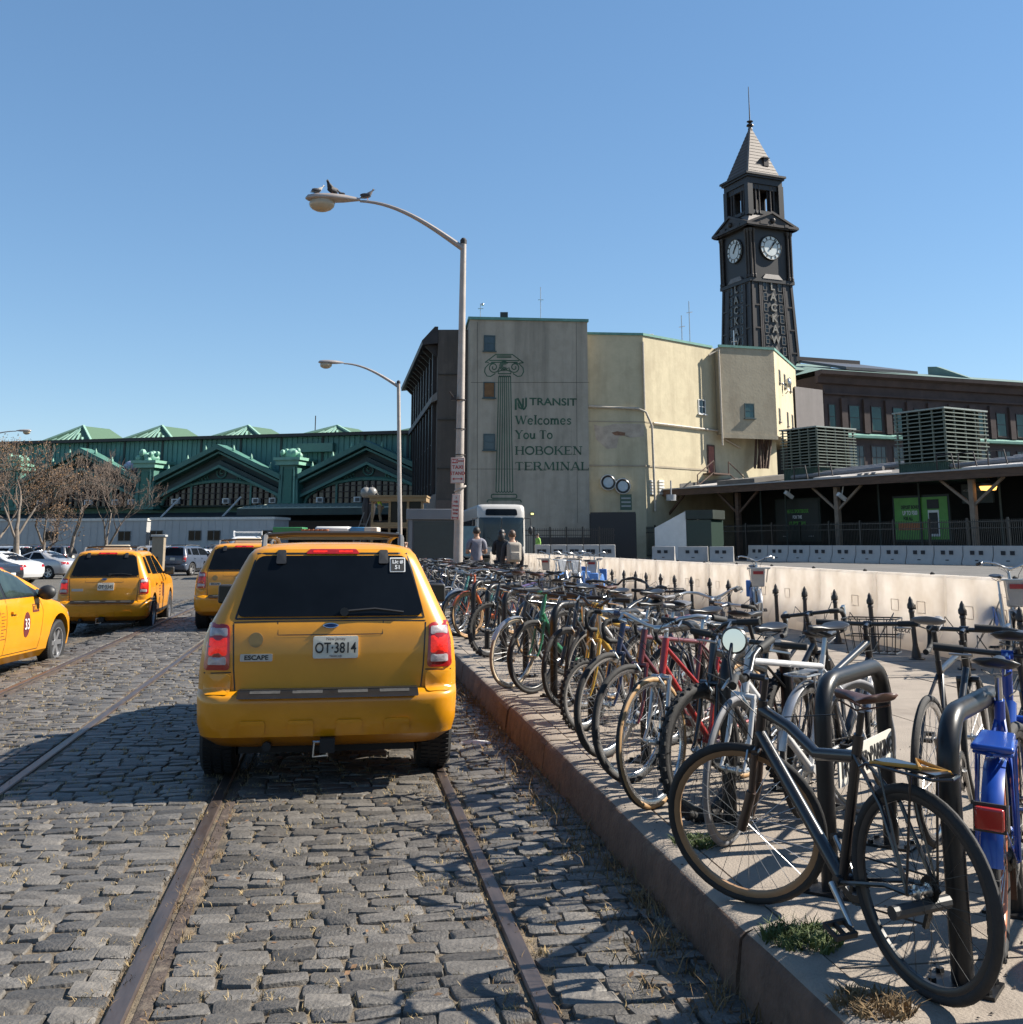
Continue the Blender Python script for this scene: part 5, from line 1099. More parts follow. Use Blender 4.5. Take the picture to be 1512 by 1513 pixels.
def wheel(parent, x, y, r, w, sx, rim=alloy_m, key=None, spokes=5):
    k = (round(r, 3), round(w, 3), sx, rim.name, spokes)
    if k not in _wheel_cache:
        b = B(); b.lathe([(r * .68, -w * .5), (r * .9, -w * .52), (r * .985, -w * .42), (r, -w * .2), (r, w * .2), (r * .985, w * .42), (r * .9, w * .52), (r * .68, w * .5)], 36, ax='x', caps=False)
        n = 60                                                       # tread blocks
        for i in range(n):
            a = 2 * math.pi * i / n
            for xo in (-.3, 0, .3):
                c = Vector((xo * w, r * math.cos(a + xo * .1), r * math.sin(a + xo * .1))); m3 = Matrix.Rotation(a, 3, 'X'); b.obox(c, (w * .22, .012, 2 * math.pi * r / n * .6), m3)
        tm = b.mesh('tyre'); tm.materials.append(tyre_m)
        b = B(); o = sx * w * .3
        b.lathe([(r * .7, -w * .45), (r * .66, 0), (r * .66, sx * w * .05), (r * .7, sx * w * .48), (r * .62, sx * w * .46), (r * .6, sx * w * .1)], 32, ax='x', caps=False)
        b.lathe([(.001, o + sx * .01), (r * .14, o + sx * .012), (r * .17, o - sx * .03)], 16, ax='x', caps=False)
        b.lathe([(.001, -sx * w * .05), (r * .64, -sx * w * .05)], 24, ax='x', caps=False)
        for i in range(spokes):
            a = 2 * math.pi * i / spokes; d = Vector((0, math.cos(a), math.sin(a))); b.beam(d * r * .1 + Vector((o - sx * .01, 0, 0)), d * r * .64 + Vector((sx * w * .28, 0, 0)), r * .2, .035, up=(1, 0, 0))
        rm = b.mesh('rim'); rm.materials.append(rim)
        _wheel_cache[k] = (tm, rm)
    tm, rm = _wheel_cache[k]
    t = link('tyre', tm, None); rmo = link('rim', rm, None, t); t.name = 'wheel'; t.parent = parent; t.location = (x, y, r); return t
# ---- the yellow sport-utility taxi
ESC = Shape([(.27, .25, 4.2, .78, .2, .3), (.36, .06, 4.36, .855, .17, .36), (.45, .015, 4.42, .875, .17, .4), (.58, .0, 4.44, .88, .17, .42), (.625, .006, 4.44, .882, .17, .42), (.645, .05, 4.44, .883, .16, .42), (.66, .095, 4.43, .884, .15, .42), (.8, .095, 4.42, .882, .15, .45), (.95, .10, 4.36, .868, .15, .5), (1.03, .112, 4.18, .848, .15, .5), (1.08, .125, 3.8, .828, .15, .5), (1.12, .14, 3.34, .806, .14, .3), (1.18, .165, 3.2, .775, .13, .22), (1.32, .225, 2.96, .71, .12, .2), (1.46, .29, 2.72, .645, .11, .2), (1.55, .33, 2.55, .6, .12, .22), (1.59, .36, 2.42, .565, .14, .25), (1.615, .43, 2.28, .5, .18, .25), (1.632, .58, 2.1, .39, .2, .2), (1.64, .85, 1.85, .2, .15, .15)], crown_r=.03)
ESC_Z = [.27, .31, .36, .4, .45, .52, .58, .615, .63, .645, .66, .73, .8, .88, .95, 1.0, 1.03, 1.055, 1.08, 1.1, 1.12, 1.15, 1.18, 1.25, 1.32, 1.39, 1.46, 1.51, 1.55, 1.57, 1.59, 1.604, 1.615, 1.625, 1.632, 1.64]
_esc = {}
def suv(name, label, paint, loc, rz, detail=True, cat='taxi', group=None, plate=None, number=None, lit=False, badge=True, rim=alloy_m, taxi=True):
    key = paint.name
    if key not in _esc: _esc[key] = ESC.cut(ESC.body(ESC_Z), (.85, 3.47), .41, .9, [paint, under_m])
    t = thing(name, label, cat, loc, rz, group); E = ESC
    body = link('body', _esc[key], None, t)
    for y in (.85, 3.47):
        for sx in (-1, 1): wheel(t, sx * .765, y, .355, .235, sx, rim)
    def rp(nm, outline, m_, off=.004, th=.014, par=None, r=.03, where='rear', sgn=1):
        b = B(); E.patch(b, rounded(outline, r), where, off, th, sgn=sgn); o = link(nm, b.mesh(nm, 40), m_, par or t); return o
    win = rp('rear_window', [(-.645, 1.135), (.645, 1.135), (.525, 1.545), (-.525, 1.545)], dark_glass, .013, .03, r=.06)
    b = B(); E.line(b, [(-.645, 1.122), (.645, 1.122), (.53, 1.56), (-.53, 1.56), (-.645, 1.122)], 'rear', .012, .003); link('seal', b.mesh('seal', 0), black, win)
    for sx in (-1, 1):
        q = rp('hinge_cover', [(sx * .36 - .035, 1.49), (sx * .36 + .035, 1.49), (sx * .36 + .03, 1.585), (sx * .36 - .03, 1.585)], plastic_black, .03, .04, r=.012)
    bl = rp('brake_light', [(-.19, 1.558), (.19, 1.558), (.165, 1.592), (-.165, 1.592)], red_lens, .016, .03, r=.012)
    if detail:
        for x0 in (-.09, .09): rp('lamp_row', [(x0 - .05, 1.568), (x0 + .05, 1.568), (x0 + .05, 1.582), (x0 - .05, 1.582)], red_lens_on, .018, .01, par=bl, r=.004)
    for sx in (-1, 1):                                                # tail lamps in three bands
        xo = .835; o1 = [(sx * .665, .79), (sx * .845, .79), (sx * .83, 1.1), (sx * .68, 1.085)]
        tl = rp('tail_lamp', o1, red_lens, .012, .03, r=.03)
        for z_0, z_1, m_ in ((1.01, 1.065, clear_lens), (.885, 1.0, red_lens_on if lit else red_lens_lit), (.825, .875, clear_lens)): rp('lens', [(sx * .69, z_0), (sx * .815, z_0), (sx * .812, z_1), (sx * .692, z_1)], m_, .016, .01, par=tl, r=.012)
    b = B()                                                            # panel gaps of the tailgate and bumper
    E.line(b, [(-.625, .66), (-.64, .8), (-.655, 1.09)], 'rear', .009); E.line(b, [(.625, .66), (.64, .8), (.655, 1.09)], 'rear', .009)
    E.line(b, [(-.655, 1.1), (-.36, 1.105), (.36, 1.105), (.655, 1.1)], 'rear', .007); E.line(b, [(-.36, 1.105), (-.355, 1.015), (.355, 1.015), (.36, 1.105)], 'rear', .006)
    for sx in (-1, 1): E.line(b, [(sx * .84, .77), (sx * .655, .775)], 'rear', .008)
    g_ = link('panel_gap', b.mesh('panel_gap', 0), black, t)
    rp('bumper_step', [(-.6, .622), (.6, .622), (.6, .668), (-.6, .668)], black, .075, .085, r=.01)
    if detail:
        for x0 in (-.42, -.14, .16, .44): rp('step_pad', [(x0 - .1, .648), (x0 + .1, .648), (x0 + .1, .664), (x0 - .1, .664)], mat('worn_step_plastic', (.05, .05, .05), rough=.6, var=.3, sc=30), .08, .012, r=.004)
    for x0 in (-.5, -.18, .14, .46): rp('bumper_lug', [(x0 - .085, .375), (x0 + .085, .375), (x0 + .085, .47), (x0 - .085, .47)], paint, .012, .03, r=.02)
    for sx in (-1, 1): rp('bumper_wing', [(sx * .655, .64), (sx * .84, .64), (sx * .835, .765), (sx * .655, .765)], paint, .02, .04, r=.03)
    b = B(); b.box(-.6, .6, .3, .9, .22, .36); b.tube([(-.4, .3, .28), (-.4, .05, .3)], .03, 8); b.box(-.05, .05, -.0, .25, .26, .35); part(t, 'underside', b, under_m)
    b = B(); b.tube([(-.09 + .0, .02, .24), (.0, .02, .24), (.0, .02, .33), (-.09, .02, .33)], .012, 6, closed=True); part(t, 'tow_hitch', b, steel)
    em = rp('emblem', [(-.07 + .0, 1.075 - .0), (0, 1.053), (.07, 1.075), (0, 1.097)], chrome, .012, .012, r=.05)
    rp('emblem_field', [(-.06, 1.075), (0, 1.059), (.06, 1.075), (0, 1.091)], mat('emblem_blue', (.01, .03, .12), rough=.25), .014, .006, par=em, r=.045)
    pl = rp('number_plate', [(-.07 if False else -.115, .86), (.19, .86), (.19, 1.005), (-.115, 1.005)], mat('plate_white', (.66, .62, .52), rough=.45, var=.08, sc=4), .02, .02, r=.015)
    cx, cz = .037, .932
    def stick(par, body_, x, z, size, m_, off=.026, sx=1.0, bold=0.0):
        me = text_mesh(body_, size, extrude=.001, sx=sx, bold=bold); me.transform(frame((x, E.rear_y(x, z) - off, z), (1, 0, 0), (0, -1, .05))); return link('lettering', me, m_, par)
    if detail:
        for z_, x0, x1 in ((.868, -.108, .183), (.998, -.108, .183)):
            pass
        stick(pl, plate or 'OT 3814', cx, cz - .006, .098, letter_black, sx=.78, bold=.0015)
        stick(pl, 'New Jersey', cx, .988, .028, mat('plate_navy', (.02, .03, .1))); stick(pl, 'TAXICAB', cx, .874, .02, mat('plate_navy', (.02, .03, .1)))
    rp('badge_plate', [(-.6, .845), (-.385, .845), (-.385, .893), (-.6, .893)], mat('badge_silver', (.45, .44, .42), rough=.4, metal=.6), .008, .01, r=.008)
    if badge:
        if detail: stick(t, 'ESCAPE', -.492, .869, .042, letter_black, off=.014, sx=1.15, bold=.001)
        rp('round_emblem', [(-.5 + .05 * math.cos(k * .524), .985 + .05 * math.sin(k * .524)) for k in range(12)], mat('old_brass', (.3, .2, .08), rough=.5, metal=.4), .008, .01, r=.01)
    if number:
        st_ = rp('licence_sticker', [(.405, 1.43), (.515, 1.43), (.515, 1.53), (.405, 1.53)], letter_white, .02, .01, r=.006)
        rp('sticker_field', [(.412, 1.437), (.508, 1.437), (.508, 1.523), (.412, 1.523)], letter_black, .0225, .004, par=st_, r=.004)
        for z_, s_, tx_ in ((1.5, .038, 'Lic #'), (1.462, .042, number)):
            me = text_mesh(tx_, s_, extrude=.0008, bold=.0012); me.transform(frame((.46, E.rear_y(.46, z_) - .0245, z_), (1, 0, 0), (0, -1, .44))); link('lettering', me, letter_white, st_)
    if detail:
        b = B(); z_ = 1.165; b.lathe([(.03, 0), (.028, .03), (.012, .05)], 10, (.09, E.rear_y(.09, z_) - .05, z_), 'y'); part(t, 'wiper_hub', b, plastic_black)
        b = B(); b.tube([(.09, E.rear_y(.09, 1.17) - .03, 1.17), (.3, E.rear_y(.3, 1.18) - .03, 1.185), (.5, E.rear_y(.5, 1.155) - .025, 1.16)], .007, 5); part(t, 'wiper', b, plastic_black)
    for sx in (-1, 1):                                                # sides: windows, doors, handles, mirror, roof rail, sill
        def sp(nm, outline, m_, off=.004, th=.012, r=.04, par=None):
            b = B(); E.patch(b, rounded(outline, r), 'side', off, th, sgn=sx); return link(nm, b.mesh(nm, 40), m_, par or t)
        sp('quarter_window', [(.47, 1.17), (.86, 1.17), (.86, 1.5), (.62, 1.5)], dark_glass)
        sp('rear_door_window', [(.98, 1.15), (1.68, 1.14), (1.68, 1.52), (1.02, 1.52)], dark_glass); sp('front_door_window', [(1.76, 1.14), (2.78, 1.13), (2.42, 1.5), (1.76, 1.52)], dark_glass)
        b = B(); E.line(b, [(.93, 1.55), (.92, 1.1), (1.02, .9), (1.28, .55), (1.3, .38)], 'side', .009, sgn=sx); E.line(b, [(1.72, 1.54), (1.72, 1.1), (1.74, .38)], 'side', .009, sgn=sx); E.line(b, [(2.9, 1.1), (2.95, .8), (2.9, .38)], 'side', .009, sgn=sx); E.line(b, [(1.3, .4), (2.9, .4)], 'side', .009, sgn=sx); link('door_gap', b.mesh('door_gap', 0), black, t)
        for y0 in (1.05, 1.8): sp('door_handle', [(y0, .945), (y0 + .16, .945), (y0 + .16, .98), (y0, .98)], paint, .035, .03, r=.012)
        sp('sill_trim', [(1.28, .36), (3.02, .36), (3.02, .42), (1.28, .42)], plastic_black, .012, .02, r=.01)
        b = B(); xm = sx * .93; b.box(xm - .09, xm + .1, 2.58, 2.7, 1.1, 1.265); b.box(min(sx * .78, xm), max(sx * .78, xm), 2.62, 2.68, 1.12, 1.17); mi = part(t, 'mirror', b, plastic_black); bevel(mi, .035, 3)
        b = B(); b.box(xm - .075, xm + .085, 2.574, 2.579, 1.115, 1.25); link('mirror_glass', b.mesh('mirror_glass'), mat('mirror_glass', (.04, .06, .07), rough=.05, metal=.5), mi)
        b = B(); b.tube([(sx * .5, .55, 1.58), (sx * .505, .68, 1.675), (sx * .5, 1.2, 1.7), (sx * .49, 2.1, 1.67), (sx * .47, 2.25, 1.6)], .02, 6); part(t, 'roof_rail', b, mat('grey_rail', (.12, .12, .12), rough=.5))
        if taxi and sx > 0:
            sp('door_disc', [(2.05 + .1 * math.cos(k * .524), .8 + .15 * math.sin(k * .524)) for k in range(12)], mat('maroon_print', (.12, .02, .02), rough=.5), .004, .003, r=.01)
            for k in range(4): sp('door_print', [(1.5, .7 + k * .06), (1.66, .7 + k * .06), (1.66, .725 + k * .06), (1.5, .725 + k * .06)], mat('maroon_print', (.12, .02, .02)), .004, .003, r=.003)
    for y0 in (.78, 1.9):
        b = B(); b.tube([(-.5, y0, 1.69), (-.3, y0, 1.705), (.3, y0, 1.705), (.5, y0, 1.69)], .018, 6); part(t, 'roof_bar', b, plastic_black)
    b = B(); E.patch(b, rounded([(-.7, 1.14), (.7, 1.14), (.56, 1.54), (-.56, 1.54)], .06), 'front', .004, .012); link('windscreen', b.mesh('windscreen', 40), dark_glass, t)
    if taxi and not number:
        b = B(); b.prism([(-.3, 1.3, 1.63), (.3, 1.3, 1.63), (.24, 1.33, 1.74), (-.24, 1.33, 1.74)], (0, .12, 0)); part(t, 'roof_sign', b, mat('roof_sign', (.5, .42, .3), rough=.5), bev=.02)
    return t
cH = K(0, (-.02 - 1.548) * .9879)                               # middle of the near track
def on_track(a, d):
    x = a - SLOPE * d; return Vector((x, d, ground_z(x, d)))
p = on_track(-.035, 8.42); hd = Vector((-SLOPE, 1, 0)).normalized()
suv('taxi', 'nearest yellow taxi seen from behind on the near track, brake lamps lit', taxi_m, p - hd * .85, PHI, lit=True, plate='OT·3814', number='51', group='yellow taxis waiting in the street')
p = P(161, 927, 22.6); p.z = ground_z(p.x, p.y) - .0
suv('taxi', 'yellow taxi on the left seen from behind with its right side in the sun', taxi_m, Vector((p.x, p.y, p.z)) - hd * .85, PHI + rad(1.5), lit=True, plate='OT·3345', badge=False, group='yellow taxis waiting in the street')
p = P(359, 927, 22.0); p.z = 0
suv('taxi', 'yellow taxi half hidden behind the left side of the nearest taxi', taxi_m, Vector((p.x, p.y, 0)) - hd * .85, PHI, group='yellow taxis waiting in the street')
# ---- yellow hatchback taxi on the left edge
PRI = Shape([(.17, .3, 4.2, .72, .2, .3), (.27, .08, 4.4, .82, .3, .45), (.45, .0, 4.45, .855, .32, .55), (.62, .02, 4.44, .862, .3, .6), (.75, .05, 4.38, .858, .28, .65), (.86, .08, 4.15, .845, .26, .7), (.93, .12, 3.75, .83, .25, .6), (.98, .16, 3.5, .81, .24, .4), (1.04, .25, 3.32, .785, .22, .25), (1.16, .45, 2.98, .72, .2, .22), (1.28, .7, 2.62, .65, .2, .22), (1.38, .95, 2.3, .585, .2, .25), (1.44, 1.2, 2.05, .5, .2, .2), (1.475, 1.45, 1.85, .32, .15, .12)], crown_r=.08, crown_f=.2)
pz = [.17, .22, .27, .36, .45, .53, .62, .68, .75, .81, .86, .9, .93, .955, .98, 1.01, 1.04, 1.1, 1.16, 1.22, 1.28, 1.33, 1.38, 1.41, 1.44, 1.46, 1.475]
p = Vector((-6.55, 15.9, -.15)); rzp = rad(.5)
t = thing('hatchback_taxi', 'yellow hatchback taxi cut off by the left edge, round emblem on its door', 'taxi', Vector((-7.52, 13.1, -.135)), rzp, 'yellow taxis waiting in the street')
link('body', PRI.cut(PRI.body(pz), (.75, 3.45), .375, .86, [taxi_m, under_m]), None, t)
for y in (.75, 3.45):
    for sx in (-1, 1): wheel(t, sx * .74, y, .315, .2, sx, alloy_m, spokes=6)
t.scale = (1, 1, 1.04)
pane_m = mat('clear_dark_pane', (.03, .045, .04), rough=.05, var=.5, sc=2.5)
for sx in (-1, 1):
    def sp(nm, outline, m_, off=.004, th=.012, r=.03, par=None):
        b = B(); PRI.patch(b, rounded(outline, r), 'side', off, th, sgn=sx); return link(nm, b.mesh(nm, 40), m_, par or t)
    sp('window_surround', [(.8, 1.0), (3.3, .985), (2.75, 1.2), (2.2, 1.39), (1.5, 1.42), (1.1, 1.33)], black, .003, r=.08)
    sp('rear_door_window', [(1.0, 1.03), (1.62, 1.02), (1.62, 1.37), (1.45, 1.38), (1.2, 1.28)], pane_m, .008); sp('front_door_window', [(1.7, 1.02), (2.6, 1.01), (2.35, 1.28), (2.1, 1.37), (1.7, 1.38)], pane_m, .008)
    sp('corner_window', [(2.68, 1.01), (3.12, 1.0), (2.72, 1.17)], pane_m, .008)
    b = B(); PRI.line(b, [(1.66, 1.02), (1.66, .3), (2.75, .3), (2.82, .8), (2.7, 1.0)], 'side', .009, sgn=sx); PRI.line(b, [(.95, 1.0), (1.0, .7), (1.2, .4), (1.25, .3), (1.66, .3)], 'side', .009, sgn=sx); link('door_gap', b.mesh('door_gap', 0), black, t)
    for y0 in (1.0, 1.78): sp('door_handle', [(y0, .8), (y0 + .17, .8), (y0 + .17, .835), (y0, .835)], taxi_m, .035, .03, r=.012)
    b = B(); b.ball((sx * .95, 2.66, 1.04), (.13, .09, .1), 12, 8); b.tube([(sx * .8, 2.72, .99), (sx * .92, 2.68, 1.02)], .025, 6); part(t, 'mirror', b, plastic_black)
    if sx > 0:
        mp_ = mat('maroon_print', (.12, .02, .02))
        dd = sp('door_disc', [(2.28 + .105 * math.cos(k * .393), .64 + .165 * math.sin(k * .393)) for k in range(16)], mp_, .004, .003, r=.01)
        me = text_mesh('33', .2, extrude=.001, sx=.8); me.transform(frame((PRI.side_x(2.28, .64) + .008, 2.28, .64), (0, 1, 0), (1, 0, .05))); link('lettering', me, letter_white, dd)
        sg = sp('taxi_print', [(2.46, .79), (2.68, .79), (2.68, .895), (2.46, .895)], mp_, .004, .003, r=.008)
        me = text_mesh('TAXI', .1, extrude=.001, bold=.001); me.transform(frame((PRI.side_x(2.57, .845) + .008, 2.57, .845), (0, 1, 0), (1, 0, .1))); link('lettering', me, mat('taxi_yellow_print', (.75, .33, .01)), sg)
        for k in range(3): 
            me = text_mesh(('G', 'C', 'T')[k] if False else ('O', 'C', 'S')[k], .1, extrude=.001, bold=.001); me.transform(frame((PRI.side_x(1.42, .82 - k * .13) + .006, 1.42, .82 - k * .13), (0, 1, 0), (1, 0, .05))); link('lettering', me, mp_, t)
        for k in range(9): sp('fare_print', [(1.5, .5 + k * .04), (1.66 - .03 * (k % 3) - .02, .5 + k * .04), (1.66 - .03 * (k % 3) - .02, .508 + k * .04), (1.5, .508 + k * .04)], mp_, .003, .002, r=.001)
b = B(); PRI.patch(b, rounded([(-.7, 1.0), (.7, 1.0), (.52, 1.38), (-.52, 1.38)], .06), 'front', .004, .012); link('windscreen', b.mesh('windscreen', 40), dark_glass, t)
b = B(); PRI.patch(b, rounded([(-.62, 1.08), (.62, 1.08), (.5, 1.36), (-.5, 1.36)], .06), 'rear', .004, .012); link('rear_window', b.mesh('rear_window', 40), dark_glass, t)
for sx in (-1, 1):
    b = B(); PRI.patch(b, rounded([(sx * .55, .62), (sx * .82, .66), (sx * .8, .85), (sx * .62, .8)], .04), 'front', .006, .015); link('headlamp', b.mesh('headlamp', 40), clear_lens, t)
# ---- cars in the car park
SED = Shape([(.2, .3, 4.55, .75, .2, .3), (.3, .08, 4.76, .86, .3, .45), (.5, .0, 4.82, .9, .32, .5), (.68, .02, 4.8, .905, .3, .55), (.8, .05, 4.68, .895, .28, .6), (.9, .12, 4.3, .88, .28, .6), (.97, .3, 3.75, .86, .3, .5), (1.03, .65, 3.4, .83, .3, .3), (1.12, .95, 3.15, .76, .22, .25), (1.25, 1.25, 2.8, .68, .2, .22), (1.36, 1.55, 2.5, .6, .2, .25), (1.42, 1.8, 2.25, .5, .2, .2), (1.45, 2.0, 2.1, .3, .05, .05)], crown_r=.1, crown_f=.18)
sz = [.2, .3, .4, .5, .6, .68, .74, .8, .86, .9, .94, .97, 1.0, 1.03, 1.08, 1.12, 1.18, 1.25, 1.31, 1.36, 1.4, 1.42, 1.45]
_sed = {}
def sedan(label, paint, loc, rz, group='cars in the car park'):
    if paint.name not in _sed: _sed[paint.name] = SED.cut(SED.body(sz), (.98, 3.78), .36, .9, [paint, under_m])
    t = thing('parked_car', label, 'car', loc, rz, group); link('body', _sed[paint.name], None, t)
    for y in (.98, 3.78):
        for sx in (-1, 1): wheel(t, sx * .78, y, .325, .21, sx, alloy_m)
    for sx in (-1, 1):
        for nm, o_ in (('rear_door_window', [(1.25, 1.02), (2.12, 1.0), (2.12, 1.34), (1.72, 1.33)]), ('front_door_window', [(2.2, 1.0), (3.2, .99), (2.62, 1.3), (2.2, 1.34)])):
            b = B(); SED.patch(b, rounded(o_, .03), 'side', .004, .012, sgn=sx); link(nm, b.mesh(nm, 40), dark_glass, t)
        b = B(); b.ball((sx * .96, 2.95, 1.02), (.11, .07, .08), 8, 6); part(t, 'mirror', b, paint)
        b = B(); SED.patch(b, rounded([(sx * .45, .74), (sx * .86, .74), (sx * .84, .87), (sx * .5, .86)], .03), 'rear', .006, .015); link('tail_lamp', b.mesh('tail_lamp', 40), red_lens, t)
        b = B(); SED.patch(b, rounded([(sx * .5, .64), (sx * .86, .68), (sx * .84, .8), (sx * .55, .76)], .03), 'front', .006, .015); link('headlamp', b.mesh('headlamp', 40), clear_lens, t)
    b = B(); SED.patch(b, rounded([(-.66, 1.04), (.66, 1.04), (.5, 1.36), (-.5, 1.36)], .05), 'rear', .004, .012); link('rear_window', b.mesh('rear_window', 40), dark_glass, t)
    b = B(); SED.patch(b, rounded([(-.7, 1.05), (.7, 1.05), (.5, 1.36), (-.5, 1.36)], .05), 'front', .004, .012); link('windscreen', b.mesh('windscreen', 40), dark_glass, t)
    b = B(); SED.patch(b, rounded([(-.16, .52), (.16, .52), (.16, .64), (-.16, .64)], .01), 'rear', .008, .01); link('number_plate', b.mesh('number_plate', 40), letter_white, t)
    return t
white_car = mat('white_car_paint', (.7, .7, .7), rough=.25, var=.03, coat=.6); silver_car = mat('silver_car_paint', (.5, .5, .52), rough=.3, metal=.4, var=.04, coat=.6); dark_car = mat('dark_car_paint', (.015, .017, .021), rough=.2, var=.1, coat=.6); grey_car = mat('grey_car_paint', (.08, .085, .1), rough=.25, var=.05, coat=.6); blue_car = mat('slate_blue_car_paint', (.07, .09, .13), rough=.25, var=.05, coat=.6)
def at_lot(u, d): q = P(u, 840, d); q.z = ground_z(q.x, q.y); return q
for (u, d, a, kind, paint, lab) in (
    (52, 50, 72, 's', white_car, 'white car with its tail lamp just above the yellow hatchback'), (20, 44, 74, 's', dark_car, 'dark car at the left edge behind the yellow hatchback'),
    (112, 57, 76, 's', silver_car, 'silver saloon with its alloy wheel showing left of the second taxi'), (44, 64, 76, 'u', white_car, 'white estate car with tall red tail lamps behind the white car'),
    (108, 73, 80, 'u', grey_car, 'dark grey off-roader behind the silver saloon'), (62, 82, 80, 'u', dark_car, 'black off-roader in the row below the leftmost tree'), (20, 78, 80, 'u', blue_car, 'dark blue off-roader beside the bare tree trunks'),
    (200, 80, -80, 'u', silver_car, 'silver pick-up just above the second taxi roof'), (252, 62, -14, 'u', blue_car, 'blue car parked past the beige cabinet'), (268, 70, -16, 's', white_car, 'first white saloon in the row past the beige cabinet'),
    (280, 76, -18, 's', silver_car, 'silver saloon in the row past the beige cabinet'), (292, 82, -20, 's', white_car, 'second white saloon at the end of the row'), (296, 78, -60, 'u', dark_car, 'black off-roader with a white roof rack below the trailer window'), (322, 82, -70, 's', white_car, 'small white saloon in front of the pale trailer')):
    q = at_lot(u, d)
    if kind == 's': sedan(lab, paint, q, rad(a))
    else: suv('parked_car', lab, paint, q, rad(a), detail=False, cat='car', group='cars in the car park', badge=False, taxi=False)
# red no-entry print on a white signboard hung at the car park
# ---- work van with a roof rack, and a cart with a loaded roof in front of the nearest taxi
def van(label, loc, rz):
    V = Shape([(.3, .1, 5.3, .9, .1, .3), (.45, .02, 5.4, .98, .1, .35), (.9, .0, 5.4, 1.0, .1, .4), (1.1, .02, 5.2, .99, .1, .45), (1.25, .03, 4.6, .97, .1, .4), (1.7, .08, 4.1, .9, .1, .3), (2.0, .14, 3.8, .82, .12, .25), (2.1, .25, 3.6, .7, .12, .2), (2.14, .5, 3.3, .5, .1, .1)], crown_r=.03)
    t = thing('work_van', label, 'van', loc, rz); b = V.body([.3, .45, .6, .9, 1.0, 1.1, 1.18, 1.25, 1.4, 1.55, 1.7, 1.85, 2.0, 2.06, 2.1, 2.14]); part(t, 'body', b, white_car)
    for y in (.95, 4.4):
        for sx in (-1, 1): wheel(t, sx * .9, y, .37, .24, sx, alloy_m)
    for sx in (-1, 1):
        b = B(); V.patch(b, rounded([(sx * .08, 1.3), (sx * .82, 1.3), (sx * .74, 1.8), (sx * .08, 1.8)], .05), 'rear', .004, .012); link('rear_window', b.mesh('rear_window', 40), dark_glass, t)
        b = B(); V.patch(b, rounded([(sx * .8, .75), (sx * .97, .75), (sx * .95, 1.2), (sx * .82, 1.2)], .03), 'rear', .008, .012); link('tail_lamp', b.mesh('tail_lamp', 40), red_lens, t)
        b = B(); b.tube([(sx * .7, .2, 2.12), (sx * .7, .25, 2.35), (sx * .7, 3.3, 2.35)], .03, 6); part(t, 'rack_rail', b, white_car)
    for k in range(6):
        b = B(); y = .3 + k * .6; b.tube([(-.7, y, 2.12), (-.7, y, 2.42), (-.68, y, 2.35), (.68, y, 2.35), (.7, y, 2.42), (.7, y, 2.12)], .025, 6); part(t, 'rack_bar', b, white_car)
    return t
q = P(365, 815, 56); q.z = ground_z(q.x, q.y); tv = van('white work van with a ladder rack and number boards behind the hidden taxi', q, PHI + rad(4))
for (u_, wd, tx_) in ((366, .36, '57'), (357.5, .2, 'o'), (376, .2, 'o')):
    pass
b = B(); b.box(-.25, .3, -.05, -.02, 1.28, 1.62); nb = part(tv, 'number_board', b, mat('cream_board', (.6, .5, .38), rough=.6)); me = text_mesh('57', .34, extrude=.004, bold=.006); me.transform(frame((.02, -.06, 1.45), (1, 0, 0), (0, -1, 0))); link('lettering', me, letter_black, nb)
for x0 in (-.42, .48):
    b = B(); b.box(x0 - .12, x0 + .12, -.05, -.02, 1.28, 1.62); nb = part(tv, 'number_board', b, mat('cream_board', (.6, .5, .38))); b = B(); b.lathe([(.07, 0), (.07, .012)], 12, (x0, -.065, 1.45), 'y'); link('dot', b.mesh('dot'), mat('maroon_print', (.12, .02, .02)), nb)
# ---- bus facing us on the bus road
bw = mat('bus_white', (.5, .48, .45), rough=.35, var=.06, sc=2, coat=.3)
BUS = Shape([(.28, .1, 12.0, 1.2, .2, .25), (.4, .02, 12.15, 1.27, .25, .3), (.9, .0, 12.2, 1.28, .25, .3), (1.0, .0, 12.2, 1.28, .25, .3), (2.3, .0, 12.16, 1.27, .25, .3), (2.7, .02, 12.1, 1.26, .22, .25), (2.98, .06, 12.0, 1.24, .22, .25), (3.08, .15, 11.85, 1.16, .25, .28), (3.12, .4, 11.5, .95, .3, .3)], crown_r=.04, crown_f=.12)
q = P(741, 815, 57); q.z = ground_z(q.x, q.y) + .08
rzb = math.pi + rad(7)
fw = Vector((-math.sin(rzb), math.cos(rzb), 0)); t = thing('bus', 'white city bus facing the camera behind the waiting people', 'bus', q - fw * 12.1, rzb)
part(t, 'body', BUS.body([.28, .34, .4, .65, .9, 1.0, 1.4, 1.8, 2.3, 2.5, 2.7, 2.82, 2.95, 3.02, 3.08, 3.12]), [bw, under_m])
def bp(nm, outline, m_, off=.022, par=None, where='front', sgn=1, r=.06):
    b = B(); BUS.patch(b, rounded(outline, r), where, off, .03, sgn=sgn); return link(nm, b.mesh(nm, 40), m_, par or t)
bus_glass = mat('bus_windscreen', (.01, .022, .034), rough=.12, var=.4, sc=1.2)
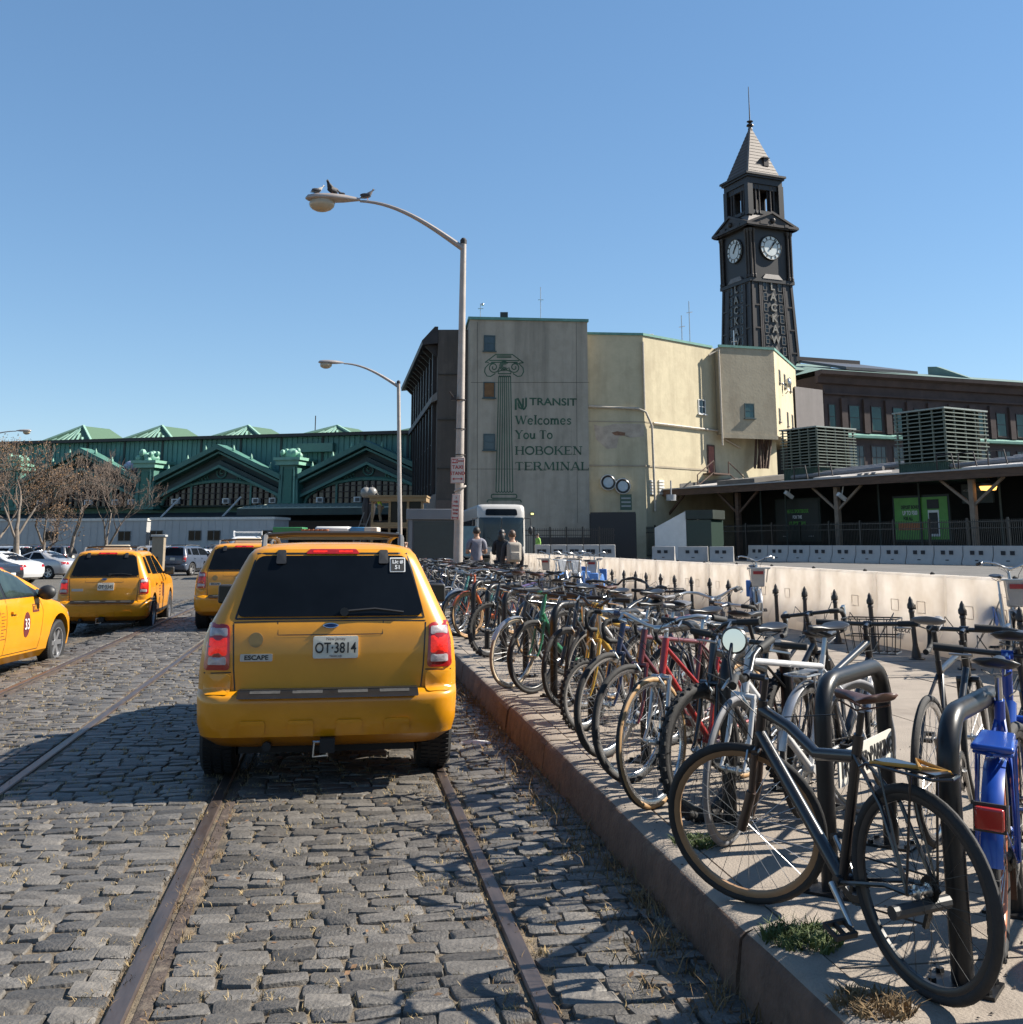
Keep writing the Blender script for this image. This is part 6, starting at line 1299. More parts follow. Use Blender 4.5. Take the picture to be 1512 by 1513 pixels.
for sx in (-1, 1):
    wsn = bp('windscreen', [(sx * .03, .92), (sx * 1.18, .92), (sx * 1.16, 2.42), (sx * .03, 2.42)], bus_glass)
    b = B(); b.tube([(sx * .25, BUS.front_y(.25, 1.05) + .04, 1.0), (sx * .75, BUS.front_y(.75, 1.4) + .04, 1.45)], .015, 5); part(t, 'wiper', b, plastic_black)
    b = B(); b.tube([(sx * 1.2, 11.9, 2.4), (sx * 1.5, 12.2, 2.35), (sx * 1.52, 12.2, 2.0)], .025, 6); b.ball((sx * 1.52, 12.2, 1.75), (.12, .08, .22), 10, 8); part(t, 'mirror', b, plastic_black)
    for x0 in (.95,): 
        b = B(); b.lathe([(.1, 0), (.1, .04), (.02, .05)], 12, (sx * .95, BUS.front_y(.95, .72) - .02, .72), 'y'); part(t, 'headlamp', b, clear_lens)
    wheel(t, sx * 1.1, 9.6, .48, .28, sx, alloy_m); wheel(t, sx * 1.1, 3.2, .48, .28, sx, alloy_m)
    for k in range(7): bp('side_window', [(1.2 + k * 1.4, 1.35), (2.45 + k * 1.4, 1.35), (2.45 + k * 1.4, 2.35), (1.2 + k * 1.4, 2.35)], bus_glass, where='side', sgn=sx)
bp('destination_sign', [(-.85, 2.52), (.85, 2.52), (.8, 2.86), (-.8, 2.86)], dark_glass, r=.1)
bp('bumper', [(-1.1, .34), (1.1, .34), (1.1, .5), (-1.1, .5)], plastic_black, .03)
b = B(); b.tube([(0, BUS.front_y(0, z_) + .012, z_) for z_ in (.98, 1.6, 2.38)], .02, 5); part(t, 'windscreen_bar', b, plastic_black)
# ============================================================ STREET FURNITURE
galv = mat('galvanised_pole', (.42, .37, .34), rough=.45, metal=.35, var=.15, sc=2, rvar=.1)
rusty_pole = mat('rust_stained_pole', (.42, .37, .33), rough=.6, metal=.2, var=.15, sc=4, col2=(.2, .1, .05), mix=.6)
def street_lamp(label, base, top_z, arm, drop, head_s=1.0, lean=(0, 0), r0=.105, r1=.075):
    """pole, curved arm towards the street and a cobra-head lantern"""
    t = thing('street_lamp', label, 'street lamp', base, 0, 'street lamps'); H = top_z - base[2]; a = Vector(arm); L_ = a.length; ad = a.normalized()
    tp = Vector((lean[0], lean[1], H))
    b = B(); b.tube([(0, 0, 0), tp * .5, tp], [r0, (r0 + r1) / 2, r1], 16); part(t, 'pole', b, rusty_pole)
    b = B(); b.lathe([(r0 * 2, 0), (r0 * 2, .1), (r0 * 1.3, .35), (r0 * 1.05, .4)], 16); part(t, 'base', b, rusty_pole)
    b = B(); b.lathe([(r1 * 1.15, -.05), (r1 * 1.15, .04), (r1 * .6, .09)], 12, tp); part(t, 'cap', b, iron_m)
    pts = [];
    for k in range(15):
        f = k / 14; x = L_ * (1 - (1 - f) ** 1.0); z = drop * math.sin(f * math.pi / 2) ** 1.0
        pts.append(tp + ad * x + Vector((0, 0, -.18 + z)))
    b = B(); b.tube(pts, [lerp(.075, .032, k / 14) for k in range(15)], 10); part(t, 'arm', b, galv)
    e = pts[-1]; n = ad; h = head_s; side = n.cross(Vector((0, 0, 1)))
    def hp(f, ang, rw, rh, zo): return e + n * (f * .95 * h) + side * (math.cos(ang) * rw * h) + Vector((0, 0, math.sin(ang) * rh * h + zo * h))
    prof = [(0, .035, .03), (.12, .06, .05), (.3, .12, .075), (.55, .17, .085), (.8, .165, .08), (.95, .1, .06), (1.0, .02, .02)]
    b = B(); rings = [[hp(f, 2 * math.pi * k / 14, rw, rh * (1.15 if math.sin(2 * math.pi * k / 14) > 0 else .6), .02) for k in range(14)] for f, rw, rh in prof]
    v = [p for r_ in rings for p in r_]; b.add(v, [(i * 14 + j, i * 14 + (j + 1) % 14, (i + 1) * 14 + (j + 1) % 14, (i + 1) * 14 + j) for i in range(6) for j in range(14)]); hd_ = part(t, 'lamp_head', b, galv, deg=60)
    b = B(); b.ball(e + n * (.66 * h) - Vector((0, 0, .07 * h)), (.23 * h, .16 * h, .15 * h), 14, 8); link('lens', b.mesh('lens'), mat('amber_tinted_lens', (.5, .4, .27), rough=.15, var=.1), hd_)
    return t, pts, tp
LD = 25.2
base = P(676, 870, LD); base.z = WALK_Z; tpz = P(685, 357, LD).z; topx = P(685, 357, LD).x
armend = P(532, 297, LD - .25)
lamp, apts, atp = street_lamp('tall grey street lamp with two signs and three pigeons, behind the bicycles', base, tpz, (armend.x - topx, -.25, 0), armend.z - tpz + .18, 1.36, (topx - base.x, 0), .115, .07)
b2 = P(592, 840, 47); b2.z = WALK_Z; z2 = P(589, 565, 47).z; a2 = P(508, 537, 46.6)
street_lamp('farther grey street lamp over the roof of the nearest taxi', b2, z2, (a2.x - P(589, 565, 47).x, -.4, 0), a2.z - z2 + .18, 1.15, (P(589, 565, 47).x - b2.x, 0))
b3 = P(-60, 830, 78); b3.z = ground_z(b3.x, b3.y); z3 = P(-60, 650, 78).z; a3 = P(24, 637, 78)
street_lamp('street lamp whose head just reaches in over the left edge', b3, z3, (a3.x - b3.x, 0, 0), a3.z - z3 + .18, 1.15)
# clamps and wires on the near pole
sign_white = mat('sign_white', (.62, .55, .5), rough=.45, var=.08, sc=5); sign_red = mat('sign_red', (.42, .03, .025), rough=.45)
def pole_sign(label, u, v0, v1, wpx, d, rows, arrow=None, tilt=0, header=None):
    c = P(u, (v0 + v1) / 2, d); h = P(u, v0, d).z - P(u, v1, d).z; w = wpx * d / 1630
    t = thing('parking_sign', label, 'sign', (c.x, c.y, c.z - h / 2), 0, 'signs on the near lamp post')
    M3 = Matrix.Rotation(tilt, 3, 'Y') @ Matrix.Rotation(-.12, 3, 'Z'); nrm = M3 @ Vector((0, -1, 0)); xx = M3 @ Vector((1, 0, 0)); zz_ = M3 @ Vector((0, 0, 1)); o = Vector((0, 0, h / 2))
    b = B(); b.obox(o, (w, .012, h), M3); part(t, 'plate', b, sign_white, bev=.02)
    for sx in (-1, 1): b = B(); b.obox(o + xx * (sx * (w / 2 - .012)) + nrm * .008, (.006, .004, h - .04), M3); part(t, 'border', b, sign_red)
    for sx in (-1, 1): b = B(); b.obox(o + zz_ * (sx * (h / 2 - .012)) + nrm * .008, (w - .03, .004, .006), M3); part(t, 'border', b, sign_red)
    if header:
        b = B(); b.obox(o + zz_ * (.36 * h) - xx * (.2 * w) + nrm * .009, (w * .42, .004, h * .16), M3); part(t, 'header', b, sign_red)
    for body, fx, fz, size, m_ in rows:
        me = text_mesh(body, size * w, extrude=.001, bold=.002); me.transform(frame(o + xx * (fx * w) + zz_ * (fz * h) + nrm * .013, xx, nrm)); link('lettering', me, m_, t)
    if arrow is not None:
        b = B(); y = arrow; q = o + zz_ * (y * h) + nrm * .01; b.obox(q, (w * .5, .003, .018), M3)
        for sx in (-1, 1): b.prism([q + xx * (sx * .38 * w), q + xx * (sx * .24 * w) + zz_ * .035, q + xx * (sx * .24 * w) - zz_ * .035], nrm * .003)
        part(t, 'arrow', b, sign_red)
    b = B(); b.obox(o - nrm * .05, (.05, .08, .04), M3); part(t, 'bracket', b, steel)
pole_sign('red and white taxi stand sign with a double arrow on the lamp post', 676.5, 676, 714, 21, LD - .16, [('NO', -.2, .36, .24, letter_white), ('PARKING', .2, .36, .13, sign_red), ('TAXI', 0, .12, .36, sign_red), ('STAND', 0, -.12, .33, sign_red)], arrow=-.33, header=True)
pole_sign('narrow red and white notice lower on the lamp post', 673.5, 730, 768, 12.5, LD - .2, [('3', 0, .36, .3, sign_red), ('HR', 0, .2, .4, sign_red), ('PARK', 0, .04, .3, sign_red), ('9AM', 0, -.12, .34, sign_red), ('9PM', 0, -.26, .34, sign_red)], arrow=-.42, tilt=.05)
for v, th in ((591, .03), (634, .02), (672, .02), (722, .05)):
    c = P(680, v, LD); b = B(); rr_ = .12; b.tube([(c.x + rr_ * math.cos(k * .6283), c.y + rr_ * math.sin(k * .6283), c.z + (.06 * math.cos(k * .6) if v == 722 else 0)) for k in range(10)], th * .5, 6, closed=True)
    if v == 591: b.box(c.x - .2, c.x - .08, c.y - .12, c.y - .04, c.z - .02, c.z + .1); b.tube([(c.x - .1, c.y - .1, c.z), (c.x - .24, c.y - .14, c.z + .18)], .02, 5)
    o = part(lamp, 'pole_clamp', b, rusty_pole if v == 722 else iron_m, world=True)
# ---- pigeons on the lamp
def pigeon(label, p, rz, m_, s=1.0, tail_up=0):
    t = thing('pigeon', label, 'bird', p, rz, 'pigeons on the near street lamp')
    b = B(); rings = []
    for y, z, rx, rz_ in ((-.2, .045, .012, .006), (-.14, .06, .035, .02), (-.06, .09, .058, .055), (.02, .115, .066, .07), (.07, .15, .055, .06), (.1, .19, .035, .036), (.115, .225, .03, .032), (.135, .245, .026, .026), (.155, .24, .008, .008)):
        rings.append([(math.cos(2 * math.pi * k / 10) * rx * s, y * s, (z + math.sin(2 * math.pi * k / 10) * rz_) * s) for k in range(10)])
    b.add([q for r_ in rings for q in r_], [(i * 10 + j, i * 10 + (j + 1) % 10, (i + 1) * 10 + (j + 1) % 10, (i + 1) * 10 + j) for i in range(8) for j in range(10)]); part(t, 'body', b, m_, deg=80)
    for sx in (-1, 1):
        b = B(); b.ball((sx * .055 * s, -.05 * s, .105 * s), (.014 * s, .12 * s, .045 * s), 8, 6); part(t, 'wing', b, mat('pigeon_dark_wing', (.05, .05, .06), rough=.7))
        b = B(); b.tube([(sx * .02 * s, 0, .06 * s), (sx * .022 * s, .01 * s, 0)], .006 * s, 5); part(t, 'leg', b, mat('pigeon_leg', (.4, .12, .1)))
    b = B(); b.lathe([(.008 * s, 0), (.001, .03 * s)], 6, (0, .152 * s, .238 * s), 'y'); part(t, 'beak', b, mat('grey_beak', (.1, .1, .1)))
e = Vector(base) + apts[-1]; ad = Vector((armend.x - topx, -.25, 0)).normalized()
hz = e.z + .135
q = e + ad * 1.0; pigeon('white and black pigeon at the tip of the lamp head', (q.x, q.y, hz - .005), rad(-70), mat('pigeon_white', (.55, .54, .52), rough=.7, col2=(.05, .05, .06), mix=.5, sc=9), .95)
q = e + ad * .68; pigeon('big dark pigeon in the middle of the lamp head', (q.x, q.y, hz + .0), rad(150), mat('pigeon_black', (.035, .035, .04), rough=.7, col2=(.3, .29, .28), mix=.66, sc=9), 1.25)
q = e + ad * .46; pigeon('small dark pigeon crouching behind the big one on the lamp head', (q.x, q.y, hz - .03), rad(100), mat('pigeon_black', (.035, .035, .04)), .6)
q = Vector(base) + apts[-2]; pigeon('grey pigeon on the curved lamp arm', (q.x, q.y, q.z + .04), rad(-95), mat('pigeon_grey', (.2, .19, .2), rough=.7, var=.3, sc=9), 1.05)
# ---- slim posts along the barrier
post_black = mat('dark_iron_post', (.022, .017, .015), rough=.5, var=.3, sc=8)
b = B(); b.lathe([(.062, 0), (.055, .06), (.034, .16), (.03, .2), (.03, .56), (.037, .565), (.037, .59), (.03, .6), (.046, .62), (.046, .66), (.03, .69), (.026, .72), (.006, .76)], 10); pm = b.mesh('slim_post'); pm.materials.append(post_black)
b = B(); b.box(-.012, .012, -.055, -.03, .6, .66); bk = b.mesh('hook'); bk.materials.append(post_black)
b = B(); b.lathe([(.1, 0), (.1, .012), (.07, .02)], 12); fl_ = b.mesh('base_plate'); fl_.materials.append(post_black)
rp_ = random.Random(3)
s_ = 11.0; i = 0
posts = []
while s_ < 33:
    posts.append(s_); s_ += 1.09
for i, s_ in enumerate(posts):
    q = K(s_, 5.58, WALK_Z); t = tag(link('slim_post', pm, None), 'slim dark iron post along the cream barrier, %s from the right' % nth(i + 1), 'post', 'slim posts along the cream barrier'); t.location = q; t.rotation_euler = (rp_.uniform(-.04, .04), rp_.uniform(-.06, .03), rp_.uniform(0, 6))
    o = link('hook', bk, None, t); o = link('base_plate', fl_, None, t)
# ---- cream water-filled barriers (translucent plastic shells)
def plastic_shell():
    m = bpy.data.materials.new('cream_barrier_plastic'); m.use_nodes = True; T = m.node_tree; N = T.nodes; L = T.links
    bs = N['Principled BSDF']; out = N['Material Output']; bs.inputs['Roughness'].default_value = .5
    tc = N.new('ShaderNodeTexCoord'); n1 = N.new('ShaderNodeTexNoise'); n1.inputs['Scale'].default_value = 2.2; n1.inputs['Detail'].default_value = 7; L.new(tc.outputs['Object'], n1.inputs['Vector'])
    sp = N.new('ShaderNodeSeparateXYZ'); L.new(tc.outputs['Object'], sp.inputs[0]); mr = N.new('ShaderNodeMapRange'); mr.inputs[1].default_value = .02; mr.inputs[2].default_value = .5; mr.inputs[3].default_value = 1.1; mr.inputs[4].default_value = .0; L.new(sp.outputs['Z'], mr.inputs[0])
    cr = N.new('ShaderNodeValToRGB'); cr.color_ramp.elements[0].position = .35; cr.color_ramp.elements[0].color = (.68, .62, .55, 1); cr.color_ramp.elements[1].position = .66; cr.color_ramp.elements[1].color = (.87, .83, .78, 1); L.new(n1.outputs['Fac'], cr.inputs[0])
    ml = N.new('ShaderNodeMath'); ml.operation = 'MULTIPLY'; L.new(n1.outputs['Fac'], ml.inputs[0]); L.new(mr.outputs[0], ml.inputs[1])
    mx = N.new('ShaderNodeMix'); mx.data_type = 'RGBA'; L.new(ml.outputs[0], mx.inputs['Factor']); L.new(cr.outputs[0], mx.inputs[6]); mx.inputs[7].default_value = (.16, .11, .075, 1)   # road dirt splashed on the foot
    L.new(mx.outputs[2], bs.inputs['Base Color'])
    tr = N.new('ShaderNodeBsdfTranslucent'); L.new(mx.outputs[2], tr.inputs['Color']); ms = N.new('ShaderNodeMixShader'); ms.inputs[0].default_value = .7; L.new(bs.outputs[0], ms.inputs[1]); L.new(tr.outputs[0], ms.inputs[2]); L.new(ms.outputs[0], out.inputs['Surface'])
    return m
shell_m = plastic_shell()
BL = 1.83
def barrier_mesh():
    b = B(); H = 1.06; prof = [(-.3, 0), (-.3, .2), (-.17, .44), (-.135, .62), (-.125, H - .03), (-.1, H), (.1, H), (.125, H - .03), (.135, .62), (.17, .44), (.3, .2), (.3, 0)]
    stations = [.0, .03, .12, .3, .32, .62, .64, .915, 1.19, 1.21, 1.51, 1.53, 1.71, 1.8, 1.83]
    n = len(prof)
    for k, x in enumerate(stations):
        squeeze = .75 if x in (0, 1.83) else 1.0; rec = .012 if .31 < x < .63 or 1.2 < x < 1.52 else 0
        b.v += [(x, y * squeeze - math.copysign(rec, y) * (.25 < z < .95), z) for y, z in prof]
    for k in range(len(stations) - 1):
        for j in range(n - 1): b.f.append((k * n + j, k * n + j + 1, (k + 1) * n + j + 1, (k + 1) * n + j)); b.m.append(0)
    b.f += [tuple(range(n - 1, -1, -1)), tuple(range((len(stations) - 1) * n, len(stations) * n))]; b.m += [0, 0]
    return b.mesh('shell', 30)
bm_ = barrier_mesh(); bm_.materials.append(shell_m)
b = B(); b.box(-.05, .05, -.02, .02, 0, .08); 
b1 = B(); b1.tube([(-.1, -.142, .55), (.1, -.142, .55), (.1, -.14, .7), (-.1, -.14, .7)], .006, 4, closed=True); win_ = b1.mesh('recess'); win_.materials.append(shell_m)
i = 0; s_ = 8.0
cap_b = B(); cap_b.lathe([(.03, 0), (.03, .02), (.01, .035)], 8); capm = cap_b.mesh('filler_cap'); capm.materials.append(rubber)
bar_n = 0
while s_ < 62:
    bar_n += 1
    q = K(s_ + .92, 6.35, WALK_Z - .06)
    t = thing('cream_barrier', 'cream plastic water barrier in the row behind the bicycles, %s from the right' % nth(bar_n), 'barrier', K(s_, 6.35 + R.uniform(-.03, .03), WALK_Z - .06), PHI + math.pi / 2 + R.uniform(-.012, .012), 'cream barriers behind the bicycles')
    # x of the mesh runs along the kerb; the face with negative y of the mesh looks to +NK, so turn the recesses to the street side
    link('shell', bm_, None, t)
    for x_ in (.6, 1.3):
        o = link('recess', win_, None, t); o.location = (x_, 0, 0); o.rotation_euler = (0, 0, math.pi)
        o.location = (x_, .0, 0)
    o = link('filler_cap', capm, None, t); o.location = (.5, 0, 1.06)
    if bar_n == 4:
        me = text_mesh('YODOCK', .1, extrude=.001, bold=.003); me.transform(frame((.95, .245, .31), (-1, 0, 0), (0, 1, .55))); link('lettering', me, letter_black, t)
        for k in range(3):
            b = B(); b.box(.85, 1.05, .262 + k * .01, .266 + k * .01, .25 - k * .025, .262 - k * .025); link('small_print', b.mesh('small_print'), letter_black, t)
    s_ += BL + .02
# ---- inverted-U bicycle racks, angled to the kerb
rack_m = mat('black_rack_tube', (.01, .01, .011), rough=.36, var=.4, sc=9, rvar=.1, spec=.35, col2=(.035, .032, .03), mix=.64)
RAZ = rad(-35)                                                     # rz of the rack: its long side points 35 degrees right of straight ahead
def rack_tube():
    b = B(); H = .83; Lr = .86; r = .16; pts = [(0, 0, 0), (0, 0, H - r)]
    pts += [(0, r - r * math.cos(rad(a)), H - r + r * math.sin(rad(a))) for a in (15, 30, 45, 60, 75, 90)]
    pts += [(0, Lr - r + r * math.sin(rad(a)), H - r + r * math.cos(rad(a))) for a in (0, 15, 30, 45, 60, 75, 90)] + [(0, Lr, 0)]
    b.tube(pts, .036, 14); return b.mesh('rack_tube', 60)
rt = rack_tube(); rt.materials.append(rack_m)
b = B(); b.box(-.11, .11, -.075, .075, 0, .012); [b.lathe([(.014, .012), (.014, .026)], 6, (x, y, 0)) for x in (-.085, .085) for y in (-.05, .05)]; fm_ = b.mesh('foot_plate'); fm_.materials.append(rack_m)
rack_s = [2.95, 3.83, 4.79] + [5.95 + 1.55 * k for k in range(12)]
racks = []
for i, s_ in enumerate(rack_s):
    p = K(0, 0); w_ = .52; y = s_; x = 2.066 - SLOPE * y
    t = thing('bicycle_rack', 'black inverted-U bicycle rack, %s from the near end' % nth(i + 1), 'bicycle rack', (x, y, WALK_Z), RAZ, 'black bicycle racks')
    link('rack_tube', rt, None, t)
    for yy in (0, .86): o = link('foot_plate', fm_, None, t); o.location = (0, yy, 0)
    racks.append(t)
t = racks[2]; b = B(); b.box(.037, .045, .05, .81, .4, .54); pn = part(t, 'notice_plate', b, mat('notice_white', (.68, .65, .58), rough=.5, var=.06))
for body, y in (('FREE', .17), ('PARKING', .64)):
    me = text_mesh(body, .115 if body == 'FREE' else .1, extrude=.001, bold=.0015, sx=.8); me.transform(frame((.0475, y, .47), (0, 1, 0), (1, 0, 0))); link('lettering', me, letter_black, pn)
b = B()
for yy in (.33, .43): b.tube([(.047, yy + .035 * math.cos(k * .524), .455 + .035 * math.sin(k * .524)) for k in range(12)], .004, 5, closed=True)
b.tube([(.047, .33, .455), (.047, .37, .5), (.047, .41, .5), (.047, .43, .455)], .004, 5); b.tube([(.047, .37, .5), (.047, .385, .455), (.047, .41, .5)], .004, 5); link('bicycle_symbol', b.mesh('bicycle_symbol'), letter_black, pn)
# ---- grey kiosk, timber scaffold, beige cabinet
c = P(602, 800, 44); c.z = WALK_Z
t = thing('kiosk', 'grey kiosk with a dark roller screen behind the lamp post', 'kiosk', (c.x, c.y, WALK_Z), rad(2))
kg = mat('kiosk_grey', (.16, .165, .18), rough=.5, var=.1, sc=1.5); Wk = 2.05; Hk = P(620, 752, 44).z - WALK_Z
b = B(); b.box(-.06, Wk + .06, -.08, 2.6, Hk - .42, Hk); part(t, 'roof_band', b, kg, bev=.02)
b = B(); b.box(0, Wk, .1, 2.5, .05, Hk - .44); part(t, 'wall', b, kg)
b = B(); b.box(.25, Wk - .2, .03, .09, .55, Hk - .5); sc_ = part(t, 'screen', b, mat('kiosk_screen', (.02, .03, .032), rough=.35, var=.2))
for x_ in (.12, Wk - .12): b = B(); b.box(x_ - .07, x_ + .07, -.0, .1, .05, Hk - .43); part(t, 'upright', b, kg)
me = text_mesh('NO MESSAGE', .12, extrude=.002); me.transform(frame((Wk / 2, .09, .35), (1, 0, 0), (0, -1, 0))); bpy.data.meshes.remove(me)
b = B(); b.box(Wk + .05, Wk + .75, .3, .4, .9, 2.1); part(t, 'notice_board', b, mat('teal_notice', (.1, .2, .25), rough=.4))
c = P(548, 800, 66); c.z = 0
wood = mat('raw_timber', (.3, .2, .1), rough=.8, var=.25, sc=2, stretch=(1, 1, 5))
t = thing('timber_scaffold', 'timber framed booth under repair beyond the taxi roof', 'scaffold', (c.x, c.y, 0), 0)
zt1, zt2, zt3 = P(560, 732, 66).z, P(560, 741, 66).z, P(560, 772, 66).z
b = B(); b.box(-.1, 3.3, -.2, 2.5, zt2, zt1 - .1); part(t, 'roof', b, wood); b = B(); b.box(-.2, 3.35, -.3, 2.6, zt1 - .1, zt1); part(t, 'roof_board', b, wood)
b = B(); b.box(0, 3.1, -.1, 2.3, zt3 - .3, zt3); part(t, 'deck', b, wood)
for x_ in (.05, 1.1, 2.2, 3.05):
    b = B(); b.box(x_ - .07, x_ + .07, -.08, .06, 0, zt2); part(t, 'stud', b, wood)
b = B(); b.box(1.15, 3.0, .1, .2, zt3, zt2); part(t, 'glazing', b, dark_glass)
b = B(); [b.beam((-1.6 + dx, -.3, 0), (-.4 + dx, -.3, zt3 + .6), .06, .06) for dx in (0, .4)]; [b.beam((-1.6 + 1.2 * f, -.3, f * (zt3 + .6)), (-1.2 + 1.2 * f, -.3, f * (zt3 + .6)), .04, .04) for f in (.2, .35, .5, .65, .8)]; part(t, 'ladder', b, mat('grey_rail', (.12, .12, .12)))
c = P(231, 830, 42); zc_ = ground_z(c.x, c.y); hc = P(231, 790, 42).z
t = thing('utility_cabinet', 'beige utility cabinet with a pale cap beside the second taxi', 'cabinet', (c.x, c.y, zc_), PHI)
b = B(); b.box(-.2, .24, 0, .5, 0, hc - zc_ - .08); part(t, 'body', b, mat('beige_cabinet', (.3, .24, .17), rough=.6, var=.12), bev=.015); b = B(); b.box(-.25, .29, -.05, .55, hc - zc_ - .08, hc - zc_); part(t, 'cap', b, mat('pale_cap', (.45, .45, .44)), bev=.01)
b = B(); b.box(.0, .05, -.03, .0, .9, 1.3); part(t, 'handle', b, iron_m)
# two globe lamps by the booth
for k, u in enumerate((541, 549.5)):
    c = P(u, 728, 74); b = B(); b.ball((0, 0, c.z + .0), .38, 12, 8); t = thing('globe_lamp', ('left globe lamp on a dark column by the timber booth', 'right globe lamp on a dark column by the timber booth')[k], 'street lamp', (c.x, c.y, 0), 0, 'globe lamps'); part(t, 'globe', b, mat('frosted_globe', (.25, .24, .22), rough=.3))
    b = B(); b.lathe([(.3, 0), (.28, .8), (.16, 1.2), (.12, 3), (.28, c.z - 1.0), (.16, c.z - .4), (.05, c.z + .5)], 10); part(t, 'column', b, iron_m)
# loads on a cart seen over the taxi roof
c = P(480, 830, 31); t = thing('hand_cart', 'flat cart with a timber bed hidden behind the nearest taxi', 'cart', (c.x, c.y, 0), PHI)
zc1 = P(480, 791, 31).z
b = B(); b.box(-1.75, 1.75, -.4, 1.2, zc1 - .12, zc1); part(t, 'bed', b, wood)
for x_ in (-1.65, 1.65):
    for y_ in (-.3, 1.1): b = B(); b.box(x_ - .05, x_ + .05, y_ - .05, y_ + .05, 0, zc1 - .12); part(t, 'leg', b, iron_m)
for u0, u1, v0, nm, lab, m_, cat in ((404, 448, 779, 'crate', 'green crate with white marks on the cart', mat('green_crate', (.03, .2, .07), rough=.5, var=.15, sc=3, col2=(.3, .45, .3), mix=.68), 'crate'), (466, 517, 778, 'white_box', 'white rounded box in the middle of the cart', white_paint, 'box'), (518, 539, 779, 'blue_box', 'bright blue box on the cart', mat('blue_box', (.05, .2, .4), rough=.5, var=.3, sc=3), 'box'), (539, 558, 779, 'printed_box', 'white box with an orange patch at the right end of the cart', mat('orange_print_box', (.6, .56, .5), rough=.6, col2=(.6, .32, .12), mix=.56, sc=4), 'box')):
    p0_, p1_ = P(u0, 785, 31.2), P(u1, 785, 31.2); z_ = P(u0, v0, 31.2).z; b = B(); b.box(p0_.x, p1_.x, 31.1, 31.9, zc1 + .002, z_); solo(nm, b, m_, lab, cat, loc=((p0_.x + p1_.x) / 2, 31.5, zc1), bev=.06 if 'rounded' in lab else .015)
for k in range(6):
    c = P(450 + k * 6.5, 788, 31.05); b = B(); b.lathe([(.055, 0), (.075, .14), (.085, .14), (.085, .17)], 10, (c.x, c.y - .1, zc1 + .002)); solo('flower_pot', b, mat('terracotta', (.36, .13, .06), rough=.7), 'clay pot on the cart, %s from the left' % nth(k + 1), 'pot', 'clay pots on the cart', loc=(c.x, c.y - .1, zc1))
# ============================================================ BICYCLES
def paintm(nm, col, rough=.28, metal=0.0): return mat('bicycle_' + nm, col, rough=rough, metal=metal, var=.15, sc=8, coat=.4)
BK = {'black': paintm('black', (.012, .012, .014)), 'white': paintm('white', (.62, .61, .6)), 'red': paintm('red', (.35, .02, .02)), 'maroon': paintm('maroon', (.12, .02, .025)), 'blue': paintm('blue', (.01, .06, .34)), 'navy': paintm('navy', (.015, .025, .07)),
      'green': paintm('green', (.03, .16, .08)), 'silver': paintm('silver', (.45, .45, .46), .3, .7), 'grey': paintm('grey', (.11, .11, .12)), 'orange': paintm('orange', (.5, .1, .02)), 'teal': paintm('teal', (.1, .3, .28)), 'gold': paintm('gold', (.45, .26, .03)), 'purple': paintm('purple', (.06, .03, .12)), 'bronze_brown': paintm('bronze_brown', (.06, .035, .025))}
TY = {'black': rubber, 'gum': mat('gumwall_tyre', (.42, .25, .11), rough=.7, var=.2, sc=20), 'grey': mat('grey_tyre', (.16, .16, .17), rough=.7, var=.15, sc=20), 'cream': mat('cream_tyre', (.55, .44, .31), rough=.7, var=.15)}
RIM = {'silver': mat('silver_rim', (.6, .6, .6), rough=.25, metal=.9, var=.1), 'black': mat('black_rim', (.02, .02, .021), rough=.35, var=.2), 'bronze': mat('tan_sidewall', (.32, .19, .1), rough=.45, metal=.2, var=.15), 'coral': mat('coral_rim', (.6, .2, .1), rough=.4)}
spoke_m = mat('spoke_steel', (.55, .55, .55), rough=.28, metal=.9); saddle_black = mat('saddle_black', (.018, .018, .02), rough=.38, var=.3, sc=14); saddle_brown = mat('saddle_brown_leather', (.075, .03, .016), rough=.4, var=.3, sc=14); saddle_grey = mat('saddle_grey', (.15, .15, .16), rough=.45)
grip_m = mat('grip_rubber', (.014, .014, .014), rough=.75); alu = mat('polished_alloy', (.55, .55, .54), rough=.28, metal=.9, var=.12, sc=14); cable_m = mat('cable_black', (.012, .012, .012), rough=.4); reflector = mat('red_reflector', (.4, .02, .015), rough=.2, coat=.5)
_bm = {}
def shared(key, fn, deg=50):
    if key not in _bm:
        b = B(); fn(b); me = b.mesh(key[0] if isinstance(key, tuple) else key, deg); me.materials.append(black); _bm[key] = me
    return _bm[key]
def put(name, me, m_, parent):
    o = link(name, me, None, parent); o.material_slots[0].link = 'OBJECT'; o.material_slots[0].material = m_; return o
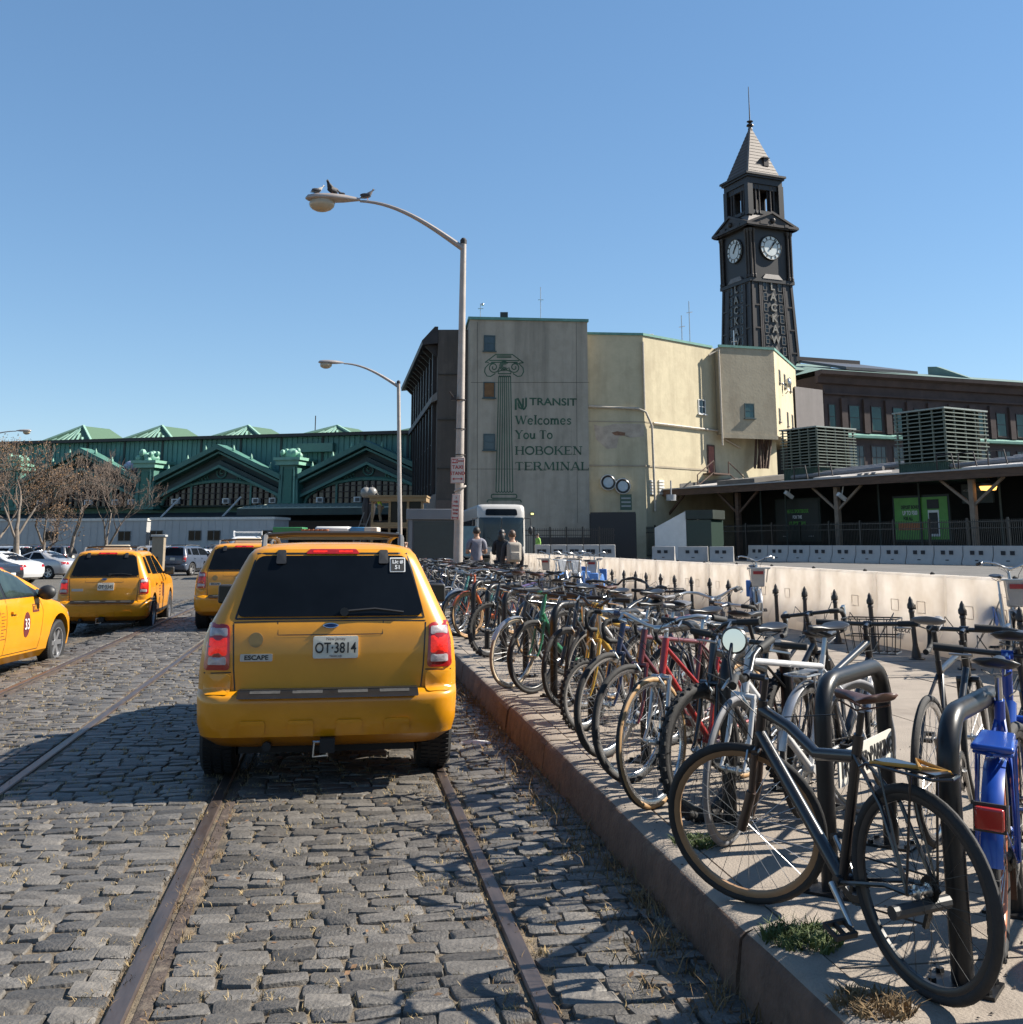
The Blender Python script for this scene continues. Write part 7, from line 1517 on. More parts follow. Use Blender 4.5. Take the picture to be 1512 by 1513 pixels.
def bike_wheel(parent, r, tw, ty, rim, knob=False, key='wheel'):
    n = 44
    def tyre(b):
        R_ = r - tw / 2; k = 8
        b.grid(lambda u, v: Vector((tw / 2 * math.sin(2 * math.pi * v), (R_ + tw / 2 * math.cos(2 * math.pi * v)) * math.cos(2 * math.pi * u), (R_ + tw / 2 * math.cos(2 * math.pi * v)) * math.sin(2 * math.pi * u))), n, k, closeu=True)
        if knob:
            for i in range(70):
                a = 2 * math.pi * i / 70
                for x in ((-.33, .33) if i % 2 else (0,)): b.obox(Vector((x * tw, (r - .003) * math.cos(a), (r - .003) * math.sin(a))), (tw * .28, .012, .018), Matrix.Rotation(a, 3, 'X'))
    def band(b):                                                    # worn tread over a coloured side wall
        b.lathe([(r - .004 - tw * .12, -tw * .36), (r + .001, -tw * .2), (r + .0025, 0), (r + .001, tw * .2), (r - .004 - tw * .12, tw * .36)], n, ax='x', caps=False)
    def rm(b):
        R_ = r - tw; w = max(.011, tw * .32)
        b.lathe([(R_ + .006, -w), (R_ - .012, -w), (R_ - .02, -w * .5), (R_ - .02, w * .5), (R_ - .012, w), (R_ + .006, w)], n, ax='x', caps=False)
    def sp(b):
        R_ = r - tw - .016; ns = 28
        for i in range(ns):
            a = 2 * math.pi * i / ns; sx = 1 if i % 2 else -1; da = (.55 if (i // 2) % 2 else -.55)
            b.tube([(sx * .026, .022 * math.cos(a + da * 2.2), .022 * math.sin(a + da * 2.2)), (0, R_ * math.cos(a), R_ * math.sin(a))], .0013, 3, caps=False)
    def hub(b):
        b.lathe([(.012, -.05), (.012, -.035), (.024, -.03), (.024, -.024), (.014, -.02), (.014, .02), (.024, .024), (.024, .03), (.012, .035), (.012, .05)], 10, ax='x'); b.lathe([(.005, -.062), (.005, .062)], 6, ax='x')
    w = put('wheel', shared(('tyre', r, tw, knob), tyre), TY[ty], parent)
    if ty in ('gum', 'cream'): put('tread', shared(('tread', r, tw), band), rubber if ty == 'gum' else TY['grey'], w)
    put('rim', shared(('rim', r, tw), rm), RIM[rim], w); o = put('spokes', shared(('spokes', r, tw), sp, 0), spoke_m if rim != 'black' else mat('black_spokes', (.03, .03, .03), rough=.4, metal=.5), w); o['kind'] = 'stuff'; put('hub', shared(('hub',), hub), alu, w)
    return w
HT, HB = Vector((0, .855, .87)), Vector((0, .905, .70)); WB = 1.03
def bicycle(label, loc, rz, kind='diamond', col='black', ty='black', rim='silver', r=.343, tw=.036, bars='flat', steer=0.0, lean=0.0, saddle=None, fender=None, rack=None, fork=None, size=1.0, knob=False, group='bicycles locked along the kerb', name='bicycle', susp=False, mirror=False, basket=None, bag=None, anchor='front', sadup=0.0, rrim=None, stemup=.0):
    """rear hub over y=0, front hub at y=WB; loc is where the front (or rear) wheel touches the ground"""
    t = thing(name, label, 'bicycle', (0, 0, 0), rz, group)
    fwd = Vector((-math.sin(rz), math.cos(rz), 0)); L0 = Vector(loc) - (fwd * WB if anchor == 'front' else Vector((0, 0, 0))); t.location = L0; t.rotation_euler = (0, lean, rz)
    t.rotation_mode = 'XYZ'; fm = BK[col]; zo = r - .343
    BBp = Vector((0, .42, .275)); SC = Vector((0, .275, .735 if kind in ('mtb', 'mixte') else .78)); RH = Vector((0, 0, r)); FH = Vector((0, WB, r))
    def fr(b):
        tk = .022 if kind in ('mtb', 'city', 'hybrid') else .0165
        b.tube([BBp + Vector((-.035, 0, 0)), BBp + Vector((.035, 0, 0))], .022, 12); b.tube([HT + (HT - HB).normalized() * .01, HB - (HT - HB).normalized() * .01], .021, 12)
        d1, d0 = lerp(HB, HT, .22), lerp(HB, HT, .8)
        b.tube([BBp, SC + (SC - BBp).normalized() * .05], tk * .92, 10)
        if kind == 'city': b.tube([BBp, Vector((0, .56, .33)), Vector((0, .72, .45)), d1], tk * 1.5, 10)
        elif kind == 'mixte': b.tube([BBp, d1], tk * 1.15, 10); b.tube([d0, lerp(BBp, SC, .45)], tk * .8, 8)
        elif kind == 'hybrid': b.tube([BBp, d1], tk * 1.2, 10); b.tube([d0, Vector((0, .68, .79)), Vector((0, .52, .715)), lerp(BBp, SC, .93)], tk * 1.1, 10)
        else: b.tube([BBp, d1], tk * 1.15, 10); b.tube([d0, lerp(BBp, SC, .98 if kind != 'mtb' else .9)], tk, 10)
        for sx in (-1, 1):
            b.tube([lerp(BBp, SC, .0) + Vector((sx * .025, -.02, 0)), Vector((sx * .055, .12, r - .005)), RH + Vector((sx * .062, 0, 0))], .0095, 7)
            b.tube([lerp(BBp, SC, .95) + Vector((sx * .012, 0, 0)), Vector((sx * .045, .12, lerp(r, SC.z, .6))), RH + Vector((sx * .062, 0, 0))], .0085, 7)
    put('frame', shared(('frame', kind, r), fr), fm, t)
    def mx(o, base=Matrix.Identity(4)): o.matrix_local = Matrix.Translation(HB) @ Matrix.Rotation(steer, 4, (HT - HB).normalized()) @ Matrix.Translation(-HB) @ base
    def fk(b):
        crown = HB - (HT - HB).normalized() * .03
        b.tube([crown + Vector((-.06, 0, 0)), crown + Vector((.06, 0, 0))], .017, 8); b.tube([HB, crown], .018, 8)
        for sx in (-1, 1):
            if susp: m_ = lerp(crown, FH, .5); b.tube([crown + Vector((sx * .058, 0, 0)), m_ + Vector((sx * .058, -.015, 0))], .0155, 8); b.tube([m_ + Vector((sx * .058, -.015, 0)), FH + Vector((sx * .058, 0, 0))], .021, 8)
            else: b.tube([crown + Vector((sx * .05, 0, 0)), lerp(crown, FH, .55) + Vector((sx * .055, -.022, 0)), lerp(crown, FH, .85) + Vector((sx * .057, -.018, 0)), FH + Vector((sx * .058, 0, 0))], [.014, .013, .01, .008], 8)
    o = put('fork', shared(('fork', r, susp), fk), BK[fork] if fork else fm, t); mx(o)
    w = bike_wheel(t, r, tw, ty, rrim or rim, knob); w.location = RH
    w = bike_wheel(t, r, tw, ty, rim, knob); mx(w, Matrix.Translation(FH) @ Matrix.Rotation(R.uniform(0, 6), 4, 'X'))
    ax = (HT - HB).normalized(); hz_ = HT + ax * (.055 + stemup)
    def stem(b): b.tube([HT, hz_], .014, 8); b.tube([hz_, hz_ + Vector((0, .075, .012))], .0145, 8); b.lathe([(.02, -.024), (.02, .024)], 10, hz_ + Vector((0, .08, .013)), 'x')
    o = put('stem', shared(('stem', stemup), stem), alu if col in ('silver', 'red', 'white', 'maroon') else fm, t); mx(o)
    hc = hz_ + Vector((0, .08, .013))
    if bars == 'drop':
        half = [(0, 0, 0), (.14, 0, 0), (.195, .01, 0), (.205, .06, -.005), (.207, .095, -.035), (.21, .085, -.095), (.21, .04, -.125), (.21, -.03, -.13)]
    elif bars == 'riser': half = [(0, 0, 0), (.06, 0, 0), (.12, -.005, .045), (.18, -.012, .055), (.32, -.04, .06)]
    elif bars == 'swept': half = [(0, 0, 0), (.07, .02, .02), (.16, .03, .06), (.24, -.02, .075), (.29, -.12, .06), (.3, -.22, .045)]
    else: half = [(0, 0, 0), (.15, -.004, .004), (.3, -.03, .01)]
    full = [Vector((-x, y, z)) for x, y, z in half[:0:-1]] + [Vector(q) for q in half]
    def hb(b): b.tube([hc + q for q in full], .0125, 8)
    bar = put('handlebar', shared(('bar', bars, stemup), hb), alu if bars in ('swept', 'drop') and col != 'black' else mat('black_bar', (.02, .02, .02), rough=.35), t); mx(bar)
    for sx in (-1, 1):
        hs = [Vector((sx * x, y, z)) for x, y, z in half]
        def gp(b):
            if bars == 'drop': b.tube([hc + q for q in hs[1:]], .0168, 8)
            else: e1, e0 = hs[-1], hs[-2]; d = (e1 - e0).normalized(); b.tube([hc + e1 - d * .125, hc + e1], .0175, 10)
        put('grip', shared(('grip', bars, sx, stemup), gp), grip_m, bar)
        def lv(b):
            if bars == 'drop': b.tube([hc + Vector((sx * .206, .085, .01)), hc + Vector((sx * .206, .125, .03)), hc + Vector((sx * .208, .12, -.06)), hc + Vector((sx * .21, .1, -.1))], [.014, .014, .008, .005], 7)
            else: e1, e0 = hs[-1], hs[-2]; d = (e1 - e0).normalized(); a = hc + e1 - d * .16; b.tube([a, a + Vector((0, .04, -.025)), a + d * .1 + Vector((0, .055, -.03))], [.011, .007, .005], 6)
        put('brake_lever', shared(('lever', bars, sx, stemup), lv), alu, bar)
    def cb(b):
        for sx in (-1, 1): b.tube([hc + Vector((sx * .12, .02, 0)), hc + Vector((sx * .13, .13, .06)), hc + Vector((sx * .05, .16, -.06)), HB + Vector((0, .05, .06)), HB + Vector((0, .01, -.03))], .0026, 4, caps=False)
        b.tube([hc + Vector((.1, .02, 0)), hc + Vector((.06, .14, -.04)), HB + Vector((.03, -.02, .09)), lerp(HT, SC, .5) + Vector((.02, 0, -.02))], .0026, 4, caps=False)
    o = put('cables', shared(('cables', bars, stemup), cb, 0), cable_m, t); mx(o); o['kind'] = 'stuff'
    # seat
    st_ = (SC - BBp).normalized(); sp_ = SC + st_ * (.14 + sadup)
    def pst(b): b.tube([SC, sp_], .0132, 8)
    put('seat_post', shared(('post', kind, sadup), pst), alu if col != 'black' else mat('black_bar', (.02, .02, .02)), t)
    def sad(b):
        rings = []
        for f, wd_, top, bot in ((0, .012, .0, -.018), (.06, .022, .002, -.022), (.3, .028, .0, -.02), (.52, .042, -.006, -.02), (.72, .075, -.004, -.02), (.88, .086, .008, -.012), (.97, .07, .014, -.004), (1.0, .05, .014, .004)):
            y = .135 - .27 * f; rings.append([Vector((wd_ * math.cos(a) * (1 if math.sin(a) > -.3 else .85), y, (top + .016 * (math.sin(a) - 1) * .8 + .012 if math.sin(a) >= 0 else lerp(top - .001, bot, min(1, -math.sin(a) * 1.6))))) + sp_ + Vector((0, 0, .055)) for a in [2 * math.pi * k / 12 for k in range(12)]])
        b.add([q for r_ in rings for q in r_], [(i * 12 + j, i * 12 + (j + 1) % 12, (i + 1) * 12 + (j + 1) % 12, (i + 1) * 12 + j) for i in range(7) for j in range(12)] + [tuple(range(11, -1, -1)), tuple(range(84, 96))])
        for sx in (-1, 1): b.tube([sp_ + Vector((sx * .02, .1, .03)), sp_ + Vector((sx * .022, 0, .005)), sp_ + Vector((sx * .05, -.1, .03))], .0035, 5)
    put('saddle', shared(('saddle', kind, sadup), sad, 60), saddle or saddle_black, t)
    # cranks, chain, pedals
    ca = R.uniform(0, 6.28) if name == 'bicycle' else 1.9
    def ring_(b):
        b.lathe([(.085, -.003), (.09, 0), (.085, .003), (.06, .002), (.06, -.002), (.085, -.003)], 30, BBp + Vector((.045, 0, 0)), 'x', caps=False)
        for i in range(5): a = i * 1.2566; b.beam(BBp + Vector((.045, 0, 0)), BBp + Vector((.045, .08 * math.cos(a), .08 * math.sin(a))), .014, .004, up=(1, 0, 0))
        for i in range(30): a = i * math.pi / 15; b.obox(BBp + Vector((.045, .092 * math.cos(a), .092 * math.sin(a))), (.003, .006, .008), Matrix.Rotation(a, 3, 'X'))
    ch = put('chainring', shared(('chainring',), ring_), mat('black_bar', (.02, .02, .02)) if col == 'black' else alu, t)
    for sx in (-1, 1):
        def ck(b): b.tube([Vector((sx * .055, 0, 0)), Vector((sx * .065, 0, .165))], [.014, .01], 8)
        o = put('crank', shared(('crank', sx), ck), alu, t); o.location = BBp; o.rotation_euler = (ca + (math.pi if sx < 0 else 0), 0, 0)
        def pd(b):
            for yy in (-.035, .035): b.box(sx * .07, sx * .165, yy - .006, yy + .006, -.01, .01)
            for xx in (.075, .12, .16): b.box(sx * xx - .005, sx * xx + .005, -.03, .03, -.008, .008)
        q = BBp + Matrix.Rotation(o.rotation_euler.x, 3, 'X') @ Vector((0, 0, .165)); pdl = put('pedal', shared(('pedal', sx), pd), plastic_black, t); pdl.location = q; pdl.rotation_euler = (R.uniform(-.4, .4), 0, 0)
    def chn(b):
        R1, R2 = .09, .04; p1, p2 = BBp + Vector((.045, 0, 0)), RH + Vector((.045, 0, 0)); pts = [p1 + Vector((0, 0, R1)), p2 + Vector((0, 0, R2)), p2 + Vector((0, -R2, 0)), p2 + Vector((0, 0, -R2)), p2 + Vector((0, .05, -R2 - .09)), p1 + Vector((0, 0, -R1))]
        b.tube(pts, .004, 5, caps=False); b.lathe([(.045, -.012), (.02, .012)], 16, p2, 'x'); b.beam(p2 + Vector((0, .0, -.02)), p2 + Vector((0, .05, -.14)), .02, .014)
    put('chain', shared(('chain', r), chn), mat('dark_chain', (.05, .045, .04), rough=.4, metal=.7), t)
    # brakes
    def brk(b):
        for sx in (-1, 1): b.tube([HB + Vector((sx * .005, .05, -.02)), HB + Vector((sx * .045, .055, -.06)), HB + Vector((sx * .03, .05, -.1))], .006, 5)
    o = put('brake', shared(('brake',), brk), alu, t); mx(o)
    if fender:
        for which in (0, 1):
            def fd(b):
                c = FH if which else RH; a0, a1 = (40, 205) if not which else (-10, 150)
                a0, a1 = (20, 172) if not which else (25, 160)
                b.grid(lambda u, v: c + Vector(((v - .5) * (tw + .022), (r + .014 - .012 * (2 * v - 1) ** 2) * math.cos(rad(lerp(a0, a1, u))), (r + .014 - .012 * (2 * v - 1) ** 2) * math.sin(rad(lerp(a0, a1, u))))), 22, 4)
                for sx in (-1, 1): b.tube([c + Vector((sx * .06, 0, 0)), c + Vector((sx * (tw / 2 + .01), (r + .005) * math.cos(rad(a0 + 25 if which else a1 - 25)), (r + .005) * math.sin(rad(a0 + 25 if which else a1 - 25))))], .0025, 4)
            o = put('mudguard', shared(('fender', which, r, tw), fd), BK.get(fender, alu) if isinstance(fender, str) else fender, t)
            if which: mx(o)
    if rack:
        def rk_(b):
            z = 2 * r + .05
            for sx in (-1, 1): b.tube([(sx * .06, .2, z - .02), (sx * .06, .16, z), (sx * .06, -.16, z), (0, -.19, z)], .006, 6); b.tube([(sx * .07, 0, r), (sx * .06, -.06, z)], .005, 5); b.tube([(sx * .07, 0, r), (sx * .06, .1, z)], .005, 5)
            for y in (-.12, -.04, .04, .12): b.tube([(-.06, y, z), (.06, y, z)], .005, 5)
            b.box(-.035, .035, -.15, .15, z + .004, z + .012)
        put('carrier', shared(('carrier', r), rk_), BK[rack] if rack in BK else plastic_black, t)
    if basket:
        def bs_(b):
            c = hz_ + Vector((0, .2, -.06)); 
            for k in range(7):
                x = -.16 + k * .0533; b.tube([c + Vector((x, .1, .1)), c + Vector((x * .85, .08, -.1)), c + Vector((x * .85, -.08, -.1)), c + Vector((x, -.1, .1))], .003, 4)
            for z in (.1, .0, -.1): f = 1 if z > 0 else .9; b.tube([c + Vector((-.16 * f, -.1 * f, z)), c + Vector((.16 * f, -.1 * f, z)), c + Vector((.16 * f, .1 * f, z)), c + Vector((-.16 * f, .1 * f, z))], .004, 4, closed=True)
        o = put('basket', shared(('basket',), bs_), mat('dark_wire', (.03, .03, .03), rough=.4, metal=.5), t); mx(o)
    if bag:
        def bg_(b): b.box(-.11, .11, -.13, .17, .74, .92)
        o = put('bag', shared(('bag',), bg_), bag, t); bevel(o, .04, 3)
    if mirror:
        def mi_(b): b.lathe([(.05, 0), (.055, .008), (.05, .016)], 20, hc + Vector((-.17, -.03, .2)), 'y')
        mc_ = hc + Vector((-.17, -.03, .2)); tw_ = Matrix.Translation(mc_) @ Matrix.Rotation(rad(-77), 4, 'Z') @ Matrix.Rotation(rad(-14), 4, 'X') @ Matrix.Translation(-mc_)
        o = put('mirror', shared(('mirror',), mi_), black, t); mx(o, tw_)
        def mg_(b): b.lathe([(.0005, -.0015), (.047, -.0015), (.047, 0)], 20, hc + Vector((-.17, -.031, .2)), 'y')
        o = put('mirror_glass', shared(('mglass',), mg_), mat('mirror_silver', (.85, .87, .9), rough=.02, metal=1, var=.0), t); mx(o, tw_)
        def ma_(b): b.tube([hc + Vector((-.29, -.03, .07)), hc + Vector((-.25, -.02, .15)), hc + Vector((-.18, -.02, .19))], .006, 6)
        o = put('mirror_arm', shared(('marm',), ma_), black, t); mx(o)
    return t
def GW(u, v): return G(u, v, WALK_Z)
# ---- the near bicycles, one by one
fc = GW(1113, 1343); az_ = rad(23)
hero = bicycle('black hybrid bicycle nearest the kerb with tan-walled front wheel and round mirror', fc + Vector((math.sin(az_), -math.cos(az_), 0)) * WB * .92, az_, 'hybrid', 'black', 'black', 'bronze', r=.35, tw=.038, bars='riser', steer=rad(40), lean=rad(-2), saddle=saddle_brown, rack='black', susp=True, mirror=True, anchor='rear', stemup=.05, fork='bronze_brown', rrim='black')
hero.scale = (.92, .92, .92)
b = B(); zz_ = .757; b.tube([(-.06, .14, zz_), (-.02, -.05, zz_ + .012), (.05, -.13, zz_), (.07, .05, zz_ + .01), (-.05, -.1, zz_ + .02)], .007, 6); part(hero, 'bungee_cord', b, mat('yellow_bungee', (.55, .28, .05), rough=.6))
b = B(); b.tube([(.11, -.0, .3), (-.14, .0, .3)], .024, 10); part(hero, 'lock_bar', b, plastic_black)
rb = GW(1512, 1478) + Vector((.09, .36, 0))
blue = bicycle('bright blue bicycle cut off by the right edge with blue mudguard and red reflector', rb, rad(-27), 'city', 'blue', 'black', 'coral', r=.325, tw=.048, bars='flat', fender='blue', rack='blue', anchor='rear', knob=True, lean=rad(3))
b = B(); b.box(-.045, .045, -.40, -.375, .5, .57); rf = part(blue, 'reflector', b, reflector, bev=.008); b = B(); b.box(-.05, .05, -.376, -.366, .49, .58); link('reflector_base', b.mesh('reflector_base'), plastic_black, rf)
b = B(); z_ = .71; b.prism([(-.07, -.2, z_), (.07, -.2, z_), (.06, .14, z_), (-.06, .14, z_)], (0, 0, .022)); part(blue, 'carrier_plate', b, BK['blue'], bev=.01)
near = [  # front wheel contact (picture), rz, kwargs, label
 ((1085, 1250), 128, dict(kind='diamond', col='white', ty='grey', rim='black', bars='flat', tw=.03, steer=rad(20)), 'white sports bicycle with grey tyres behind the black hybrid'),
 ((1040, 1213), 140, dict(kind='mtb', col='black', ty='black', rim='black', r=.34, tw=.054, knob=True, bars='riser', steer=rad(-6)), 'black bicycle with a fat knobbly front tyre behind the white one'),
 ((968, 1195), 140, dict(kind='mixte', col='red', ty='gum', rim='silver', tw=.033, bars='swept', fork='silver'), 'red bicycle with gum-walled tyres and a white head tube'),
 ((935, 1157), 134, dict(kind='diamond', col='maroon', ty='black', rim='silver', tw=.036, bars='drop'), 'dark maroon racing bicycle left of the red one'),
 ((895, 1120), 138, dict(kind='diamond', col='navy', ty='black', rim='silver', tw=.04, bars='drop', saddle=saddle_grey), 'navy bicycle with dropped handlebars and bluish tyre'),
 ((862, 1081), 136, dict(kind='mtb', col='gold', ty='black', rim='silver', r=.27, tw=.045, knob=True, bars='riser'), 'small-wheeled yellow bicycle low among the others'),
 ((868, 1048), 131, dict(kind='diamond', col='white', ty='black', rim='silver', tw=.034, bars='flat', steer=rad(10)), 'white town bicycle with a silver rim beside the yellow one'),
 ((836, 1046), 141, dict(kind='hybrid', col='black', ty='black', rim='black', tw=.038, bars='flat', susp=True), 'black hybrid with a black rim just left of the white town bicycle'),
 ((787, 1025), 136, dict(kind='city', col='green', ty='black', rim='black', tw=.042, bars='flat'), 'dark green step-through bicycle with a black rim'),
 ((757, 1017), 126, dict(kind='diamond', col='black', ty='cream', rim='silver', tw=.034, bars='flat', fender='silver', steer=rad(14)), 'black roadster with pale tyres and a bright front mudguard'),
 ((722, 971), 132, dict(kind='mtb', col='black', ty='black', rim='black', r=.34, tw=.052, knob=True, bars='riser'), 'black mountain bicycle by the tail lamp of the nearest taxi'),
 ((692, 943), 138, dict(kind='city', col='orange', ty='gum', rim='bronze', tw=.038, bars='swept', fender='orange'), 'orange-red bicycle with tan tyres beside the taxi mirror'),
 ((677, 938), 134, dict(kind='city', col='teal', ty='cream', rim='silver', tw=.04, bars='swept', fender='cream' if False else 'silver'), 'pale teal bicycle with whitish tyres beside the taxi mirror'),
]
for (uv, a, kw, lab) in near: bicycle(lab, GW(*uv), rad(a), lean=R.uniform(-.05, .05), **kw)
rb_ = random.Random(21)
cols = ['black', 'grey', 'silver', 'black', 'navy', 'black', 'grey', 'black', 'black', 'grey', 'maroon', 'black', 'black', 'black', 'grey', 'black', 'navy', 'purple', 'grey', 'black']
kinds = ['diamond', 'mtb', 'hybrid', 'diamond', 'city', 'mixte']; barz = ['flat', 'drop', 'riser', 'swept', 'flat', 'riser']
kn = {'diamond': 'racing', 'mtb': 'mountain', 'hybrid': 'hybrid', 'city': 'step-through', 'mixte': 'mixte'}
def rnd_kw(i):
    k = kinds[rb_.randrange(6)]
    return dict(kind=k, col=cols[i % 20], ty=rb_.choice(['black', 'black', 'black', 'black', 'grey', 'black', 'gum']), rim=rb_.choice(['silver', 'silver', 'black', 'black']), tw=rb_.choice([.03, .036, .044]), bars=barz[rb_.randrange(6)], steer=rad(rb_.uniform(-18, 22)), lean=rb_.uniform(-.07, .07), saddle=rb_.choice([None, None, None, None, saddle_grey, saddle_brown]), fender=rb_.choice([None, None, None, 'silver', 'black']), rack=rb_.choice([None, None, 'black', 'silver']), basket=rb_.choice([None, None, None, 1]), susp=k == 'mtb', knob=False)
i = 0; s_ = 17.4
while s_ < 33:                                                     # the kerb row goes on into the distance
    kw = rnd_kw(i); i += 1; q = K(s_, rb_.uniform(.2, .4), WALK_Z); bicycle('%s %s bicycle in the kerb row beyond the taxi mirror, %s from its near end' % (kw['col'], kn[kw['kind']], nth(i)), q, rad(rb_.uniform(122, 146)), **kw); s_ += rb_.uniform(.55, .85)
i = 0; s_ = 5.9
while s_ < 31:                                                     # second row, noses away from the street
    kw = rnd_kw(i + 7); i += 1; q = K(s_, rb_.uniform(.8, 1.1), WALK_Z); bicycle('%s %s bicycle in the inner row, %s from its near end' % (kw['col'], kn[kw['kind']], nth(i)), q, rad(rb_.uniform(-52, -30)), anchor='rear', sadup=rb_.choice([0, .0, .04]), group='bicycles in the inner row', **kw); s_ += rb_.uniform(.8, 1.3)
# right-hand bicycles behind the near racks
for (p, a, kw, lab) in ((K(4.55, 1.25, WALK_Z), -35, dict(kind='mtb', col='black', ty='black', rim='black', bars='riser', sadup=.1, tw=.044), 'black bicycle with a long seat post beyond the second rack'), (K(5.35, 1.32, WALK_Z), -34, dict(kind='diamond', col='black', ty='black', rim='silver', bars='drop', sadup=.06, saddle=saddle_grey), 'black racing bicycle with a shiny grey saddle beyond the notice plate'), (K(3.9, 1.55, WALK_Z), -38, dict(kind='diamond', col='grey', ty='black', rim='silver', bars='drop', sadup=.08), 'grey racing bicycle with dropped bars at the right edge')):
    bicycle(lab, p, rad(a), anchor='rear', group='bicycles in the inner row', **kw)
# ---- rental bicycles by the barrier
def rental(label, loc, rz, lean=0.0, panel='blue'):
    t = bicycle(label, loc, rz, 'city', 'silver', 'black', 'black', r=.335, tw=.05, bars='swept', fender='silver', group='rental bicycles by the cream barrier', name='rental_bicycle', sadup=.06, stemup=.2, lean=lean)
    b = B(); b.prism([(-.1, WB + .05, .72), (.1, WB + .05, .72), (.12, WB + .12, 1.02), (-.12, WB + .12, 1.02)], (0, -.07, 0)); fp = part(t, 'front_carrier', b, mat('rental_silver', (.5, .5, .5), rough=.35, metal=.3), bev=.02)
    b = B(); b.box(-.08, .08, WB + .118, WB + .124, .92, .97); link('maker_plate', b.mesh('maker_plate'), mat('rental_red', (.35, .03, .03)), fp)
    b = B(); b.tube([(-.16, WB + .02, 1.0), (-.18, WB + .22, 1.02), (.18, WB + .22, 1.02), (.16, WB + .02, 1.0)], .012, 8); b.tube([(-.15, WB + .2, 1.02), (-.12, WB + .16, .8)], .01, 6); b.tube([(.15, WB + .2, 1.02), (.12, WB + .16, .8)], .01, 6); part(t, 'front_hoop', b, alu)
    for sx in (-1, 1):
        b = B(); b.grid(lambda u, v: Vector((sx * (.045 + .004 * u), (.17 + .17 * v) * math.cos(rad(lerp(30, 190, u))), .335 + (.17 + .17 * v) * math.sin(rad(lerp(30, 190, u))))), 14, 3); part(t, 'wheel_skirt', b, mat('rental_blue', (.06, .2, .55), rough=.45, var=.15, sc=8))
    b = B(); b.box(-.1, .1, -.36, -.33, .5, .78); part(t, 'advert_panel', b, mat('rental_blue', (.06, .2, .55)), bev=.03)
    return t
for k, (p, a, lab) in enumerate(((P(1122, 900, 18.0), 172, 'silver rental bicycle standing alone by the slim posts'), (P(1507, 950, 12.3), 168, 'silver rental bicycle at the right edge by the barrier'), (P(833, 850, 27), 20, 'rental bicycle with a blue panel, left one of the group'), (P(853, 850, 25.5), 12, 'rental bicycle with a large blue panel in the group'), (P(876, 850, 26.5), 165, 'rental bicycle with a silver fork at the right end of the group'), (P(808, 850, 29), 158, 'rental bicycle nearest the backpack wearer'), (P(845, 850, 29.5), 162, 'rental bicycle half hidden behind the blue panels'))):
    rental(lab, (p.x, p.y, WALK_Z), rad(a))
# ============================================================ PEOPLE
skin_m = mat('skin', (.42, .24, .16), rough=.55, var=.08)
def skin_mesh(name, verts, edges, radii, m_, lv=2):
    me = bpy.data.meshes.new(name); me.from_pydata(verts, edges, []); o = bpy.data.objects.new(name, me); C.objects.link(o)
    sk = o.modifiers.new('skin', 'SKIN'); sk.use_smooth_shade = True; o.modifiers.new('sub', 'SUBSURF').levels = lv
    for v, r_ in zip(me.skin_vertices[0].data, radii): v.radius = r_ if isinstance(r_, tuple) else (r_, r_)
    me.skin_vertices[0].data[0].use_root = True
    bpy.context.view_layer.update(); m2 = bpy.data.meshes.new_from_object(o.evaluated_get(bpy.context.evaluated_depsgraph_get())); bpy.data.objects.remove(o); bpy.data.meshes.remove(me)
    m2.name = name; m2.shade_smooth(); m2.materials.clear(); m2.materials.append(m_); return m2
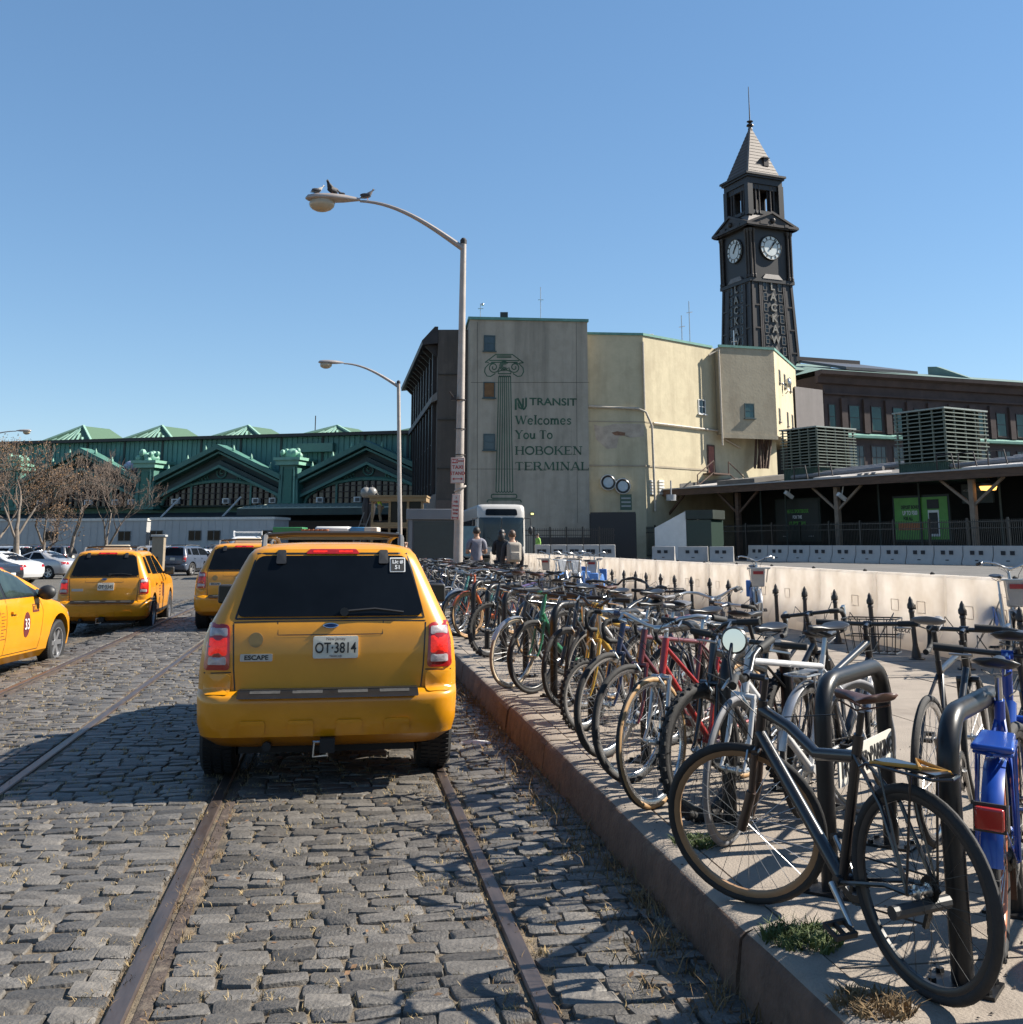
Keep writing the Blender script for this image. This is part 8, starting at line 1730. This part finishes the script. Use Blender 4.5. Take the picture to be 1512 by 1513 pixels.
def person(label, loc, rz, H=1.75, top=None, legs=None, hair=None, arms='down', bend=0.0, sleeve=.5, pack=None, vest=False, hood=False, skin=skin_m, hat=None):
    """faces local +y; one body surface, with clothes and hair over it"""
    t = thing('person', label, 'person', loc, rz); k = H / 1.75
    V = {}; def_ = lambda n, x, y, z: V.__setitem__(n, Vector((x, y, z)) * k)
    def_('pel', 0, 0, .95); def_('waist', 0, 0, 1.1); def_('chest', 0, 0, 1.3); def_('neck0', 0, 0, 1.46); def_('neck1', 0, .012, 1.53); def_('head0', 0, .025, 1.6); def_('head1', 0, .025, 1.68)
    for s_, sx in (('L', -1), ('R', 1)):
        def_('hip' + s_, sx * .095, 0, .9); def_('knee' + s_, sx * .1, .02 + (.08 if sx > 0 else 0) * (bend > 0), .5); def_('ank' + s_, sx * .1, -.01 - (.05 if sx < 0 else 0), .09); def_('toe' + s_, sx * .11, .14, .04)
        def_('sh' + s_, sx * .18, 0, 1.41)
        if arms == 'down': def_('el' + s_, sx * .235, -.03, 1.13); def_('wr' + s_, sx * .24, .05, .89); def_('ha' + s_, sx * .235, .08, .8)
        elif arms == 'phone': def_('el' + s_, sx * .23, .02, 1.14); def_('wr' + s_, sx * .12, .22, 1.2); def_('ha' + s_, sx * .07, .28, 1.24)
        else: def_('el' + s_, sx * .22, .16, 1.22); def_('wr' + s_, sx * .18, .4, 1.3); def_('ha' + s_, sx * .17, .5, 1.33)
    if bend:
        for n in V:
            if V[n].z > .92 * k: q = V[n] - Vector((0, 0, .95 * k)); V[n] = Matrix.Rotation(-bend, 3, 'X') @ q + Vector((0, 0, .95 * k))
    def mk(names, links, radii, nm, m_, grow=0.0, lv=2): return skin_mesh(nm, [V[n] for n in names], [(names.index(a), names.index(b_)) for a, b_ in links], [tuple(x * k + grow for x in r_) if isinstance(r_, tuple) else r_ * k + grow for r_ in radii], m_, lv)
    names = ['pel', 'waist', 'chest', 'neck0', 'neck1', 'head0', 'head1']; links = list(zip(names[:-1], names[1:])); rad_ = [(.15, .1), (.135, .095), (.155, .105), .07, .055, (.075, .092), (.07, .085)]
    rmap = {'hip': .09, 'knee': .06, 'ank': .042, 'toe': .035, 'sh': .062, 'el': .044, 'wr': .032, 'ha': .036}
    for s_ in 'LR':
        for n in ('hip', 'knee', 'ank', 'toe', 'sh', 'el', 'wr', 'ha'): names.append(n + s_); rad_.append(rmap[n])
        links += [('pel', 'hip' + s_), ('hip' + s_, 'knee' + s_), ('knee' + s_, 'ank' + s_), ('ank' + s_, 'toe' + s_), ('neck0', 'sh' + s_), ('sh' + s_, 'el' + s_), ('el' + s_, 'wr' + s_), ('wr' + s_, 'ha' + s_)]
    link('body', mk(names, links, rad_, 'body', skin), None, t)
    # fingers and face
    for s_, sx in (('L', -1), ('R', 1)):
        h, w = V['ha' + s_], V['wr' + s_]; d = (h - w).normalized(); sd_ = d.cross(Vector((0, 1, 0))).normalized() if abs(d.y) < .8 else d.cross(Vector((0, 0, 1))).normalized(); b = B()
        for j, (off, ln) in enumerate(((-.03, .06), (-.01, .075), (.01, .07), (.03, .055))): a = h + sd_ * off * k; b.tube([a, a + d * ln * .6 * k, a + d * ln * k + Vector((0, .012, -.004))], .0095 * k, 6)
        a = w + d * .04 * k - sd_ * .03 * k; b.tube([a, a + d * .03 * k - sd_ * .03 * k, a + d * .06 * k - sd_ * .035 * k], .011 * k, 6); part(t, 'hand', b, skin)
    hc = (V['head0'] + V['head1']) / 2
    b = B(); b.lathe([(.005, .03 * k), (.018 * k, 0), (.014 * k, -.02 * k)], 8, hc + Vector((0, .1 * k, 0))); [b.ball(hc + Vector((sx * .078 * k, 0, -.005)), (.014 * k, .025 * k, .035 * k), 8, 6) for sx in (-1, 1)]; part(t, 'face', b, skin)
    b = B(); [b.ball(hc + Vector((sx * .03 * k, .094 * k, .02 * k)), (.011 * k, .006, .007), 8, 5) for sx in (-1, 1)]; part(t, 'eyes', b, letter_black)
    if hair:
        b = B(); hl = .16 if hood else .11; b.ball(hc + Vector((0, -.014 * k, .035 * k)), (.088 * k, .105 * k, .098 * k), 14, 10); 
        if hood: b.ball(hc + Vector((0, -.05 * k, -.08 * k)), (.1 * k, .08 * k, .15 * k), 12, 8)
        part(t, 'hair', b, hair, deg=80)
    if hat: b = B(); b.ball(hc + Vector((0, 0, .06 * k)), (.098 * k, .12 * k, .075 * k), 14, 8); b.lathe([(.13 * k, 0), (.12 * k, .012)], 16, hc + Vector((0, .02, .05 * k))); part(t, 'helmet', b, hat)
    nm = ['waist', 'pel', 'chest', 'neck0']; lk = [('pel', 'waist'), ('waist', 'chest'), ('chest', 'neck0')]; rd = [(.15, .112), (.165, .118), (.17, .12), .082]
    for s_ in 'LR':
        nm += ['sh' + s_, 'el' + s_]; lk += [('neck0', 'sh' + s_), ('sh' + s_, 'el' + s_)]; rd += [.078, .06]
        if sleeve > .6: nm.append('wr' + s_); lk.append(('el' + s_, 'wr' + s_)); rd.append(.046)
    old = {}
    if sleeve <= .6:
        for s_ in 'LR': old['el' + s_] = V['el' + s_]; V['el' + s_] = lerp(V['sh' + s_], V['el' + s_], .75)
    V['pel'] = V['pel'] + Vector((0, 0, -.06)); link('top', mk(nm, lk, rd, 'top', top), None, t); V['pel'] = V['pel'] + Vector((0, 0, .06))
    for n in old: V[n] = old[n]
    nm = ['pel']; lk = []; rd = [(.16, .112)]
    for s_ in 'LR': nm += ['hip' + s_, 'knee' + s_, 'ank' + s_]; lk += [('pel', 'hip' + s_), ('hip' + s_, 'knee' + s_), ('knee' + s_, 'ank' + s_)]; rd += [.105, .078, .062]
    link('trousers', mk(nm, lk, rd, 'trousers', legs), None, t)
    for s_ in 'LR': b = B(); q = (V['ank' + s_] + V['toe' + s_]) / 2; b.ball((q.x, q.y - .01, .05 * k), (.05 * k, .135 * k, .052 * k), 10, 6); part(t, 'shoe', b, mat('dark_shoe', (.02, .02, .02), rough=.6))
    if pack:
        c = V['chest'] + Vector((0, -.2 * k, -.02)); b = B(); b.box(c.x - .17 * k, c.x + .17 * k, c.y - .11, c.y + .09, c.z - .26 * k, c.z + .2 * k); pk = part(t, 'backpack', b, pack); bevel(pk, .07, 3)
        b = B(); b.box(c.x - .12 * k, c.x + .12 * k, c.y - .15, c.y - .1, c.z - .22 * k, c.z - .02); pp = link('pocket', b.mesh('pocket'), pack, pk); bevel(pp, .03, 2)
        b = B(); [b.tube([V['chest'] + Vector((sx * .1, -.13, .15)), V['chest'] + Vector((sx * .11, 0, .19)), V['chest'] + Vector((sx * .11, .12, .08))], .018, 6) for sx in (-1, 1)]; link('strap', b.mesh('strap'), pack, pk)
    if vest: 
        b = B(); [b.box(V['chest'].x + sx * .09 - .02, V['chest'].x + sx * .09 + .02, -.15, .15, .98 * k, 1.44 * k) for sx in (-1, 1)]
    return t
cl = lambda n, c_: mat('cloth_' + n, c_, rough=.85, var=.15, sc=10, bump=.2, bsc=60)
q = P(704, 850, 27.5); person('man in a grey T-shirt standing with his back to us by the lamp post', (q.x, q.y, WALK_Z), rad(5), 1.8, cl('grey_shirt', (.2, .2, .24)), cl('dark_jeans', (.025, .027, .04)), mat('dark_hair', (.02, .014, .01), rough=.6), arms='phone')
q = P(741, 850, 28.5); person('person in black clothes standing before the bus', (q.x, q.y, WALK_Z), rad(-20), 1.76, cl('black_coat', (.014, .014, .016)), cl('black_trousers', (.015, .015, .018)), mat('black_hair', (.012, .01, .01), rough=.5), sleeve=1, hood=True, arms='phone')
q = P(757, 850, 25.5); person('person with brown hair carrying a beige backpack', (q.x, q.y, WALK_Z), rad(12), 1.7, cl('charcoal_jumper', (.03, .03, .036)), cl('black_trousers', (.015, .015, .018)), mat('brown_hair', (.09, .045, .025), rough=.55), sleeve=1, pack=cl('beige_canvas', (.36, .32, .27)))
q = P(563, 772, 66); person('worker in a lime green shirt leaning over on the timber booth', (q.x - .05, q.y - .4 + .5, zt3), rad(70), 1.8, cl('lime_shirt', (.42, .62, .03)), cl('khaki', (.2, .15, .09)), mat('dark_hair', (.02, .014, .01)), arms='reach', bend=rad(22))
q = P(795, 810, 72); person('worker in a green safety vest behind the black fence', (q.x, q.y, ground_z(q.x, q.y)), rad(120), 1.8, cl('vest_green', (.3, .55, .12)), cl('dark_jeans', (.025, .027, .04)), mat('dark_hair', (.02, .014, .01)), sleeve=1)
q = P(598, 830, 36); person('bald man whose head shows over the right corner of the taxi roof', (q.x, q.y, WALK_Z - .19), rad(-30), 1.72, cl('brown_jacket', (.12, .07, .04)), cl('dark_jeans', (.025, .027, .04)), None, sleeve=1)
# ============================================================ TREES
bark_m = mat('pale_bark', (.2, .165, .135), rough=.9, var=.35, sc=4, bump=.4, bsc=20)
twig_m = mat('brown_twigs', (.15, .112, .088), rough=.9, var=.3, sc=4)
leaf_m = mat('withered_leaves', (.2, .11, .045), rough=.8, var=.5, sc=2, col2=(.32, .17, .04), mix=.56)
def bare_tree(label, u, d, H, spread, seed, leaves=0, lean=0.0, depth=5, trunk_r=.17, tint=None):
    rt_ = random.Random(seed); q = P(u, 830, d); z_ = ground_z(q.x, q.y); t = thing('bare_tree', label, 'tree', (q.x, q.y, z_), 0, 'bare trees by the car park')
    tr = B(); tw = B(); lf = B()
    def grow(p, d_, L_, r_, lev):
        n = 4; pts = [p]; rs_ = [r_]; cur = Vector(p); dd = Vector(d_)
        for i in range(n):
            k_ = .06 if lev == 0 else .16; dd = (dd + Vector((rt_.uniform(-k_, k_), rt_.uniform(-k_, k_), rt_.uniform(-.04, .14)))).normalized(); cur = cur + dd * (L_ / n); pts.append(cur.copy()); rs_.append(lerp(r_, r_ * .6, (i + 1) / n))
        (tr if lev <= 1 else tw).tube(pts, rs_, 8 if lev <= 1 else (5 if lev == 2 else 3), caps=False)
        if lev >= depth:
            for _ in range(leaves):
                c = pts[rt_.randrange(1, 5)] + Vector((rt_.gauss(0, .18), rt_.gauss(0, .18), rt_.gauss(0, .18))); s_ = rt_.uniform(.03, .06); a = Vector((rt_.uniform(-1, 1), rt_.uniform(-1, 1), rt_.uniform(-1, 1))).normalized(); bb = a.orthogonal().normalized(); cc = a.cross(bb); lf.add([c - bb * s_, c + cc * s_ * .6, c + bb * s_, c - cc * s_ * .6], [(0, 1, 2, 3)])
            return
        nb = 3 if lev == 0 else rt_.choice((2, 3, 3) if lev < 5 else (2, 2, 3))
        for k in range(nb):
            f = rt_.uniform(.55, 1.0) if k else 1.0; j = min(3, int(f * 4 - .01)); p0_ = lerp(pts[j], pts[j + 1], f * 4 - j if f < 1 else 1); a = rt_.uniform(0, 6.28); sp = spread * rt_.uniform(.55, 1.1) * (1 if k or lev else .4)
            side = dd.orthogonal().normalized(); side = Matrix.Rotation(a, 3, dd) @ side; nd = (dd + side * sp + Vector((0, 0, .1))).normalized(); grow(p0_, nd, L_ * rt_.uniform(.62, .82), max(.011, rs_[j + 1] * rt_.uniform(.55, .8)), lev + 1)
    grow(Vector((0, 0, -.1)), Vector((lean, 0, 1)).normalized(), H * .34, trunk_r, 0)
    part(t, 'trunk', tr, bark_m, deg=60); o = part(t, 'twigs', tw, twig_m if tint is None else tint, deg=60); o['kind'] = 'stuff'
    if leaves: o = part(t, 'crown', lf, leaf_m, deg=0); o['kind'] = 'stuff'
bare_tree('big tree with brown withered leaves at the left edge', 26, 54, 7.6, 1.05, 4, leaves=2, depth=7, trunk_r=.2)
bare_tree('second brown tree with withered leaves right of the big one', 62, 58, 5.9, 1.1, 9, leaves=2, depth=7, trunk_r=.16)
bare_tree('slim pale tree with upright bare branches before the grey trailer', 101, 62, 7.4, .62, 15, depth=6, trunk_r=.15, lean=.05)
bare_tree('spreading bare tree with forked trunk right of the slim pale tree', 154, 62, 6.2, .9, 23, depth=7, trunk_r=.16)
bare_tree('low bare tree behind the brown trees', -8, 64, 7.0, 1.05, 31, leaves=1, depth=7, trunk_r=.18)
# ============================================================ WEEDS, DRY GRASS, LITTER
rw = random.Random(77)
def blades(b, c, n, h, spread, bent=.5, w=.004):
    for _ in range(n):
        a = rw.uniform(0, 6.28); r_ = spread * math.sqrt(rw.random()); p = Vector((c[0] + r_ * math.cos(a), c[1] + r_ * math.sin(a), c[2])); hh = h * rw.uniform(.4, 1.1); o = Vector((rw.uniform(-1, 1), rw.uniform(-1, 1), 0)) * bent * hh; s_ = Vector((math.cos(a * 3), math.sin(a * 3), 0)) * w
        b.add([p - s_, p + s_, p + o * .4 + Vector((0, 0, hh * .7)) + s_ * .7, p + o * .4 + Vector((0, 0, hh * .7)) - s_ * .7, p + o + Vector((0, 0, hh))], [(0, 1, 2, 3), (3, 2, 4)])
straw = mat('dry_straw', (.42, .31, .15), rough=.9, var=.3, sc=6, col2=(.24, .24, .08), mix=.6)
b = B()
for q, p in [(q, p) for q, p in spots_in if rw.random() < .75]:
    j = rw.choice(((.5, 0), (-.5, 0), (0, .5), (0, -.5))); o = NK * (j[0] * q[2]) + EK * (j[1] * q[3]); c = p + o; z_ = ground_z(c.x, c.y) - .018
    blades(b, (c.x, c.y, z_), rw.randrange(8, 26), .035, .04 if rw.random() < .75 else .09, 1.0, .0022)
o = link('joint_grass', b.mesh('joint_grass', 0), straw); o['kind'] = 'stuff'; o['label'] = 'dry straw coloured grass growing in the joints of the setts'; o['category'] = 'grass'
b = B()
for k in range(900):
    s_ = rw.uniform(3.5, 22); w_ = -abs(rw.gauss(.05, .12)) - .03; c = K(s_, w_); blades(b, (c.x, c.y, -.02), rw.randrange(3, 9), rw.uniform(.04, .13), .05, 1.1, .003)
for sgn, a in ((1, RAILS[2]), (1, RAILS[3])):
    for k in range(260):
        s_ = rw.uniform(3.5, 14); w_ = (a - 1.548) * .9879 + rw.choice((-.06, .13 if a < 0 else -.13, .05)) + rw.gauss(0, .012); c = K(s_, w_); blades(b, (c.x, c.y, -.02), rw.randrange(4, 12), .04, .05, 1.1, .0025)
o = link('kerb_grass', b.mesh('kerb_grass', 0), mat('dead_kerb_grass', (.2, .13, .06), rough=.9, var=.35, sc=8, col2=(.07, .075, .03), mix=.62)); o['kind'] = 'stuff'; o['label'] = 'dead brown grass along the foot of the kerb and rails'; o['category'] = 'grass'
b = B()
for k in range(2600):
    s_ = rw.uniform(3.2, 20); c = K(s_, -abs(rw.gauss(0, .16)) - .02 if k < 1900 else rw.uniform(-2.4, .1)); z_ = rw.uniform(0.0, .018); r_ = rw.uniform(.006, .022); a = rw.uniform(0, 6.3); n_ = Vector((rw.uniform(-.5, .5), rw.uniform(-.5, .5), 1)).normalized(); x_ = n_.orthogonal().normalized(); x_ = Matrix.Rotation(a, 3, n_) @ x_; y_ = n_.cross(x_); p = Vector((c.x, c.y, z_)); b.add([p - x_ * r_, p - y_ * r_ * .5, p + x_ * r_, p + y_ * r_ * .5], [(0, 1, 2, 3)])
o = link('leaf_litter', b.mesh('leaf_litter', 0), mat('leaf_litter', (.16, .09, .045), rough=.9, var=.5, sc=30, col2=(.32, .22, .12), mix=.58)); o['kind'] = 'stuff'; o['label'] = 'dry leaf litter scattered along the kerb'; o['category'] = 'litter'
b = B()
for k in range(900):
    s_ = rw.uniform(3.0, 14); c = K(s_, rw.uniform(.02, 2.5)); r_ = rw.uniform(.003, .011); p = Vector((c.x, c.y, WALK_Z + .004)); a = rw.uniform(0, 6.3); x_ = Vector((math.cos(a), math.sin(a), 0)); y_ = Vector((-x_.y, x_.x, 0)); b.add([p - x_ * r_, p - y_ * r_ * .6, p + x_ * r_, p + y_ * r_ * .6, p + Vector((0, 0, r_ * .6))], [(0, 1, 4), (1, 2, 4), (2, 3, 4), (3, 0, 4)])
o = link('grit', b.mesh('grit', 0), mat('dark_grit', (.05, .04, .035), rough=.9)); o['kind'] = 'stuff'; o['label'] = 'dark grit and crumbs on the pavement'; o['category'] = 'grit'
weed = mat('green_weed', (.075, .11, .025), rough=.7, var=.4, sc=10, col2=(.2, .18, .06), mix=.58)
for (u, v, n, h, sp, lab, m_) in ((1185, 1392, 420, .06, .14, 'green weed tuft on the pavement below the near bicycle wheel', weed), (1028, 1247, 260, .05, .11, 'green weed tuft inside the grey tyre of the white bicycle', weed), (1290, 1490, 300, .05, .12, 'dry brown weed tuft near the bottom edge of the pavement', mat('dead_kerb_grass', (.2, .13, .06))), (760, 1072, 120, .07, .07, 'small green weed at the foot of the kerb right of the taxi', weed)):
    c = G(u, v, WALK_Z if u != 760 else 0); b = B(); blades(b, (c.x, c.y, c.z - .004), int(n * 2.2), h * .9, sp, 1.3, .0032); solo('weed_tuft', b, m_, lab, 'weed', loc=c, deg=0)
c = G(703, 1098, 0); b = B(); b.ball((c.x, c.y, .0), (.14, .07, .022), 12, 6); solo('crumpled_paper', b, mat('white_paper', (.6, .6, .6), rough=.8, bump=.6, bsc=30), 'crumpled white paper on the setts beside the rear wheel', 'paper', loc=c)
